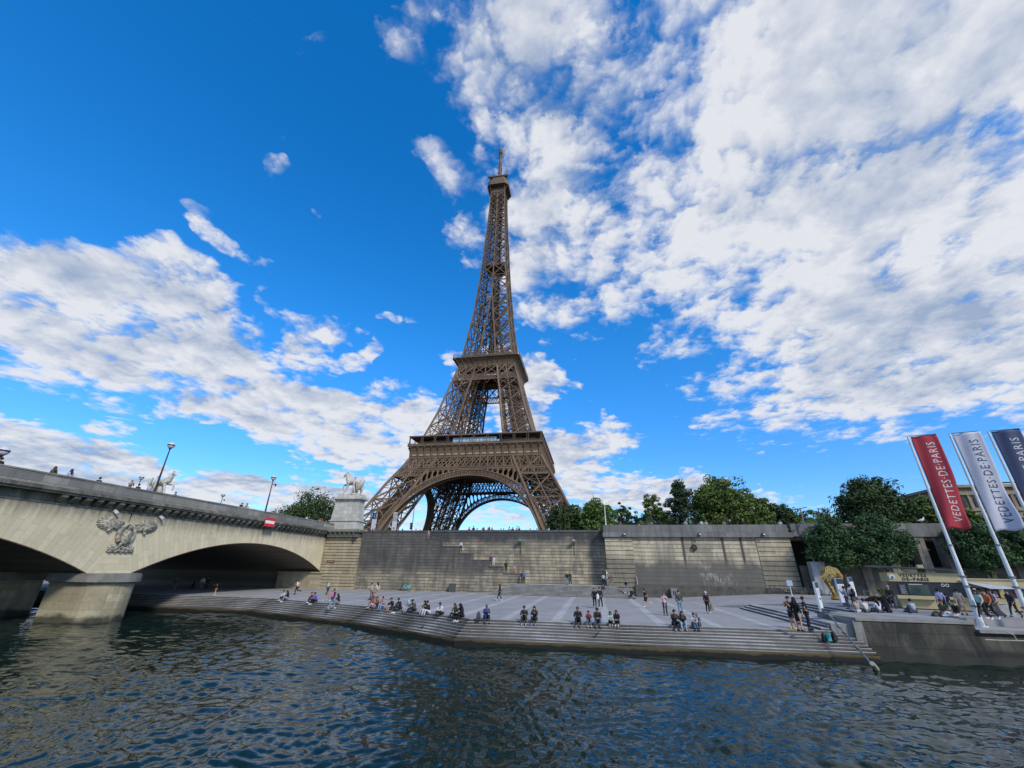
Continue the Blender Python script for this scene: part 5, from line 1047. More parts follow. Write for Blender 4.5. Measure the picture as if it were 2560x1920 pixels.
mb = MB(); P = [kp(-1.3,-.3,3.28),kp(L_+.2,-.3,2.92),kp(L_+.2,3.2,2.92),kp(-1.3,3.2,3.28)]; mb.hexa(P+[(x,y,z+.10) for x,y,z in P]); mb.build('roof', plain('dark_roof_sheet', (.07,.085,.09), .35, .3), K)
kbox(2.1,2.5,1.,1.5,2.8,3.45).build('roof_vent', YEL, K); kbox(.75,2.1,-.03-.0,.055,1.1,1.9).build('glass', plain('kiosk_glass', (.04,.07,.07), .1), K)
kbox(.15,.7,.0,.055,1.08,1.95).build('menu_board', plain('menu_board', (.02,.025,.035), .5, 0, .2), K)
for k in range(9): kbox(.22,.62-.1*(k % 2),-.012,.0,1.16+.08*k,1.185+.08*k).build('menu_line', plain('menu_white', (.5,.5,.5), .6), K)
kbox(.85,1.75,-.045,-.031,1.86,1.93).build('window_text', plain('menu_white', (.5,.5,.5), .6), K)
def text(body, size, orient, loc, m_, parent, name='lettering', align='LEFT', ext=.01, space=1.):
    cu = bpy.data.curves.new(name, 'FONT'); cu.offset = .006; cu.body = body; cu.size = size; cu.extrude = ext; cu.align_x = align; cu.space_character = space; cu.resolution_u = 2
    o = bpy.data.objects.new(name, cu); COL.objects.link(o); dg = bpy.context.evaluated_depsgraph_get(); dg.update(); me = bpy.data.meshes.new_from_object(o.evaluated_get(dg)); bpy.data.objects.remove(o)
    me.transform(Matrix.Translation(Vector(loc)-W[parent.name]) @ orient.to_4x4()); me.materials.clear(); me.materials.append(m_); o = bpy.data.objects.new(name, me); COL.objects.link(o); o.parent = parent; return o
OR = Matrix(((ux,0,nx_),(uy,0,ny_),(0,1,0)))
INK = plain('black_ink', (.01,.01,.012), .6)
text('VEDETTES', .34, OR, kp(.42,-.035,2.50), INK, K, space=1.22, ext=.012); text('DE~PARIS', .34, OR, kp(.56,-.035,2.18), INK, K, space=1.22, ext=.012)
for u in (3.05, 3.32): mb = MB(); mb.tube([kp(u+.10*math.sin(a), -.0, 1.88+.10*math.cos(a)) for a in np.linspace(0,2*PI,15)], .022, 5, False); mb.build('ring_symbol', WHT, K)
mb = MB(); c_ = kp(.0,-.05,2.3); mb.tube([kp(-.08,-.04,2.45),kp(-.08,-.07,2.45)], .2, 14); mb.build('round_badge', WHT, K)
kbox(-.15,-.01,-.085,-.071,2.3,2.5).build('badge_mark', NAVY, K)
# second kiosk further right with awning
K2 = thing('snack_kiosk', kp(6,3,0), 'second yellow kiosk with open dark serving windows behind the flagpoles', 'kiosk')
for a in ((5.2,14,2.,5.,.1,1.0,'counter_front',YEL),(5.2,14,2.05,4.9,1.,1.75,'window_band',CHA),(5.,14.5,1.9,5.,1.75,2.35,'fascia',YEL),(6.9,7.2,1.95,2.04,1.,1.75,'mullion',YEL),(9.6,9.9,1.95,2.04,1.,1.75,'mullion',YEL),(4.9,14.6,1.8,5.1,2.36,2.42,'roof',YEL)): kbox(*a[:6]).build(a[6], a[7], K2)
for k in range(4): kbox(5.5+k*.35,5.7+k*.35,1.98,2.04,1.08,1.5).build('poster', plain('pale_poster', (.5,.5,.48), .6, 0, .5, 9), K2)
t_ = thing('awning', kp(5.6,0,2.), 'white pointed canvas awning stretched right of the ticket kiosk', 'awning'); mb = MB(); mb.add([kp(4.1,-.4,2.28),kp(7.6,-1.2,1.78),kp(7.4,2.,1.9),kp(4.3,2.,2.3),kp(4.1,-.4,2.24),kp(7.6,-1.2,1.76),kp(5.6,-.9,1.72)], [(0,1,2,3),(0,4,6,5,1)]); mb.build('canvas', plain('white_canvas', (.55,.56,.58), .8, 0, .15), t_)
t_ = thing('closed_parasol', kp(7.4,-1.4,0), 'grey folded parasol standing beside the white flagpole', 'parasol'); mb = MB(); mb.tube([kp(7.7,-1.3,0),kp(7.7,-1.3,2.9)], .04, 6); mb.build('pole', MET, t_); mb = MB(); mb.tube([kp(7.7,-1.3,1.15),kp(7.7,-1.3,1.6),kp(7.7,-1.3,2.5),kp(7.7,-1.3,2.95)], [.12,.24,.17,.06], 9); mb.build('folded_cloth', plain('grey_cloth', (.12,.125,.13), .9), t_)
t_ = thing('lantern_balloon', kp(6.95,-.9,1.5), 'red and white round lantern hanging under the awning tip', 'lantern'); mb = MB(); mb.ball(kp(6.95,-.9,1.5), (.24,.24,.28), 10, 8); mb.build('globe', plain('lantern_red', (.45,.03,.05), .6), t_, smooth=True); mb = MB(); mb.ball(kp(7.05,-.98,1.5), (.18,.2,.27), 10, 8); mb.build('white_side', WHT, t_, smooth=True)
p_ = atz(2519,1540,ZU); t_ = thing('grey_chest', tuple(p_), 'pale grey angular utility chest on the terrace at the right edge', 'chest'); x, y = p_[0], p_[1]; mb = MB(); mb.hexa([(x-.35,y-.3,ZU),(x+.4,y-.3,ZU),(x+.4,y+.5,ZU),(x-.35,y+.5,ZU),(x-.55,y-.3,ZU+.72),(x+.25,y-.3,ZU+.78),(x+.25,y+.5,ZU+.78),(x-.55,y+.5,ZU+.72)]); mb.build('body', plain('pale_grey_metal', (.34,.36,.37), .5, .1, .2, 2), t_); mb = MB(); mb.box((x-.6,y-.33,ZU+.78), (x+.3,y+.52,ZU+.83)); mb.build('lid', plain('lid_grey', (.4,.42,.44), .5), t_)
# ---------------------------------------------------------------- flags
def flag(px_, base, ztop, cname, c, ct, lab, flen, zoff):
    x, y, z = base; t_ = thing('flag_pole', base, lab, 'flagpole', 'banner flagpoles on the quay edge')
    mb = MB(); mb.tube([(x,y,z),(x,y,z+1.2)], .17, 10); mb.tube([(x,y,z+1.2),(x,y,z+5)], [.14,.12], 10); mb.tube([(x,y,z+5),(x,y,ztop)], [.105,.07], 10); mb.tube([(x,y,z),(x,y,z+.05)], .34, 10); mb.build('pole', WHT, t_, smooth=False)
    mb = MB(); 
    for zz in (z+1.2, z+2.4, z+3.0, z+5.): mb.tube([(x,y,zz-.05),(x,y,zz+.05)], .2 if zz < z+4 else .16, 10)
    mb.build('collar', GALV, t_)
    fw = 1.5; dx, dy = .93, -.36; n, mz = 14, 40; V = []; F = []; fz1 = ztop-.05; fz0 = fz1-flen
    def fp(u, v):
        wv = .24*math.sin(v*5.5+u*3.1+zoff)*u*(.35+v)+.13*math.sin(v*12+u*5+zoff)*u*v+.05*math.sin(u*9+v*3); w_ = fw*u*(1-.14*v**3*(1+math.sin(zoff*3))*.5)
        return (x+.18+dx*w_-dy*wv, y+dy*w_+dx*wv, fz1-flen*v+(.35*u*u*math.sin(zoff)+.12*math.sin(u*6))*v**4)
    for j in range(mz+1):
        for i in range(n+1): V.append(fp(i/n, j/mz))
    for j in range(mz):
        for i in range(n): a = j*(n+1)+i; F.append((a,a+1,a+n+2,a+n+1))
    mb = MB(); mb.add(V, F); fl = mb.build('banner', plain(cname, c, .75, 0, .1, .6), t_, smooth=True); so_ = fl.modifiers.new('thickness','SOLIDIFY'); so_.thickness = .006
    mb = MB(); mb.bar((x,y,ztop), (x+.18+dx*fw,y+dy*fw,fz1+.02), .04); mb.build('top_arm', MET, t_); mb = MB(); mb.tube([(x+.15,y-.04,ztop-.3),(x+.17,y-.05,fz0-1.2),(x+.4,y-.1,fz0-1.3),(x+.2,y-.05,fz0)], .018, 5); mb.build('halyard', MET, t_)
    # lettering running up the banner, bent onto the cloth
    cu = bpy.data.curves.new('t', 'FONT'); cu.body = 'VEDETTES\u00b7DE\u00b7PARIS'; cu.size = .62; cu.extrude = 0; cu.align_x = 'CENTER'; cu.space_character = 1.18; cu.resolution_u = 2
    o = bpy.data.objects.new('t', cu); COL.objects.link(o); dg = bpy.context.evaluated_depsgraph_get(); dg.update(); me = bpy.data.meshes.new_from_object(o.evaluated_get(dg)); bpy.data.objects.remove(o)
    bm = bmesh.new(); bm.from_mesh(me); bmesh.ops.triangulate(bm, faces=bm.faces); bmesh.ops.subdivide_edges(bm, edges=[e for e in bm.edges if e.calc_length() > .12], cuts=2, use_grid_fill=False)
    xs_ = [v.co.x for v in bm.verts]; L = max(xs_)-min(xs_); k = flen*.84/L; ys_ = [v.co.y for v in bm.verts]; yh = max(ys_)-min(ys_)
    for v in bm.verts:
        s_ = v.co.x*k; u = .80-(v.co.y/yh)*.34; q = fp(u, .50-s_/flen)
        v.co = Vector(q)+Vector((dy,-dx,0))*(.022)-W[t_.name]
    bm.to_mesh(me); 
    bm.free(); me.materials.clear(); me.materials.append(plain('ink_'+cname, ct, .7, 0, .05)); o = bpy.data.objects.new('lettering', me); COL.objects.link(o); o.parent = t_
    so_ = o.modifiers.new('thickness','SOLIDIFY'); so_.thickness = .008
ztop = 10.1; base = atz(2455,1566,ZM)
def topxy(px_, py_): d = ray(px_, py_); return CAM+d*(ztop-CAM[2])/d[2]
tw = topxy(2373,1084); tb = topxy(2469.5,1078); tr = topxy(2269,1091)
flag(0, (float(tr[0]),float(tr[1]),ZM), ztop, 'red_banner', (.42,.035,.05), (.7,.66,.66), 'white pole flying the crimson banner, leftmost of three', 6.9, .4)
flag(1, (float(tw[0]),float(tw[1]),ZM), ztop, 'white_banner', (.55,.56,.64), (.07,.08,.12), 'white pole flying the pale banner with dark letters', 7.1, 1.9)
flag(2, (float(tb[0]),float(tb[1]),ZM), ztop, 'navy_banner', (.055,.075,.15), (.55,.56,.60), 'white pole flying the navy banner at the right edge', 7.4, 3.1)
# ---------------------------------------------------------------- far buildings
bd = thing('stone_building', (165,-95,ZQ), 'ornate pale stone building with dark cornice rising behind the flags', 'building'); M_bd = stone('building_stone','x',(.40,.33,.22),(.34,.28,.19),(.16,.13,.1),1.6,.8,None,.02,.5,(.12,.10,.08),.5)
mb = MB(); mb.box((150,-100,ZQ), (230,-80,21.5)); mb.build('wall', M_bd, bd); mb = MB(); mb.box((149.4,-100.6,19.6), (230,-79,20.0)); mb.box((149.2,-100.8,21.5), (230,-79,22.2)); mb.box((149.6,-100.4,15.6), (230,-80,15.9)); mb.build('cornice', M_bd, bd)
for k in range(14):
    for z in (16.6, 12.6, 8.6): mb = MB(); x = 151.5+k*3.2; mb.box((x,-100.2,z), (x+1.3,-99.9,z+2.4)); mb.build('window', plain('dark_recess', (.02,.02,.022), .7), bd)
for k in range(15): mb = MB(); x = 150.2+k*3.2; mb.box((x,-100.45,15.9), (x+.6,-99.9,19.6)); mb.build('pilaster', M_bd, bd)
mb = MB(); mb.ball((151.6,-98,22.4), (1.6,1.6,1.3), 12, 8); mb.build('roof_dome', M_bd, bd, smooth=True); mb = MB(); mb.bar((158,-100.7,22.6), (190,-100.7,22.6), .3); mb.build('roof_rail', MET, bd)
sp = thing('church_spire', (66,60,ZQ), 'tiny dark distant spire tip above the bright green tree', 'spire'); p_ = aty(1483,1242,60); mb = MB(); mb.tube([(p_[0],60,ZQ),(p_[0],60,p_[2]-8),(p_[0],60,p_[2]-3)], [4,3,1.6], 8); mb.build('tower', BLK, sp); mb = MB(); mb.tube([(p_[0],60,p_[2]-3),(p_[0],60,p_[2]-2.6),(p_[0],60,p_[2]+2)], [1.7,.35,.05], 8); mb.build('needle', BLK, sp)
# ---------------------------------------------------------------- people: one continuous skinned body per pose, clothes as separate pieces
POSES = {}
def base_pose():
    return dict(pel=(0,0,.94), bel=(0,-.01,1.10), che=(0,0,1.30), nek=(0,0,1.47), chin=(0,-.035,1.545), hed=(0,-.02,1.63), top=(0,0,1.71), nose=(0,-.13,1.61),
      shL=(-.175,0,1.41), elL=(-.235,.03,1.13), wrL=(-.245,-.06,.90), shR=(.175,0,1.41), elR=(.235,.03,1.13), wrR=(.245,-.06,.90),
      hiL=(-.095,0,.90), knL=(-.11,-.03,.50), anL=(-.12,.03,.09), toL=(-.14,-.15,.04), hiR=(.095,0,.90), knR=(.11,-.03,.50), anR=(.12,.03,.09), toR=(.14,-.15,.04))
def pose(name, lean=0., dz=0., **k):
    p = base_pose(); p.update(k)
    if lean:      # bend the upper body forward about the pelvis
        c, s = math.cos(lean), math.sin(lean); pz = p['pel'][2]; py = p['pel'][1]
        for q in ('bel','che','nek','chin','hed','top','nose','shL','shR'):
            if q in k: continue
            x, y, z = p[q]; y -= py; z -= pz; p[q] = (x, py+y*c-z*s, pz+y*s+z*c)
    POSES[name] = p; return p
def shifted(p, d, keys=('bel','che','nek','chin','hed','top','nose','shL','shR')): return {q: tuple(a+b for a, b in zip(p[q], d)) for q in keys}
b0 = base_pose()
pose('stand')
pose('hip', elL=(-.34,.06,1.16), wrL=(-.17,-.03,1.0), knR=(.15,-.05,.5), anR=(.17,.0,.09), toR=(.21,-.16,.04))
pose('phone', elL=(-.22,-.14,1.14), wrL=(-.07,-.30,1.36), elR=(.22,-.14,1.14), wrR=(.07,-.30,1.36))
pose('film', elL=(-.24,-.18,1.22), wrL=(-.06,-.24,1.50), elR=(.24,-.18,1.22), wrR=(.06,-.24,1.50))
pose('point', elR=(.38,-.12,1.38), wrR=(.52,-.3,1.5))
pose('walk', lean=.06, knL=(-.10,-.20,.53), anL=(-.11,-.30,.12), toL=(-.12,-.46,.10), knR=(.10,.04,.50), anR=(.11,.30,.16), toR=(.12,.18,.05), elL=(-.24,.12,1.14), wrL=(-.24,.10,.9), elR=(.24,-.05,1.13), wrR=(.22,-.22,.95))
pose('push', lean=.12, knL=(-.10,-.20,.53), anL=(-.11,-.28,.12), toL=(-.12,-.44,.10), knR=(.10,.04,.50), anR=(.11,.28,.16), toR=(.12,.16,.05), elL=(-.22,-.15,1.13), wrL=(-.16,-.42,1.04), elR=(.22,-.15,1.13), wrR=(.16,-.42,1.04))
pose('run', lean=.14, knL=(-.10,-.26,.58), anL=(-.11,-.20,.20), toL=(-.12,-.36,.12), knR=(.10,.10,.50), anR=(.11,.50,.55), toR=(.12,.56,.42), elL=(-.25,.16,1.16), wrL=(-.20,-.04,1.10), elR=(.25,-.03,1.10), wrR=(.16,-.26,1.24))
sit = dict(pel=(0,.02,.12), bel=(0,-.02,.27), che=(0,-.09,.46), nek=(0,-.14,.62), chin=(0,-.19,.69), hed=(0,-.20,.775), top=(0,-.18,.86), nose=(0,-.31,.75), shL=(-.175,-.12,.57), shR=(.175,-.12,.57),
    hiL=(-.10,-.02,.11), hiR=(.10,-.02,.11), knL=(-.15,-.42,.26), anL=(-.14,-.50,-.17), toL=(-.15,-.68,-.215), knR=(.15,-.42,.26), anR=(.14,-.50,-.17), toR=(.15,-.68,-.215))
pose('sit', **sit, elL=(-.25,-.22,.36), wrL=(-.13,-.42,.38), elR=(.25,-.22,.36), wrR=(.13,-.42,.38))
pose('sitclasp', **{**sit, 'hed': (0,-.24,.76), 'top': (0,-.24,.85), 'nose': (.0,-.345,.71)}, elL=(-.22,-.33,.36), wrL=(-.05,-.50,.32), elR=(.22,-.33,.36), wrR=(.05,-.50,.32))
pose('sitphone', **{**sit, 'nose': (0,-.325,.72)}, elL=(-.22,-.25,.38), wrL=(-.06,-.36,.50), elR=(.22,-.25,.38), wrR=(.06,-.36,.50))
pose('sithug', **{**sit, 'knL': (-.10,-.36,.36), 'knR': (.10,-.36,.36), 'anL': (-.10,-.40,-.06), 'anR': (.10,-.40,-.06), 'toL': (-.11,-.57,-.10), 'toR': (.11,-.57,-.10)}, elL=(-.22,-.26,.40), wrL=(-.06,-.46,.30), elR=(.22,-.26,.40), wrR=(.06,-.46,.30))
pose('sitback', **{**sit, 'pel': (0,0,.12), 'che': (0,-.05,.45), 'nek': (0,-.07,.62), 'shL': (-.175,-.05,.57), 'shR': (.175,-.05,.57), 'hed': (0,-.10,.79), 'chin': (0,-.10,.71), 'top': (0,-.08,.875), 'nose': (0,-.215,.77),
    'knL': (-.22,-.40,.25), 'knR': (.22,-.40,.25), 'anL': (-.10,-.62,.07), 'anR': (.10,-.62,.07), 'toL': (-.11,-.76,.05), 'toR': (.11,-.76,.05)}, elL=(-.25,-.15,.34), wrL=(-.14,-.36,.30), elR=(.25,-.15,.34), wrR=(.14,-.36,.30))
pose('sitlean', **{**sit, 'pel': (0,0,.12), 'che': (0,.06,.43), 'bel': (0,.04,.27), 'nek': (0,.08,.60), 'shL': (-.175,.08,.55), 'shR': (.175,.08,.55), 'hed': (0,.05,.77), 'chin': (0,.04,.69), 'top': (0,.07,.86), 'nose': (0,-.065,.76),
    'knL': (-.16,-.42,.24), 'knR': (.12,-.52,.10), 'anL': (-.14,-.60,.07), 'anR': (.12,-.92,.07), 'toL': (-.14,-.75,.05), 'toR': (.12,-.98,.18)}, elL=(-.26,.20,.32), wrL=(-.30,.30,.05), elR=(.26,.0,.34), wrR=(.18,-.22,.22))
pose('lean', lean=.45, elL=(-.27,-.35,1.12), wrL=(-.08,-.48,1.08), elR=(.27,-.35,1.12), wrR=(.08,-.48,1.08))
pose('bend', lean=1.0, elL=(-.22,-.52,.98), wrL=(-.16,-.62,.75), elR=(.22,-.52,.98), wrR=(.16,-.62,.75))
_pm = {}
def hand(V, E, R, w, el, sd):
    w = Vector(V[w]); d = (w-Vector(el)).normalized(); up = Vector((0,0,1)) if abs(d.z) < .8 else Vector((0,-1,0)); a = d.cross(up).normalized(); n0 = len(V)
    V.append(tuple(w+d*.06)); E.append((V.index(tuple(w)) if False else hand.wi, n0)); R.append((.036,.020))
    for k, (off, L) in enumerate(((-.030,.072),(-.010,.084),(.011,.079),(.031,.060))):
        i = len(V); V.append(tuple(w+d*.075+a*off)); V.append(tuple(w+d*(.075+L*.6)+a*off*1.15)); V.append(tuple(w+d*(.07+L)+a*off*1.15+Vector((0,-.02,0)))); E += [(n0,i),(i,i+1),(i+1,i+2)]; R += [.009,.0085,.0075]
    i = len(V); V.append(tuple(w+d*.03+a*.045*sd)); V.append(tuple(w+d*.065+a*.066*sd)); E += [(hand.wi,i),(i,i+1)]; R += [.012,.009]
def part(kind, pn, girth=1.):
    key = (kind, pn, girth)
    if key in _pm: return _pm[key]
    p = POSES[pn]; V, E, R = [], [], []; ix = {}
    def add(chain, rad, link=None):
        prev = ix[link] if link else None
        for q, r_ in zip(chain, rad):
            if isinstance(q, str):
                if q in ix: prev = ix[q]; continue
                ix[q] = len(V); co = p[q]; i = ix[q]
            else: co = q; i = len(V)
            V.append(tuple(co)); R.append(r_)
            if prev is not None: E.append((prev, i))
            prev = i
    def lerp(a, b, f): return tuple(x+(y-x)*f for x, y in zip(p[a] if isinstance(a, str) else a, p[b] if isinstance(b, str) else b))
    g = girth
    if kind == 'body':
        add(['pel','bel','che','nek','chin','hed','top'], [(.115*g,.09*g),(.10*g,.08*g),(.115*g,.075*g),.052,.062,.088,.055])
        add(['nose'], [.014], 'hed')
        for s in 'LR':
            add(['sh'+s, lerp('sh'+s,'el'+s,.5), 'el'+s, 'wr'+s], [.046,.044,.038,.026], 'che')
            add(['hi'+s, lerp('hi'+s,'kn'+s,.5), 'kn'+s, lerp('kn'+s,'an'+s,.35), 'an'+s, 'to'+s], [.095*g,.076*g,.056,.054,.036,.030], 'pel')
            hand.wi = ix['wr'+s]; hand(V, E, R, ix['wr'+s], p['el'+s], 1 if s == 'L' else -1)
            sx = -1 if s == 'L' else 1; h_ = Vector(p['hed']); i = len(V); V.append(tuple(h_+Vector((sx*.095,.01,-.01)))); R.append(.016); E.append((ix['hed'], i))
        me = skinned(V, E, R, 0, 1)
    elif kind in ('shirt','tee','coat'):
        k = 1.0 if kind != 'coat' else 1.1
        add(['pel','bel','che', lerp('che','nek',.8)], [(.145*g*k,.12*g*k),(.142*g*k,.122*g*k),(.178*g*k,.145*g*k),(.09,.085)])
        if kind == 'coat':
            pz = p['pel']; f = lerp(lerp('hiL','hiR',.5), lerp('knL','knR',.5), .45); add([tuple(f)], [(.17*g,.13*g)], 'pel')
        for s in 'LR':
            if kind == 'tee': add(['sh'+s, lerp('sh'+s,'el'+s,.55), lerp('sh'+s,'el'+s,.8)], [.076,.066,.062], 'che')
            else: add(['sh'+s, lerp('sh'+s,'el'+s,.5), 'el'+s, lerp('el'+s,'wr'+s,.6), lerp('el'+s,'wr'+s,.95)], [.078*k,.066*k,.058*k,.047*k,.038*k], 'che')
        me = skinned(V, E, R, 0, 1)
    elif kind in ('trousers','shorts','wide'):
        w_ = 1.25 if kind == 'wide' else 1.
        add(['pel'], [(.14*g,.115*g)])
        for s in 'LR':
            if kind == 'shorts': add(['hi'+s, lerp('hi'+s,'kn'+s,.5), lerp('hi'+s,'kn'+s,.85)], [.108*g,.092*g,.088*g], 'pel')
            else: add(['hi'+s, lerp('hi'+s,'kn'+s,.5), 'kn'+s, lerp('kn'+s,'an'+s,.5), lerp('kn'+s,'an'+s,.93)], [.106*g,.088*g*w_,.068*w_,.062*w_**2,.056*w_**3], 'pel')
        me = skinned(V, E, R, 0, 1)
    elif kind in ('skirt','dress'):
        a = lerp('hiL','hiR',.5); b_ = lerp('knL','knR',.5); c_ = lerp('anL','anR',.5)
        if kind == 'skirt': add(['pel', lerp(a,b_,.5), lerp(a,b_,1.0)], [(.14,.12),(.17,.14),(.19,.15)])
        else: add(['bel','pel', lerp(a,b_,.5), tuple(b_), lerp(b_,c_,.35)], [(.13,.115),(.15,.13),(.18,.15),(.20,.17),(.21,.18)])
        me = skinned(V, E, R, 0, 1)
    elif kind in ('shoeL','shoeR'):
        s = kind[-1]; a, t_ = Vector(p['an'+s]), Vector(p['to'+s]); d = (t_-a); mb = MB(); heel = a-d.normalized()*.05+Vector((0,0,-.05)); mb.tube([a+Vector((0,0,.0)), heel+Vector((0,0,.02)), (a+t_)/2+Vector((0,0,-.02)), t_, t_+d.normalized()*.05], [.045,.052,.05,.046,.02], 8); mb.ball(tuple(a+Vector((0,0,-.01))), (.05,.055,.05), 8, 5); me = joinmesh(kind, [], [mb], None)
    else:
        h = Vector(p['hed']); f = (Vector(p['nose'])-h).normalized(); up = (Vector(p['top'])-Vector(p['nek'])).normalized(); mb = MB()
        if kind in ('hair','hairlong','bun'): 
            mb.ball(tuple(h+up*.028-f*.024), (.104,.108,.112), 12, 8)
            if kind == 'hairlong':
                bk = Vector(p['nek']); mb.tube([h-f*.05, h-f*.09-up*.08, bk-f*.10-up*.05, bk-f*.11-up*.22], [.095,.10,.105,.06], 8, sq=.7)
                for sx in (-1,1): mb.tube([h+Vector((sx*.07,0,0))-f*.02, bk+Vector((sx*.09,0,0))+f*.01-up*.02, bk+Vector((sx*.10,0,0))-up*.14], [.05,.045,.02], 6)
            if kind == 'bun': mb.ball(tuple(h+up*.11-f*.06), .055, 8, 6)
        elif kind == 'cap': mb.ball(tuple(h+up*.038-f*.01), (.106,.112,.095), 12, 8); mb.tube([h+up*.055+f*.07, h+up*.045+f*.19], [.075,.06], 8, sq=.2)
        elif kind == 'beanie': mb.ball(tuple(h+up*.045-f*.015), (.112,.116,.12), 12, 8)
        elif kind == 'hood': mb.ball(tuple(h+up*.02-f*.03), (.122,.122,.135), 12, 8); mb.tube([h-f*.06-up*.05, Vector(p['nek'])-f*.05, Vector(p['che'])-f*.05+up*.05], [.12,.12,.13], 10)
        me = joinmesh(kind, [], [mb], None)
    me.materials.clear(); me.materials.append(plain('cloth_slot', (.5,.5,.5))); me.name = kind; me.shade_smooth(); _pm[key] = me; return me
SKN = {'a': (.50,.30,.20), 'b': (.34,.19,.12), 'c': (.16,.085,.05)}
def person(loc, rz, pn, label, top, bot, hair=('hair',(.02,.015,.012)), shoes=(.03,.03,.03), skin='a', tk='shirt', bk='trousers', s=1., g=1., group=None, mir=False):
    r = thing('person', tuple(float(q) for q in loc), label, 'person', group, rz); r.scale = (-s if mir else s, s, s)
    def put(nm, me, c, cloth=True, par=r):
        o = bpy.data.objects.new(nm, me); COL.objects.link(o); o.parent = par; m_ = plain(('skin_' if not cloth else 'fabric_')+'%d_%d_%d' % tuple(int(q*255) for q in (lin(c)[:3])), c, .85 if cloth else .55, 0, .3 if cloth else .08, 14.)
        o.material_slots[0].link = 'OBJECT'; o.material_slots[0].material = m_; return o
    put('body', part('body', pn, g), SKN[skin], False); put({'shirt':'jacket','tee':'shirt','coat':'coat'}[tk], part(tk, pn, g), top)
    put({'wide':'trousers'}.get(bk, bk), part(bk, pn, g), bot)
    for q in 'LR': put('shoe', part('shoe'+q, pn), shoes)
    put({'hairlong':'hair','bun':'hair'}.get(hair[0], hair[0]), part(hair[0], pn), hair[1]); return r
def PZ(x, y, z): return atz(x, y, z)
K_ = (.012,.012,.013); BLU = (.035,.09,.20); JEAN = (.10,.17,.27); LJ = (.22,.32,.42); WH = (.62,.62,.62); DH = ('hair',(.015,.012,.01)); LH = ('hairlong',(.015,.012,.01)); BH = ('hairlong',(.07,.04,.02)); NAVY_ = (.02,.025,.05); GRN = (.05,.06,.04)
GS = 'people sitting on the quay steps'; GP = 'people on the lower plaza'; GW = 'people behind the upper quay wall'; GB = 'people on the bridge'; GT = 'people on the terrace'
E_Y = lambda X: float(np.interp(X, [e[0] for e in EDGE], [e[1] for e in EDGE]))
def seated(px_, py_, rz, pn, label, top, bot, **k):
    """sits on the top step: px = hip column on the photograph"""
    p_ = atz(px_, py_, ZP); k.setdefault('group', GS)
    for _ in range(6):
        y = E_Y(p_[0])+.12; d = ray(px_, py_); t_ = (y-CAM[1])/d[1]; p_ = CAM+d*t_
    rz = -rz-.12 if p_[0] < 46 else rz
    return person((p_[0], y, ZP), rz+random.uniform(-.12,.12), pn, label, top, bot, **k)
B1 = lambda x, y: (660+x/7.373, 1440+y/7.373); B2 = lambda x, y: (900+x/7.373, 1440+y/7.373); C3 = lambda x, y: (1200+x/5.53, 1420+y/5.53); C4 = lambda x, y: (1580+x/7.373, 1420+y/7.373); C5 = lambda x, y: (1900+x/5.53, 1440+y/5.53); D3 = lambda x, y: (300+x/5.53, 1380+y/5.53); R8 = lambda x, y: (2160+x/3.95, 1280+y/3.95); R5 = lambda x, y: (900+x/4.148, 1280+y/4.148); R6 = lambda x, y: (1400+x/4.148, 1280+y/4.148); R3 = lambda x, y: (x/3.318, 1080+y/3.318); R4 = lambda x, y: (450+x/3.318, 1080+y/3.318)
def onp(q, *a, z=ZP, **k): k.setdefault('group', GP); return person(atz(q[0], q[1], z), *a, **k)
# --- under the bridge and left plaza
onp(D3(740,545), 1.2, 'walk', 'dim figure walking with pale legs deep in the shadow under the bridge', (.06,.06,.06), (.14,.13,.12))
onp(D3(1005,505), .0, 'sitback', 'dark figure crouched against the wall in the shade under the bridge', K_, K_, hair=('hood',K_))
onp(D3(1112,520), .5, 'stand', 'person in a white shirt standing in the dark under the bridge arch', WH, (.2,.18,.15))
onp(D3(1180,520), -.6, 'stand', 'person in dark clothes beside the white shirt under the bridge arch', K_, K_)
onp(D3(1310,592), -1.2, 'point', 'child in black with orange shorts raising a pale stick under the bridge', K_, (.5,.16,.05), bk='shorts', s=.72, shoes=WH)
onp(B1(590,350), -1.35, 'run', 'runner in white top with orange sleeves near the bridge abutment', WH, K_, shoes=K_, tk='tee')
onp(B1(1135,472), 2.6, 'walk', 'person seen from behind in black and white patterned jacket and khaki trousers', (.05,.055,.09), (.36,.30,.19), hair=('hood',(.45,.45,.48)), shoes=WH)
onp(B1(1235,615), 2.9, 'walk', 'woman in blue jeans with a pink backpack stepping down the stairs', NAVY_, LJ, hair=('bun',(.10,.06,.03)), shoes=WH, z=ZP-.3)
onp(B2(195,445), -1.9, 'push', 'man in a beige shirt pushing a stroller on the left of the plaza', (.42,.33,.24), (.20,.19,.17), hair=('cap',K_), shoes=K_)
onp(B2(300,415), -1.9, 'walk', 'woman with long dark hair and a cream cardigan beside the stroller', (.60,.54,.40), (.42,.25,.2), hair=LH, tk='coat')
seated(*B1(350,490), .25, 'sithug', 'man in a white shirt with dark red trousers, leftmost of the seated people', (.58,.60,.64), (.10,.03,.05), shoes=WH)
seated(*B1(425,490), .7, 'sit', 'long black haired person in black and blue jeans seated second from the left', K_, LJ, hair=LH, shoes=WH)
seated(*B1(890,480), .6, 'sithug', 'person in a brown jacket and reddish beanie seated left of the purple jacket', (.10,.055,.04), (.035,.03,.03), hair=('beanie',(.22,.06,.05)), shoes=WH)
seated(*B1(955,480), .6, 'sitclasp', 'person in a bright purple jacket seated on the steps', (.22,.12,.55), K_, hair=DH, shoes=WH)
seated(*B1(1370,540), .7, 'sitphone', 'woman with long black hair in black seated behind the pink backpack', K_, (.25,.22,.18), hair=LH, shoes=(.5,.4,.3))
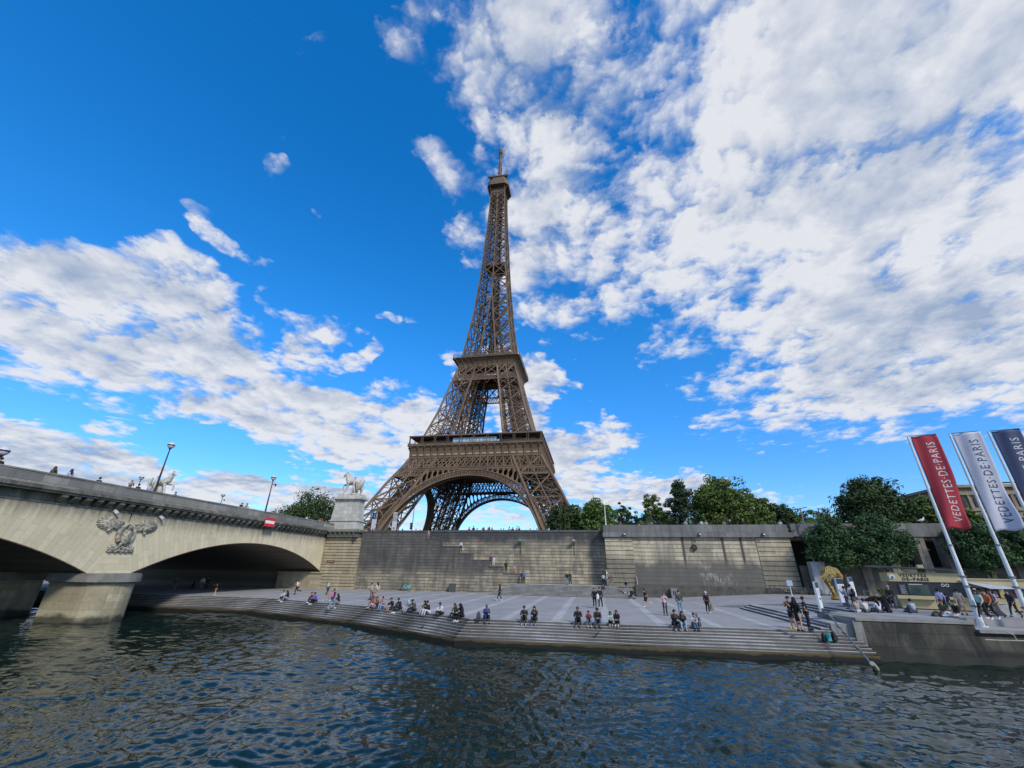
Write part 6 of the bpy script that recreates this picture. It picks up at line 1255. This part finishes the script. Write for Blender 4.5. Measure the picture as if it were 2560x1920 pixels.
seated(*B2(235,590), .6, 'sithug', 'woman in a white skirt with brown hair leaning into a companion on the steps', (.30,.12,.09), (.62,.56,.56), hair=('hairlong',(.12,.05,.03)), shoes=(.5,.3,.25), bk='shorts')
seated(*B2(335,575), .7, 'sithug', 'person in a brick red top and black shorts seated between white skirt and pink top', (.28,.09,.06), K_, hair=('bun',(.13,.05,.03)), bk='shorts')
seated(*B2(430,600), .3, 'sitphone', 'woman in a salmon pink top and blue jeans seated on the steps', (.55,.24,.22), (.20,.35,.55), hair=('bun',(.04,.02,.015)))
seated(*B2(600,580), .6, 'sitphone', 'person in a black jacket, black cap and shorts seated next to a blue bag', K_, (.06,.05,.05), hair=('cap',K_), bk='shorts')
seated(*B2(740,600), .5, 'sitclasp', 'person in a black hoodie and big white shoes seated on the steps', (.018,.018,.022), K_, hair=DH, shoes=WH, s=1.05)
seated(*B2(905,640), .5, 'sitphone', 'person with a mint green headscarf and pale blue clothes seated on the steps', (.22,.30,.36), (.35,.42,.52), hair=('hood',(.28,.55,.50)), s=.9)
seated(*B2(1000,640), .5, 'sitclasp', 'person in a long grey coat and dark cap beside the mint headscarf', (.10,.095,.09), K_, hair=('cap',K_), tk='coat', s=1.05)
seated(*B2(1215,660), .5, 'sitphone', 'person in light blue jeans half hidden by a black leather jacket', (.05,.05,.055), (.45,.52,.60), hair=LH)
seated(*B2(1268,660), .5, 'sitphone', 'person in a shiny black leather jacket and white trousers seated on the steps', (.022,.022,.026), WH, hair=('beanie',K_))
seated(*B2(1505,690), .55, 'sitclasp', 'man in a black vest with white sleeves seated alone on the steps', WH, K_, hair=DH, shoes=K_, skin='b')
seated(*B2(1770,740), .4, 'sitphone', 'person in a dark olive hoodie seated left of the black hooded person', GRN, K_, hair=('hood',GRN))
seated(*B2(1880,745), .5, 'sitclasp', 'person in a black hood and black clothes seated near the bend of the steps', (.008,.008,.008), (.008,.008,.008), hair=('hood',(.008,.008,.008)), shoes=WH, s=1.06)
seated(*C3(80,710), .5, 'sitphone', 'man in royal blue jacket and grey cap seated at the bend of the steps', (.018,.04,.22), (.02,.03,.07), hair=('cap',(.12,.13,.14)), s=1.08)
seated(*C3(615,715), .1, 'sit', 'man in a dark jacket over a blue shirt seated at the middle of the steps', (.03,.03,.035), (.035,.035,.045), hair=('cap',(.03,.03,.05)), shoes=(.35,.35,.45), s=1.08)
seated(*C3(760,715), -.15, 'sitphone', 'long haired woman in a black leather jacket seated at the middle of the steps', (.02,.02,.022), (.02,.02,.022), hair=LH, shoes=(.2,.15,.4), s=1.05)
seated(*C3(1358,730), .05, 'sit', 'bald man in black sitting wide legged left of the small child in red', (.016,.017,.022), (.018,.02,.028), hair=('hair',(.10,.05,.035)), skin='b', s=1.12, shoes=(.2,.2,.2))
seated(*C3(1502,745), .0, 'sitphone', 'child in red shirt, blue jeans and white shoes between two men in black', (.20,.03,.035), (.09,.16,.25), hair=DH, shoes=WH, s=.85, skin='b')
seated(*C3(1625,745), .05, 'sitclasp', 'man in dark brown hooded jacket and jeans right of the child in red', (.028,.026,.024), (.05,.09,.16), hair=DH, s=1.1)
seated(*C3(1808,790), .1, 'sithug', 'small person in a mint top and black trousers seated on the lower step', (.42,.58,.54), K_, hair=LH, shoes=WH, s=.85)
seated(*C3(1900,785), -.1, 'sithug', 'person in black with long dark hair beside the mint top', (.018,.014,.014), (.012,.01,.01), hair=LH, shoes=WH, s=.95)
seated(*C4(790,1060), .15, 'sitphone', 'man in a black open jacket looking at his hands, seated right of the middle', (.014,.014,.018), (.01,.01,.012), hair=DH, s=1.1, shoes=(.3,.3,.3))
seated(*C4(940,1060), -.1, 'sitphone', 'woman with curly dark hair, black top and pale blue jeans seated', (.014,.014,.018), (.28,.42,.55), hair=('hairlong',(.03,.015,.012)), s=1.02, shoes=(.35,.35,.35))
seated(*C4(1145,1090), .05, 'sithug', 'boy in a pale grey shirt and blue jeans hugging his knees on the steps', (.45,.45,.50), (.14,.24,.36), hair=DH, s=.92, shoes=K_)
seated(*C4(1235,1070), -.35, 'sitclasp', 'boy in a grey and black patterned top with a black and white cap', (.16,.17,.20), (.06,.10,.16), hair=('cap',(.12,.12,.12)), s=.92)
# --- walking and standing on the plaza
onp(C3(270,455), -1.4, 'walk', 'woman with long black hair walking alone in black top, jeans and white shoes', K_, (.02,.035,.06), hair=LH, shoes=WH)
onp(C3(1590,550), .3, 'stand', 'person all in black standing left of the white tote bag', K_, K_, hair=DH, shoes=WH, s=1.03)
onp(C3(1668,560), .2, 'hip', 'person in black carrying a white tote bag on the plaza', K_, K_, hair=DH, shoes=WH, s=1.08)
onp(C3(1712,418), .1, 'stand', 'person in a black top and grey jeans behind the white tote bag', (.03,.03,.035), (.20,.23,.27), hair=LH, shoes=WH)
onp(C4(270,745), -1.45, 'run', 'runner in black shorts and shirt with one leg kicked back', (.03,.012,.014), (.012,.01,.01), hair=DH, shoes=WH, tk='tee', bk='shorts', s=1.02, mir=True)
onp(C4(625,875), .15, 'film', 'person in a pink checked shirt holding a phone up to the face', (.62,.42,.45), K_, hair=('bun',(.12,.07,.05)), shoes=K_, tk='coat')
onp(C4(905,860), .1, 'stand', 'man in an olive jacket and blue jeans standing behind the seated couple', (.055,.065,.05), (.13,.27,.42), hair=DH, shoes=(.1,.03,.03), s=1.08)
onp(C4(1410,838), 2.4, 'stand', 'person in a white cap and dark red sleeve with a straw bag', (.06,.012,.022), K_, hair=('cap',WH), shoes=WH, s=1.03)
onp(C5(478,735), -1.0, 'phone', 'man in a brown shirt and cap, leftmost of the three standing at the ramp', (.085,.07,.062), (.03,.03,.035), hair=('cap',K_), shoes=(.6,.45,.1), bk='shorts', tk='tee', s=1.14)
onp(C5(565,770), 2.2, 'stand', 'person in a black dress, middle one of the three at the ramp', (.006,.006,.007), (.006,.006,.007), hair=LH, shoes=K_, bk='skirt', tk='coat', s=1.14, z=ZP)
onp(C5(690,745), 1.3, 'hip', 'person in black with an elbow out, rightmost of the three at the ramp', (.010,.011,.013), (.010,.011,.013), hair=DH, shoes=K_, bk='wide', tk='tee', s=1.14, z=ZP)
# --- landing, stairs
ZL = -1.93; onl = lambda q, *a, z=ZL, **k: onp(q, *a, z=z, group='people on the stair landing', **k)
def aty_z(q, Y, z, *a, **k): p_ = aty(q[0], q[1], Y); return person((p_[0], Y, z), *a, **k)
aty_z(C3(582,190), -161.6, ZL, .3, 'stand', 'dark clothed man left of the blue jacket on the stair landing', NAVY_, NAVY_, hair=DH, group=GP)
aty_z(C3(608,200), -161.9, ZL, .0, 'stand', 'person in a blue jacket and black trousers on the stair landing', (.06,.16,.38), K_, hair=DH, group=GP)
aty_z(C3(1203,232), -162., ZL, -.2, 'stand', 'person in a yellow beanie standing on the landing', NAVY_, LJ, hair=('beanie',(.6,.38,.04)), group=GP)
aty_z(C3(1248,235), -162.2, ZL, .3, 'hip', 'person in black with a white hood collar next to the yellow beanie', K_, (.02,.03,.05), hair=DH, shoes=WH, group=GP)
aty_z(C3(1712,225), -162.4, ZL, 2.8, 'stand', 'person in a white sleeveless top on the right end of the landing', WH, K_, hair=DH, group=GP, tk='tee', s=.95)
aty_z(C3(1760,190), -162., ZL, 1.2, 'bend', 'person in brown bending forward near the banded pier', (.17,.11,.07), LJ, hair=('hair',(.08,.04,.02)), group=GP)
aty_z(C3(1830,255), -162.6, ZL, .4, 'stand', 'small child in rust red on the right end of the landing', (.22,.09,.06), (.3,.27,.25), s=.62, group=GP)
aty_z(C3(2035,335), -164.6, -2.75, -.9, 'push', 'man in a black top and light jeans lowering a stroller on the right steps', K_, LJ, hair=DH, group=GP, shoes=WH)
for q, Yw, lab, tp_, bt_, k in (((1043,418),-160.2,'person in white and black high on the stone staircase',(.5,.52,.55),K_,{}),((1355,562),-160.1,'person in a maroon top leaning out halfway down the stairs',(.09,.03,.045),K_,{}),((1385,562),-159.9,'person in a white top beside the maroon top on the stairs',WH,WH,dict(s=.85)),((1512,632),-160.1,'person in a long black coat on the lower stairs',K_,K_,dict(tk='coat')),((1600,637),-159.8,'small child in pink on the lower stairs',(.55,.28,.30),(.4,.2,.2),dict(s=.7))):
    p_ = aty(*R5(*q), Yw); person((p_[0], Yw, p_[2]), .2, 'stand', lab, tp_, bt_, hair=DH, group='people on the stone staircase', **k)
p_ = aty(*R5(705,240), -160.1); person((p_[0],-160.1,p_[2]-.9), .3, 'stand', 'person in a pale pink jacket at the head of the staircase', (.35,.28,.28), (.25,.22,.22), group='people on the stone staircase')
# --- terrace at the right
ont = lambda q, *a, **k: onp(q, *a, z=ZU, **{**dict(group=GT), **k})
ont(C5(1000,275), 1.4, 'walk', 'man with a dark jacket and grey jeans under the yellow sculpture', K_, LJ, skin='a')
ont(C5(1235,455), -2.3, 'phone', 'woman in a grey top and dark blue trousers reading the wide totem', (.30,.30,.36), (.05,.07,.14), hair=('beanie',(.06,.02,.02)), bk='wide', s=.95)
ont(C5(1320,425), 3.0, 'stand', 'man in a white shirt with a black backpack seen from behind', WH, K_, hair=DH, s=1.02)
for q, lab, tp_, bt_, h_, k in ((1365,'person in a beige top seated with back turned, leftmost on the terrace edge',(.34,.29,.23),(.5,.5,.48),('bun',(.12,.09,.06)),{}),(1485,'man in a cream shirt seated with back turned left of a red bag',(.55,.54,.46),(.1,.1,.1),DH,{}),(1665,'person in a white top with black strap and long dark hair seated with back turned',(.62,.64,.70),(.1,.1,.1),LH,{}),(1790,'person in black leaning left beside the white top on the terrace edge',K_,K_,LH,{}),(2140,'man in a white tee with a dark strap seated beside a blue bag',(.50,.54,.62),(.1,.1,.12),DH,{})):
    p_ = atz(*C5(q,508), ZU); person((p_[0],p_[1],ZU), PI+.2, 'sitback', lab, tp_, bt_, hair=h_, group=GT, s=1.05, **k)
ont(R8(300,955), 2.6, 'stand', 'person in dark clothes standing behind the barrier tape', K_, (.02,.03,.06), hair=('beanie',(.3,.3,.3)))
ont(R8(425,940), -2.6, 'stand', 'person in black close to the left end of the kiosk counter', K_, K_, hair=DH)
ont(R8(815,1020), 2.9, 'stand', 'man in a lilac shirt and dark trousers standing before the kiosk', (.36,.38,.62), K_, hair=DH, skin='b')
ont(R8(870,1010), 2.6, 'stand', 'child in dark blue and green shorts between the lilac shirt and the cream top', NAVY_, (.12,.22,.18), hair=DH, s=.8, bk='shorts')
ont(R8(1000,1020), 2.7, 'stand', 'woman in a cream top and pale skirt facing the kiosk', (.48,.42,.34), (.42,.33,.30), hair=DH, bk='skirt', skin='b')
p_ = atz(*R8(800,1030), ZU); person((p_[0],p_[1],ZU), -1.2, 'sitlean', 'person in an olive parka with dark hood seated on the terrace edge', (.10,.095,.06), (.10,.09,.06), hair=('beanie',(.09,.05,.03)), group=GT, s=1.2, tk='coat')
p_ = atz(*R8(925,1040), ZU); person((p_[0],p_[1],ZU), -1.5, 'sitlean', 'person in a black jacket and white trousers seated on the terrace edge', (.010,.010,.012), (.62,.63,.6), hair=('hair',(.09,.06,.035)), group=GT, s=1.2)
ont(R8(1215,1070), -1.3, 'walk', 'person in a mint and white top with dark trousers walking past the flagpole', (.45,.58,.50), K_, hair=LH, shoes=WH, s=1.02)
ont(R8(1290,1065), -1.2, 'walk', 'person in an orange top and black trousers walking behind the mint top', (.50,.14,.05), K_, hair=DH, shoes=WH, s=1.02)
ont(R8(1350,1040), -1.4, 'walk', 'woman in a lilac blouse and patterned beige trousers with a dark backpack', (.50,.36,.48), (.34,.26,.19), hair=('bun',(.06,.03,.02)), bk='wide')
ont(R8(1185,1015), 2.4, 'stand', 'person in a white cap and maroon top behind the flagpole', (.18,.03,.08), (.1,.1,.1), hair=('cap',(.62,.58,.62)))
ont(R8(1245,1000), 2.8, 'stand', 'person in grey with dark hair in the middle of the walking crowd', (.16,.14,.14), (.08,.07,.06), hair=DH)
ont(R8(1520,1045), -1.2, 'walk', 'person in dark blue walking at the right edge of the terrace', (.02,.03,.045), (.015,.02,.03), hair=DH)
ont(R8(1560,800), .6, 'stand', 'person in a dark jacket by the snack kiosk at the right edge', (.08,.07,.08), K_, hair=DH)
# --- heads above the upper quay wall
HW = [(R5(400,185),'person in dark blue behind the wall just right of the second banner',NAVY_,DH),(R5(440,188),'person in a bright red jacket behind the wall left of the traffic light',(.50,.02,.02),('hood',(.15,.02,.02))),(R5(580,188),'person in dark grey behind the wall right of the traffic light',(.10,.08,.09),DH),(R5(622,196),'person in pale cream behind the wall near the stair head',(.5,.45,.4),('hair',(.12,.07,.04))),(R5(60,186),'person in a white top just right of the pedestal',WH,DH),(R5(80,192),'person in black beside the first banner',K_,DH),
  (R5(130,190),'person in dark red at the foot of the navy banner',(.15,.03,.03),LH),(R5(158,190),'person in black at the foot of the navy banner',K_,LH),(R5(1133,168),'person in a steel blue shirt behind the wall left of the dark coat',(.10,.20,.32),DH),(R5(1178,160),'person in a dark coat behind the wall under the arch, tallest of the pair',(.03,.015,.02),DH),(R5(1214,182),'low dark head behind the wall between the pairs under the arch',(.05,.05,.05),DH),(R5(1284,172),'person in black bending beside another behind the wall under the arch',K_,LH),(R5(1268,180),'small dark figure left of the bending person under the arch',K_,DH),
  (R5(1340,166),'person in black taking a picture behind the wall under the arch',K_,LH),(R5(1368,176),'person in dark grey with raised phone right of the picture taker',(.08,.08,.09),DH),(R5(1462,184),'lone low head behind the wall under the arch',(.06,.05,.05),DH),(R5(1490,186),'second low head to the right of the lone head under the arch',(.1,.09,.08),DH),(R5(1549,166),'person in white with both arms raised behind the wall',(.6,.6,.62),DH),(R5(1586,172),'person in a maroon top right of the raised arms',(.05,.02,.03),DH),(R5(1630,160),'person in a white shirt near the tower right leg',(.58,.58,.58),('hair',(.25,.2,.15))),(R5(1650,166),'person in black beside the white shirt near the tower right leg',K_,DH),
  (R5(1765,186),'low head of a passer by just left of the tower right leg',(.04,.04,.05),DH),(R5(1835,184),'lone head at the foot of the tower right leg',(.04,.04,.05),DH)]
for q, lab, tp_, h_ in HW:
    p_ = aty(*q, -156.9); person((p_[0],-156.9,p_[2]-1.52), random.uniform(-.6,.6)+(PI if random.random() < .4 else 0), 'film' if 'raised' in lab or 'picture' in lab else 'stand', lab, tp_, K_, hair=h_, group=GW)
HB = [(R6(620,108),'person in faded pink above the left end of the bastion',(.30,.17,.15),LH),(R6(890,104),'person in dark red above the bastion',(.10,.03,.04),LH),(R6(945,112),'person in a grey coat left of the navy jacket above the bastion',(.2,.17,.15),DH),(R6(988,106),'person in a navy jacket above the bastion',(.012,.018,.06),DH),(R6(1026,104),'person in black next to the navy jacket above the bastion',K_,LH),(R6(1215,110),'dark figure left of the beige jacket above the bastion',K_,DH),(R6(1300,104),'person in a light beige jacket above the bastion',(.42,.38,.31),('hair',(.1,.06,.04))),(R6(1350,96),'person in a bright green jacket above the bastion',(.02,.22,.15),('hair',(.2,.1,.05))),(R6(1465,103),'person in a pale mint jacket above the bastion',(.42,.50,.43),DH),(R6(1512,108),'person in a cream jacket with a dark bag above the bastion',(.45,.40,.33),('hair',(.2,.12,.06))),
  (R6(1700,108),'person in olive half hidden above the bastion',(.18,.2,.14),DH),(R6(1762,104),'person in a black top and white cap above the bastion',K_,('cap',WH)),(R6(1897,98),'person in a dark jacket and grey cap above the bastion right part',(.02,.02,.03),('cap',(.3,.3,.3))),((1950,1306),'person in a white shirt above the right end of the bastion parapet',(.6,.6,.6),('hair',(.2,.12,.08)))]
for q, lab, tp_, h_ in HB: p_ = aty(*q, -160.2); person((p_[0],-160.2,p_[2]-1.42), random.uniform(2.6,3.6), 'stand', lab, tp_, K_, hair=h_, group=GW)
for q, lab, tp_, h_, pn in ((R3(455,310),'woman with long dark hair in an olive jacket on the bridge, leftmost pair',(.10,.10,.06),BH,'stand'),(R3(592,332),'person in a pale blue jacket with dark bob on the bridge',(.45,.52,.58),('hairlong',(.06,.02,.02)),'stand'),(R3(826,398),'dark hair just showing over the middle of the bridge parapet',K_,DH,'stand'),(R3(1092,418),'man in a beige jacket holding a phone on the bridge',(.32,.29,.20),('cap',(.35,.3,.22)),'phone'),(R3(1150,452),'person in navy behind the beige jacket on the bridge',(.03,.04,.09),DH,'stand'),(R3(1245,452),'person in a pale blue shirt beside the tall near lamp',(.48,.54,.60),('hair',(.15,.1,.08)),'stand'),(R3(1455,517),'top of a dark head right of the far horse statue',K_,DH,'stand'),
   (R4(500,608),'person in black leaning on the bridge parapet',K_,('hair',(.06,.03,.02)),'lean'),(R4(542,612),'person in a cream top leaning beside the black jacket on the bridge',(.42,.30,.22),DH,'lean'),(R4(820,668),'dark figure walking right of the second near lamp',(.1,.1,.12),DH,'stand'),(R4(1053,708),'person in a white shirt on the bridge before the round tree',WH,DH,'stand'),(R4(1072,710),'person in dark grey right of the white shirt on the bridge',(.05,.05,.06),DH,'stand'),(R4(1160,728),'person in grey low behind the bridge parapet',(.3,.28,.25),('hair',(.15,.1,.06)),'stand'),(R4(1180,726),'person in a red brown top low behind the bridge parapet',(.25,.08,.05),DH,'stand'),(R4(1212,742),'person in blue beside the pedestal on the bridge',(.03,.07,.22),DH,'stand'),(R3(8,238),'person with dark head beside the lamp at the left edge',K_,DH,'stand')):
    Xp = 9.9; p_ = atx(*q, Xp); head = 1.6 if pn != 'lean' else 1.5; person((Xp,p_[1],p_[2]-head+.12), random.choice([-1.57,1.57]) if pn == 'stand' else 1.35, pn, lab, tp_, JEAN, hair=h_, group=GB)
# ---------------------------------------------------------------- bags, strollers
def bag(loc, c, label, kind='backpack', s=1.): 
    x, y, z = [float(q) for q in loc]; t_ = thing(kind, (x,y,z), label, 'bag'); mb = MB(); mb.tube([(x,y,z+.01),(x,y,z+.08*s),(x,y,z+.3*s),(x,y+.02,z+.42*s),(x,y+.02,z+.47*s)], [.12*s,.17*s,.16*s,.11*s,.03], 10, sq=.75); mb.build('bag_body', plain('bag_%s' % str(c), c, .7, 0, .3, 8), t_, smooth=True)
    mb = MB(); mb.tube([(x-.06,y,z+.44*s),(x,y,z+.55*s),(x+.06,y,z+.44*s)], .014, 5); mb.build('handle', BLK, t_); mb = MB(); mb.hexa([(x-.1*s,y-.19*s,z+.06*s),(x+.1*s,y-.19*s,z+.06*s),(x+.1*s,y-.1*s,z+.06*s),(x-.1*s,y-.1*s,z+.06*s),(x-.09*s,y-.17*s,z+.22*s),(x+.09*s,y-.17*s,z+.22*s),(x+.09*s,y-.1*s,z+.22*s),(x-.09*s,y-.1*s,z+.22*s)]); mb.build('pocket', plain('bag_%s' % str(c), c, .7, 0, .3, 8), t_); return t_
def onedge(px_, py_, st_=0): 
    p_ = atz(px_, py_, ZP)
    for _ in range(6): y = E_Y(p_[0])-.265*st_+.1; d = ray(px_, py_); p_ = CAM+d*(y-CAM[1])/d[1]
    return (p_[0], y-.12 if st_ else y+.15, ZP-.128*st_)
bag(onedge(*B2(515,560)), (.03,.05,.14), 'dark blue backpack beside the black cap and shorts on the steps')
bag(onedge(*B2(1135,680), 1), (.02,.02,.03), 'black bag at the feet of the light blue jeans on the steps', 'shoulder_bag', .8)
bag(onedge(*C3(-20,800), 1), (.06,.035,.06), 'dark plum backpack on the step below the royal blue jacket', s=1.25)
bag(atz(*C5(895,905), ZP-.5), (.012,.014,.018), 'black sports bag on the steps left of the turquoise bag', 'sports_bag', 1.0)
bag(atz(*C5(955,910), ZP-.5), (.03,.36,.40), 'turquoise bag between black bags on the steps', 'sports_bag', 1.15)
bag(atz(*C5(1040,905), ZP-.5), (.008,.010,.012), 'black bundle of bags against the dark wall right of the turquoise bag', 'sports_bag', 1.2)
bag(atz(*C5(1600,490), ZU), (.14,.03,.04), 'dark red handbag between the cream shirt and the white top', 'handbag', .8)
bag(atz(*C5(2080,515), ZU), (.02,.035,.08), 'navy blue bag beside the man in the white tee', 'sports_bag', 1.1)
p_ = atz(*B1(1235,615), ZP-.3); bag((p_[0]+.02,p_[1]-.22,ZP-.3+1.0), (.68,.16,.30), 'pink backpack on the back of the woman in jeans')
p_ = atz(*C3(1668,560), ZP); bag((p_[0]-.22,p_[1]-.18,ZP+.78), WH, 'white tote bag slung on the person in black', 'tote_bag', 1.15)
p_ = atz(*C4(1410,838), ZP); bag((p_[0]+.32,p_[1]-.1,ZP+.25), (.22,.17,.09), 'straw basket bag held by the person in the white cap', 'straw_bag', 1.1)
p_ = atz(*C5(1320,425), ZU); bag((p_[0],p_[1]-.24,ZU+1.0), (.012,.012,.014), 'black backpack on the man in the white shirt by the totem')
p_ = atz(*R8(1350,1040), ZU); bag((p_[0]-.2,p_[1]-.12,ZU+.98), (.05,.035,.05), 'dark backpack on the woman in the lilac blouse')
p_ = atz(*C5(1000,275), ZU); bag((p_[0]+.1,p_[1]-.32,ZU+.75), (.6,.55,.48), 'cream bag held by the man under the yellow sculpture', 'handbag', .8)
def stroller(p_, label, rz, c):
    x, y, z = [float(q) for q in p_]; t_ = thing('stroller', (x,y,z), label, 'stroller'); ca, sa = math.cos(rz), math.sin(rz); P = lambda u, v, w: (x+u*ca-v*sa, y+u*sa+v*ca, z+w)
    for u, v in ((-.35,-.24),(-.35,.24),(.35,-.2),(.35,.2)): mb = MB(); mb.tube([P(u+.11*math.cos(a), v, .12+.11*math.sin(a)) for a in np.linspace(0,2*PI,11)], .025, 5, False); mb.build('wheel', BLK, t_)
    mb = MB(); 
    for v in (-.22,.22): mb.tube([P(.35,v,.12),P(0,v,.45),P(-.45,v,1.02)], .016, 5); mb.tube([P(-.35,v,.12),P(.1,v,.5)], .016, 5)
    mb.tube([P(-.45,-.22,1.02),P(-.47,0,1.05),P(-.45,.22,1.02)], .022, 5); mb.build('frame', GALV, t_)
    mb = MB(); mb.tube([P(.3,0,.35),P(.05,0,.38),P(-.2,0,.72)], [.14,.2,.18], 8); mb.build('seat', plain('seat_%s' % str(c), c, .8), t_); mb = MB(); mb.ball(P(-.12,0,.82), (.28,.26,.24), 10, 6); mb.build('hood', plain('hoodcloth_%s' % str(c), tuple(q*.8 for q in c), .8), t_)
p_ = atz(*B2(255,440), ZP); stroller(p_, 'stroller with white and red blanket pushed by the couple at the left', .3, (.35,.22,.2))
stroller(atz(*C3(2092,432), ZP), 'black and dark red stroller at the foot of the right steps', 2.6, (.02,.015,.018))
t_ = thing('pigeon', tuple(atz(*B2(1130,985), ZP-.128*7)), 'small dark pigeon on the lowest steps before the bend', 'bird')
def bird(t_, c, s=1.):
    x, y, z = W[t_.name]; mb = MB(); mb.tube([(x-.14*s,y,z+.12*s),(x-.05*s,y,z+.13*s),(x+.06*s,y,z+.15*s),(x+.11*s,y,z+.21*s),(x+.13*s,y,z+.26*s)], [.02*s,.06*s,.065*s,.04*s,.03*s], 7); mb.ball((x+.135*s,y,z+.27*s), .035*s, 6, 5); mb.tube([(x+.16*s,y,z+.27*s),(x+.2*s,y,z+.262*s)], [.012*s,.003], 4)
    for v in (-.025,.025): mb.tube([(x+.01,y+v*s,z+.11*s),(x+.02,y+v*s,z)], .008, 4)
    mb.tube([(x-.1*s,y,z+.12*s),(x-.24*s,y,z+.10*s)], [.035*s,.02*s], 6, sq=.4); mb.build('body', plain('feather_%s' % str(c), c, .8, 0, .4, 20), t_, smooth=True)
bird(t_, (.04,.04,.05)); t_ = thing('pigeon', tuple(atz(*C3(1615,945), ZP-.128*5)), 'small dark pigeon on the steps below the two men in black', 'bird'); bird(t_, (.04,.04,.05))
t_ = thing('seagull', tuple(aty(2306,1307,-160.9)), 'white gull resting on the colonnade parapet left of the red flag', 'bird'); bird(t_, (.65,.65,.66), 2.6)
for k, ch in enumerate(list(bpy.data.objects)): pass
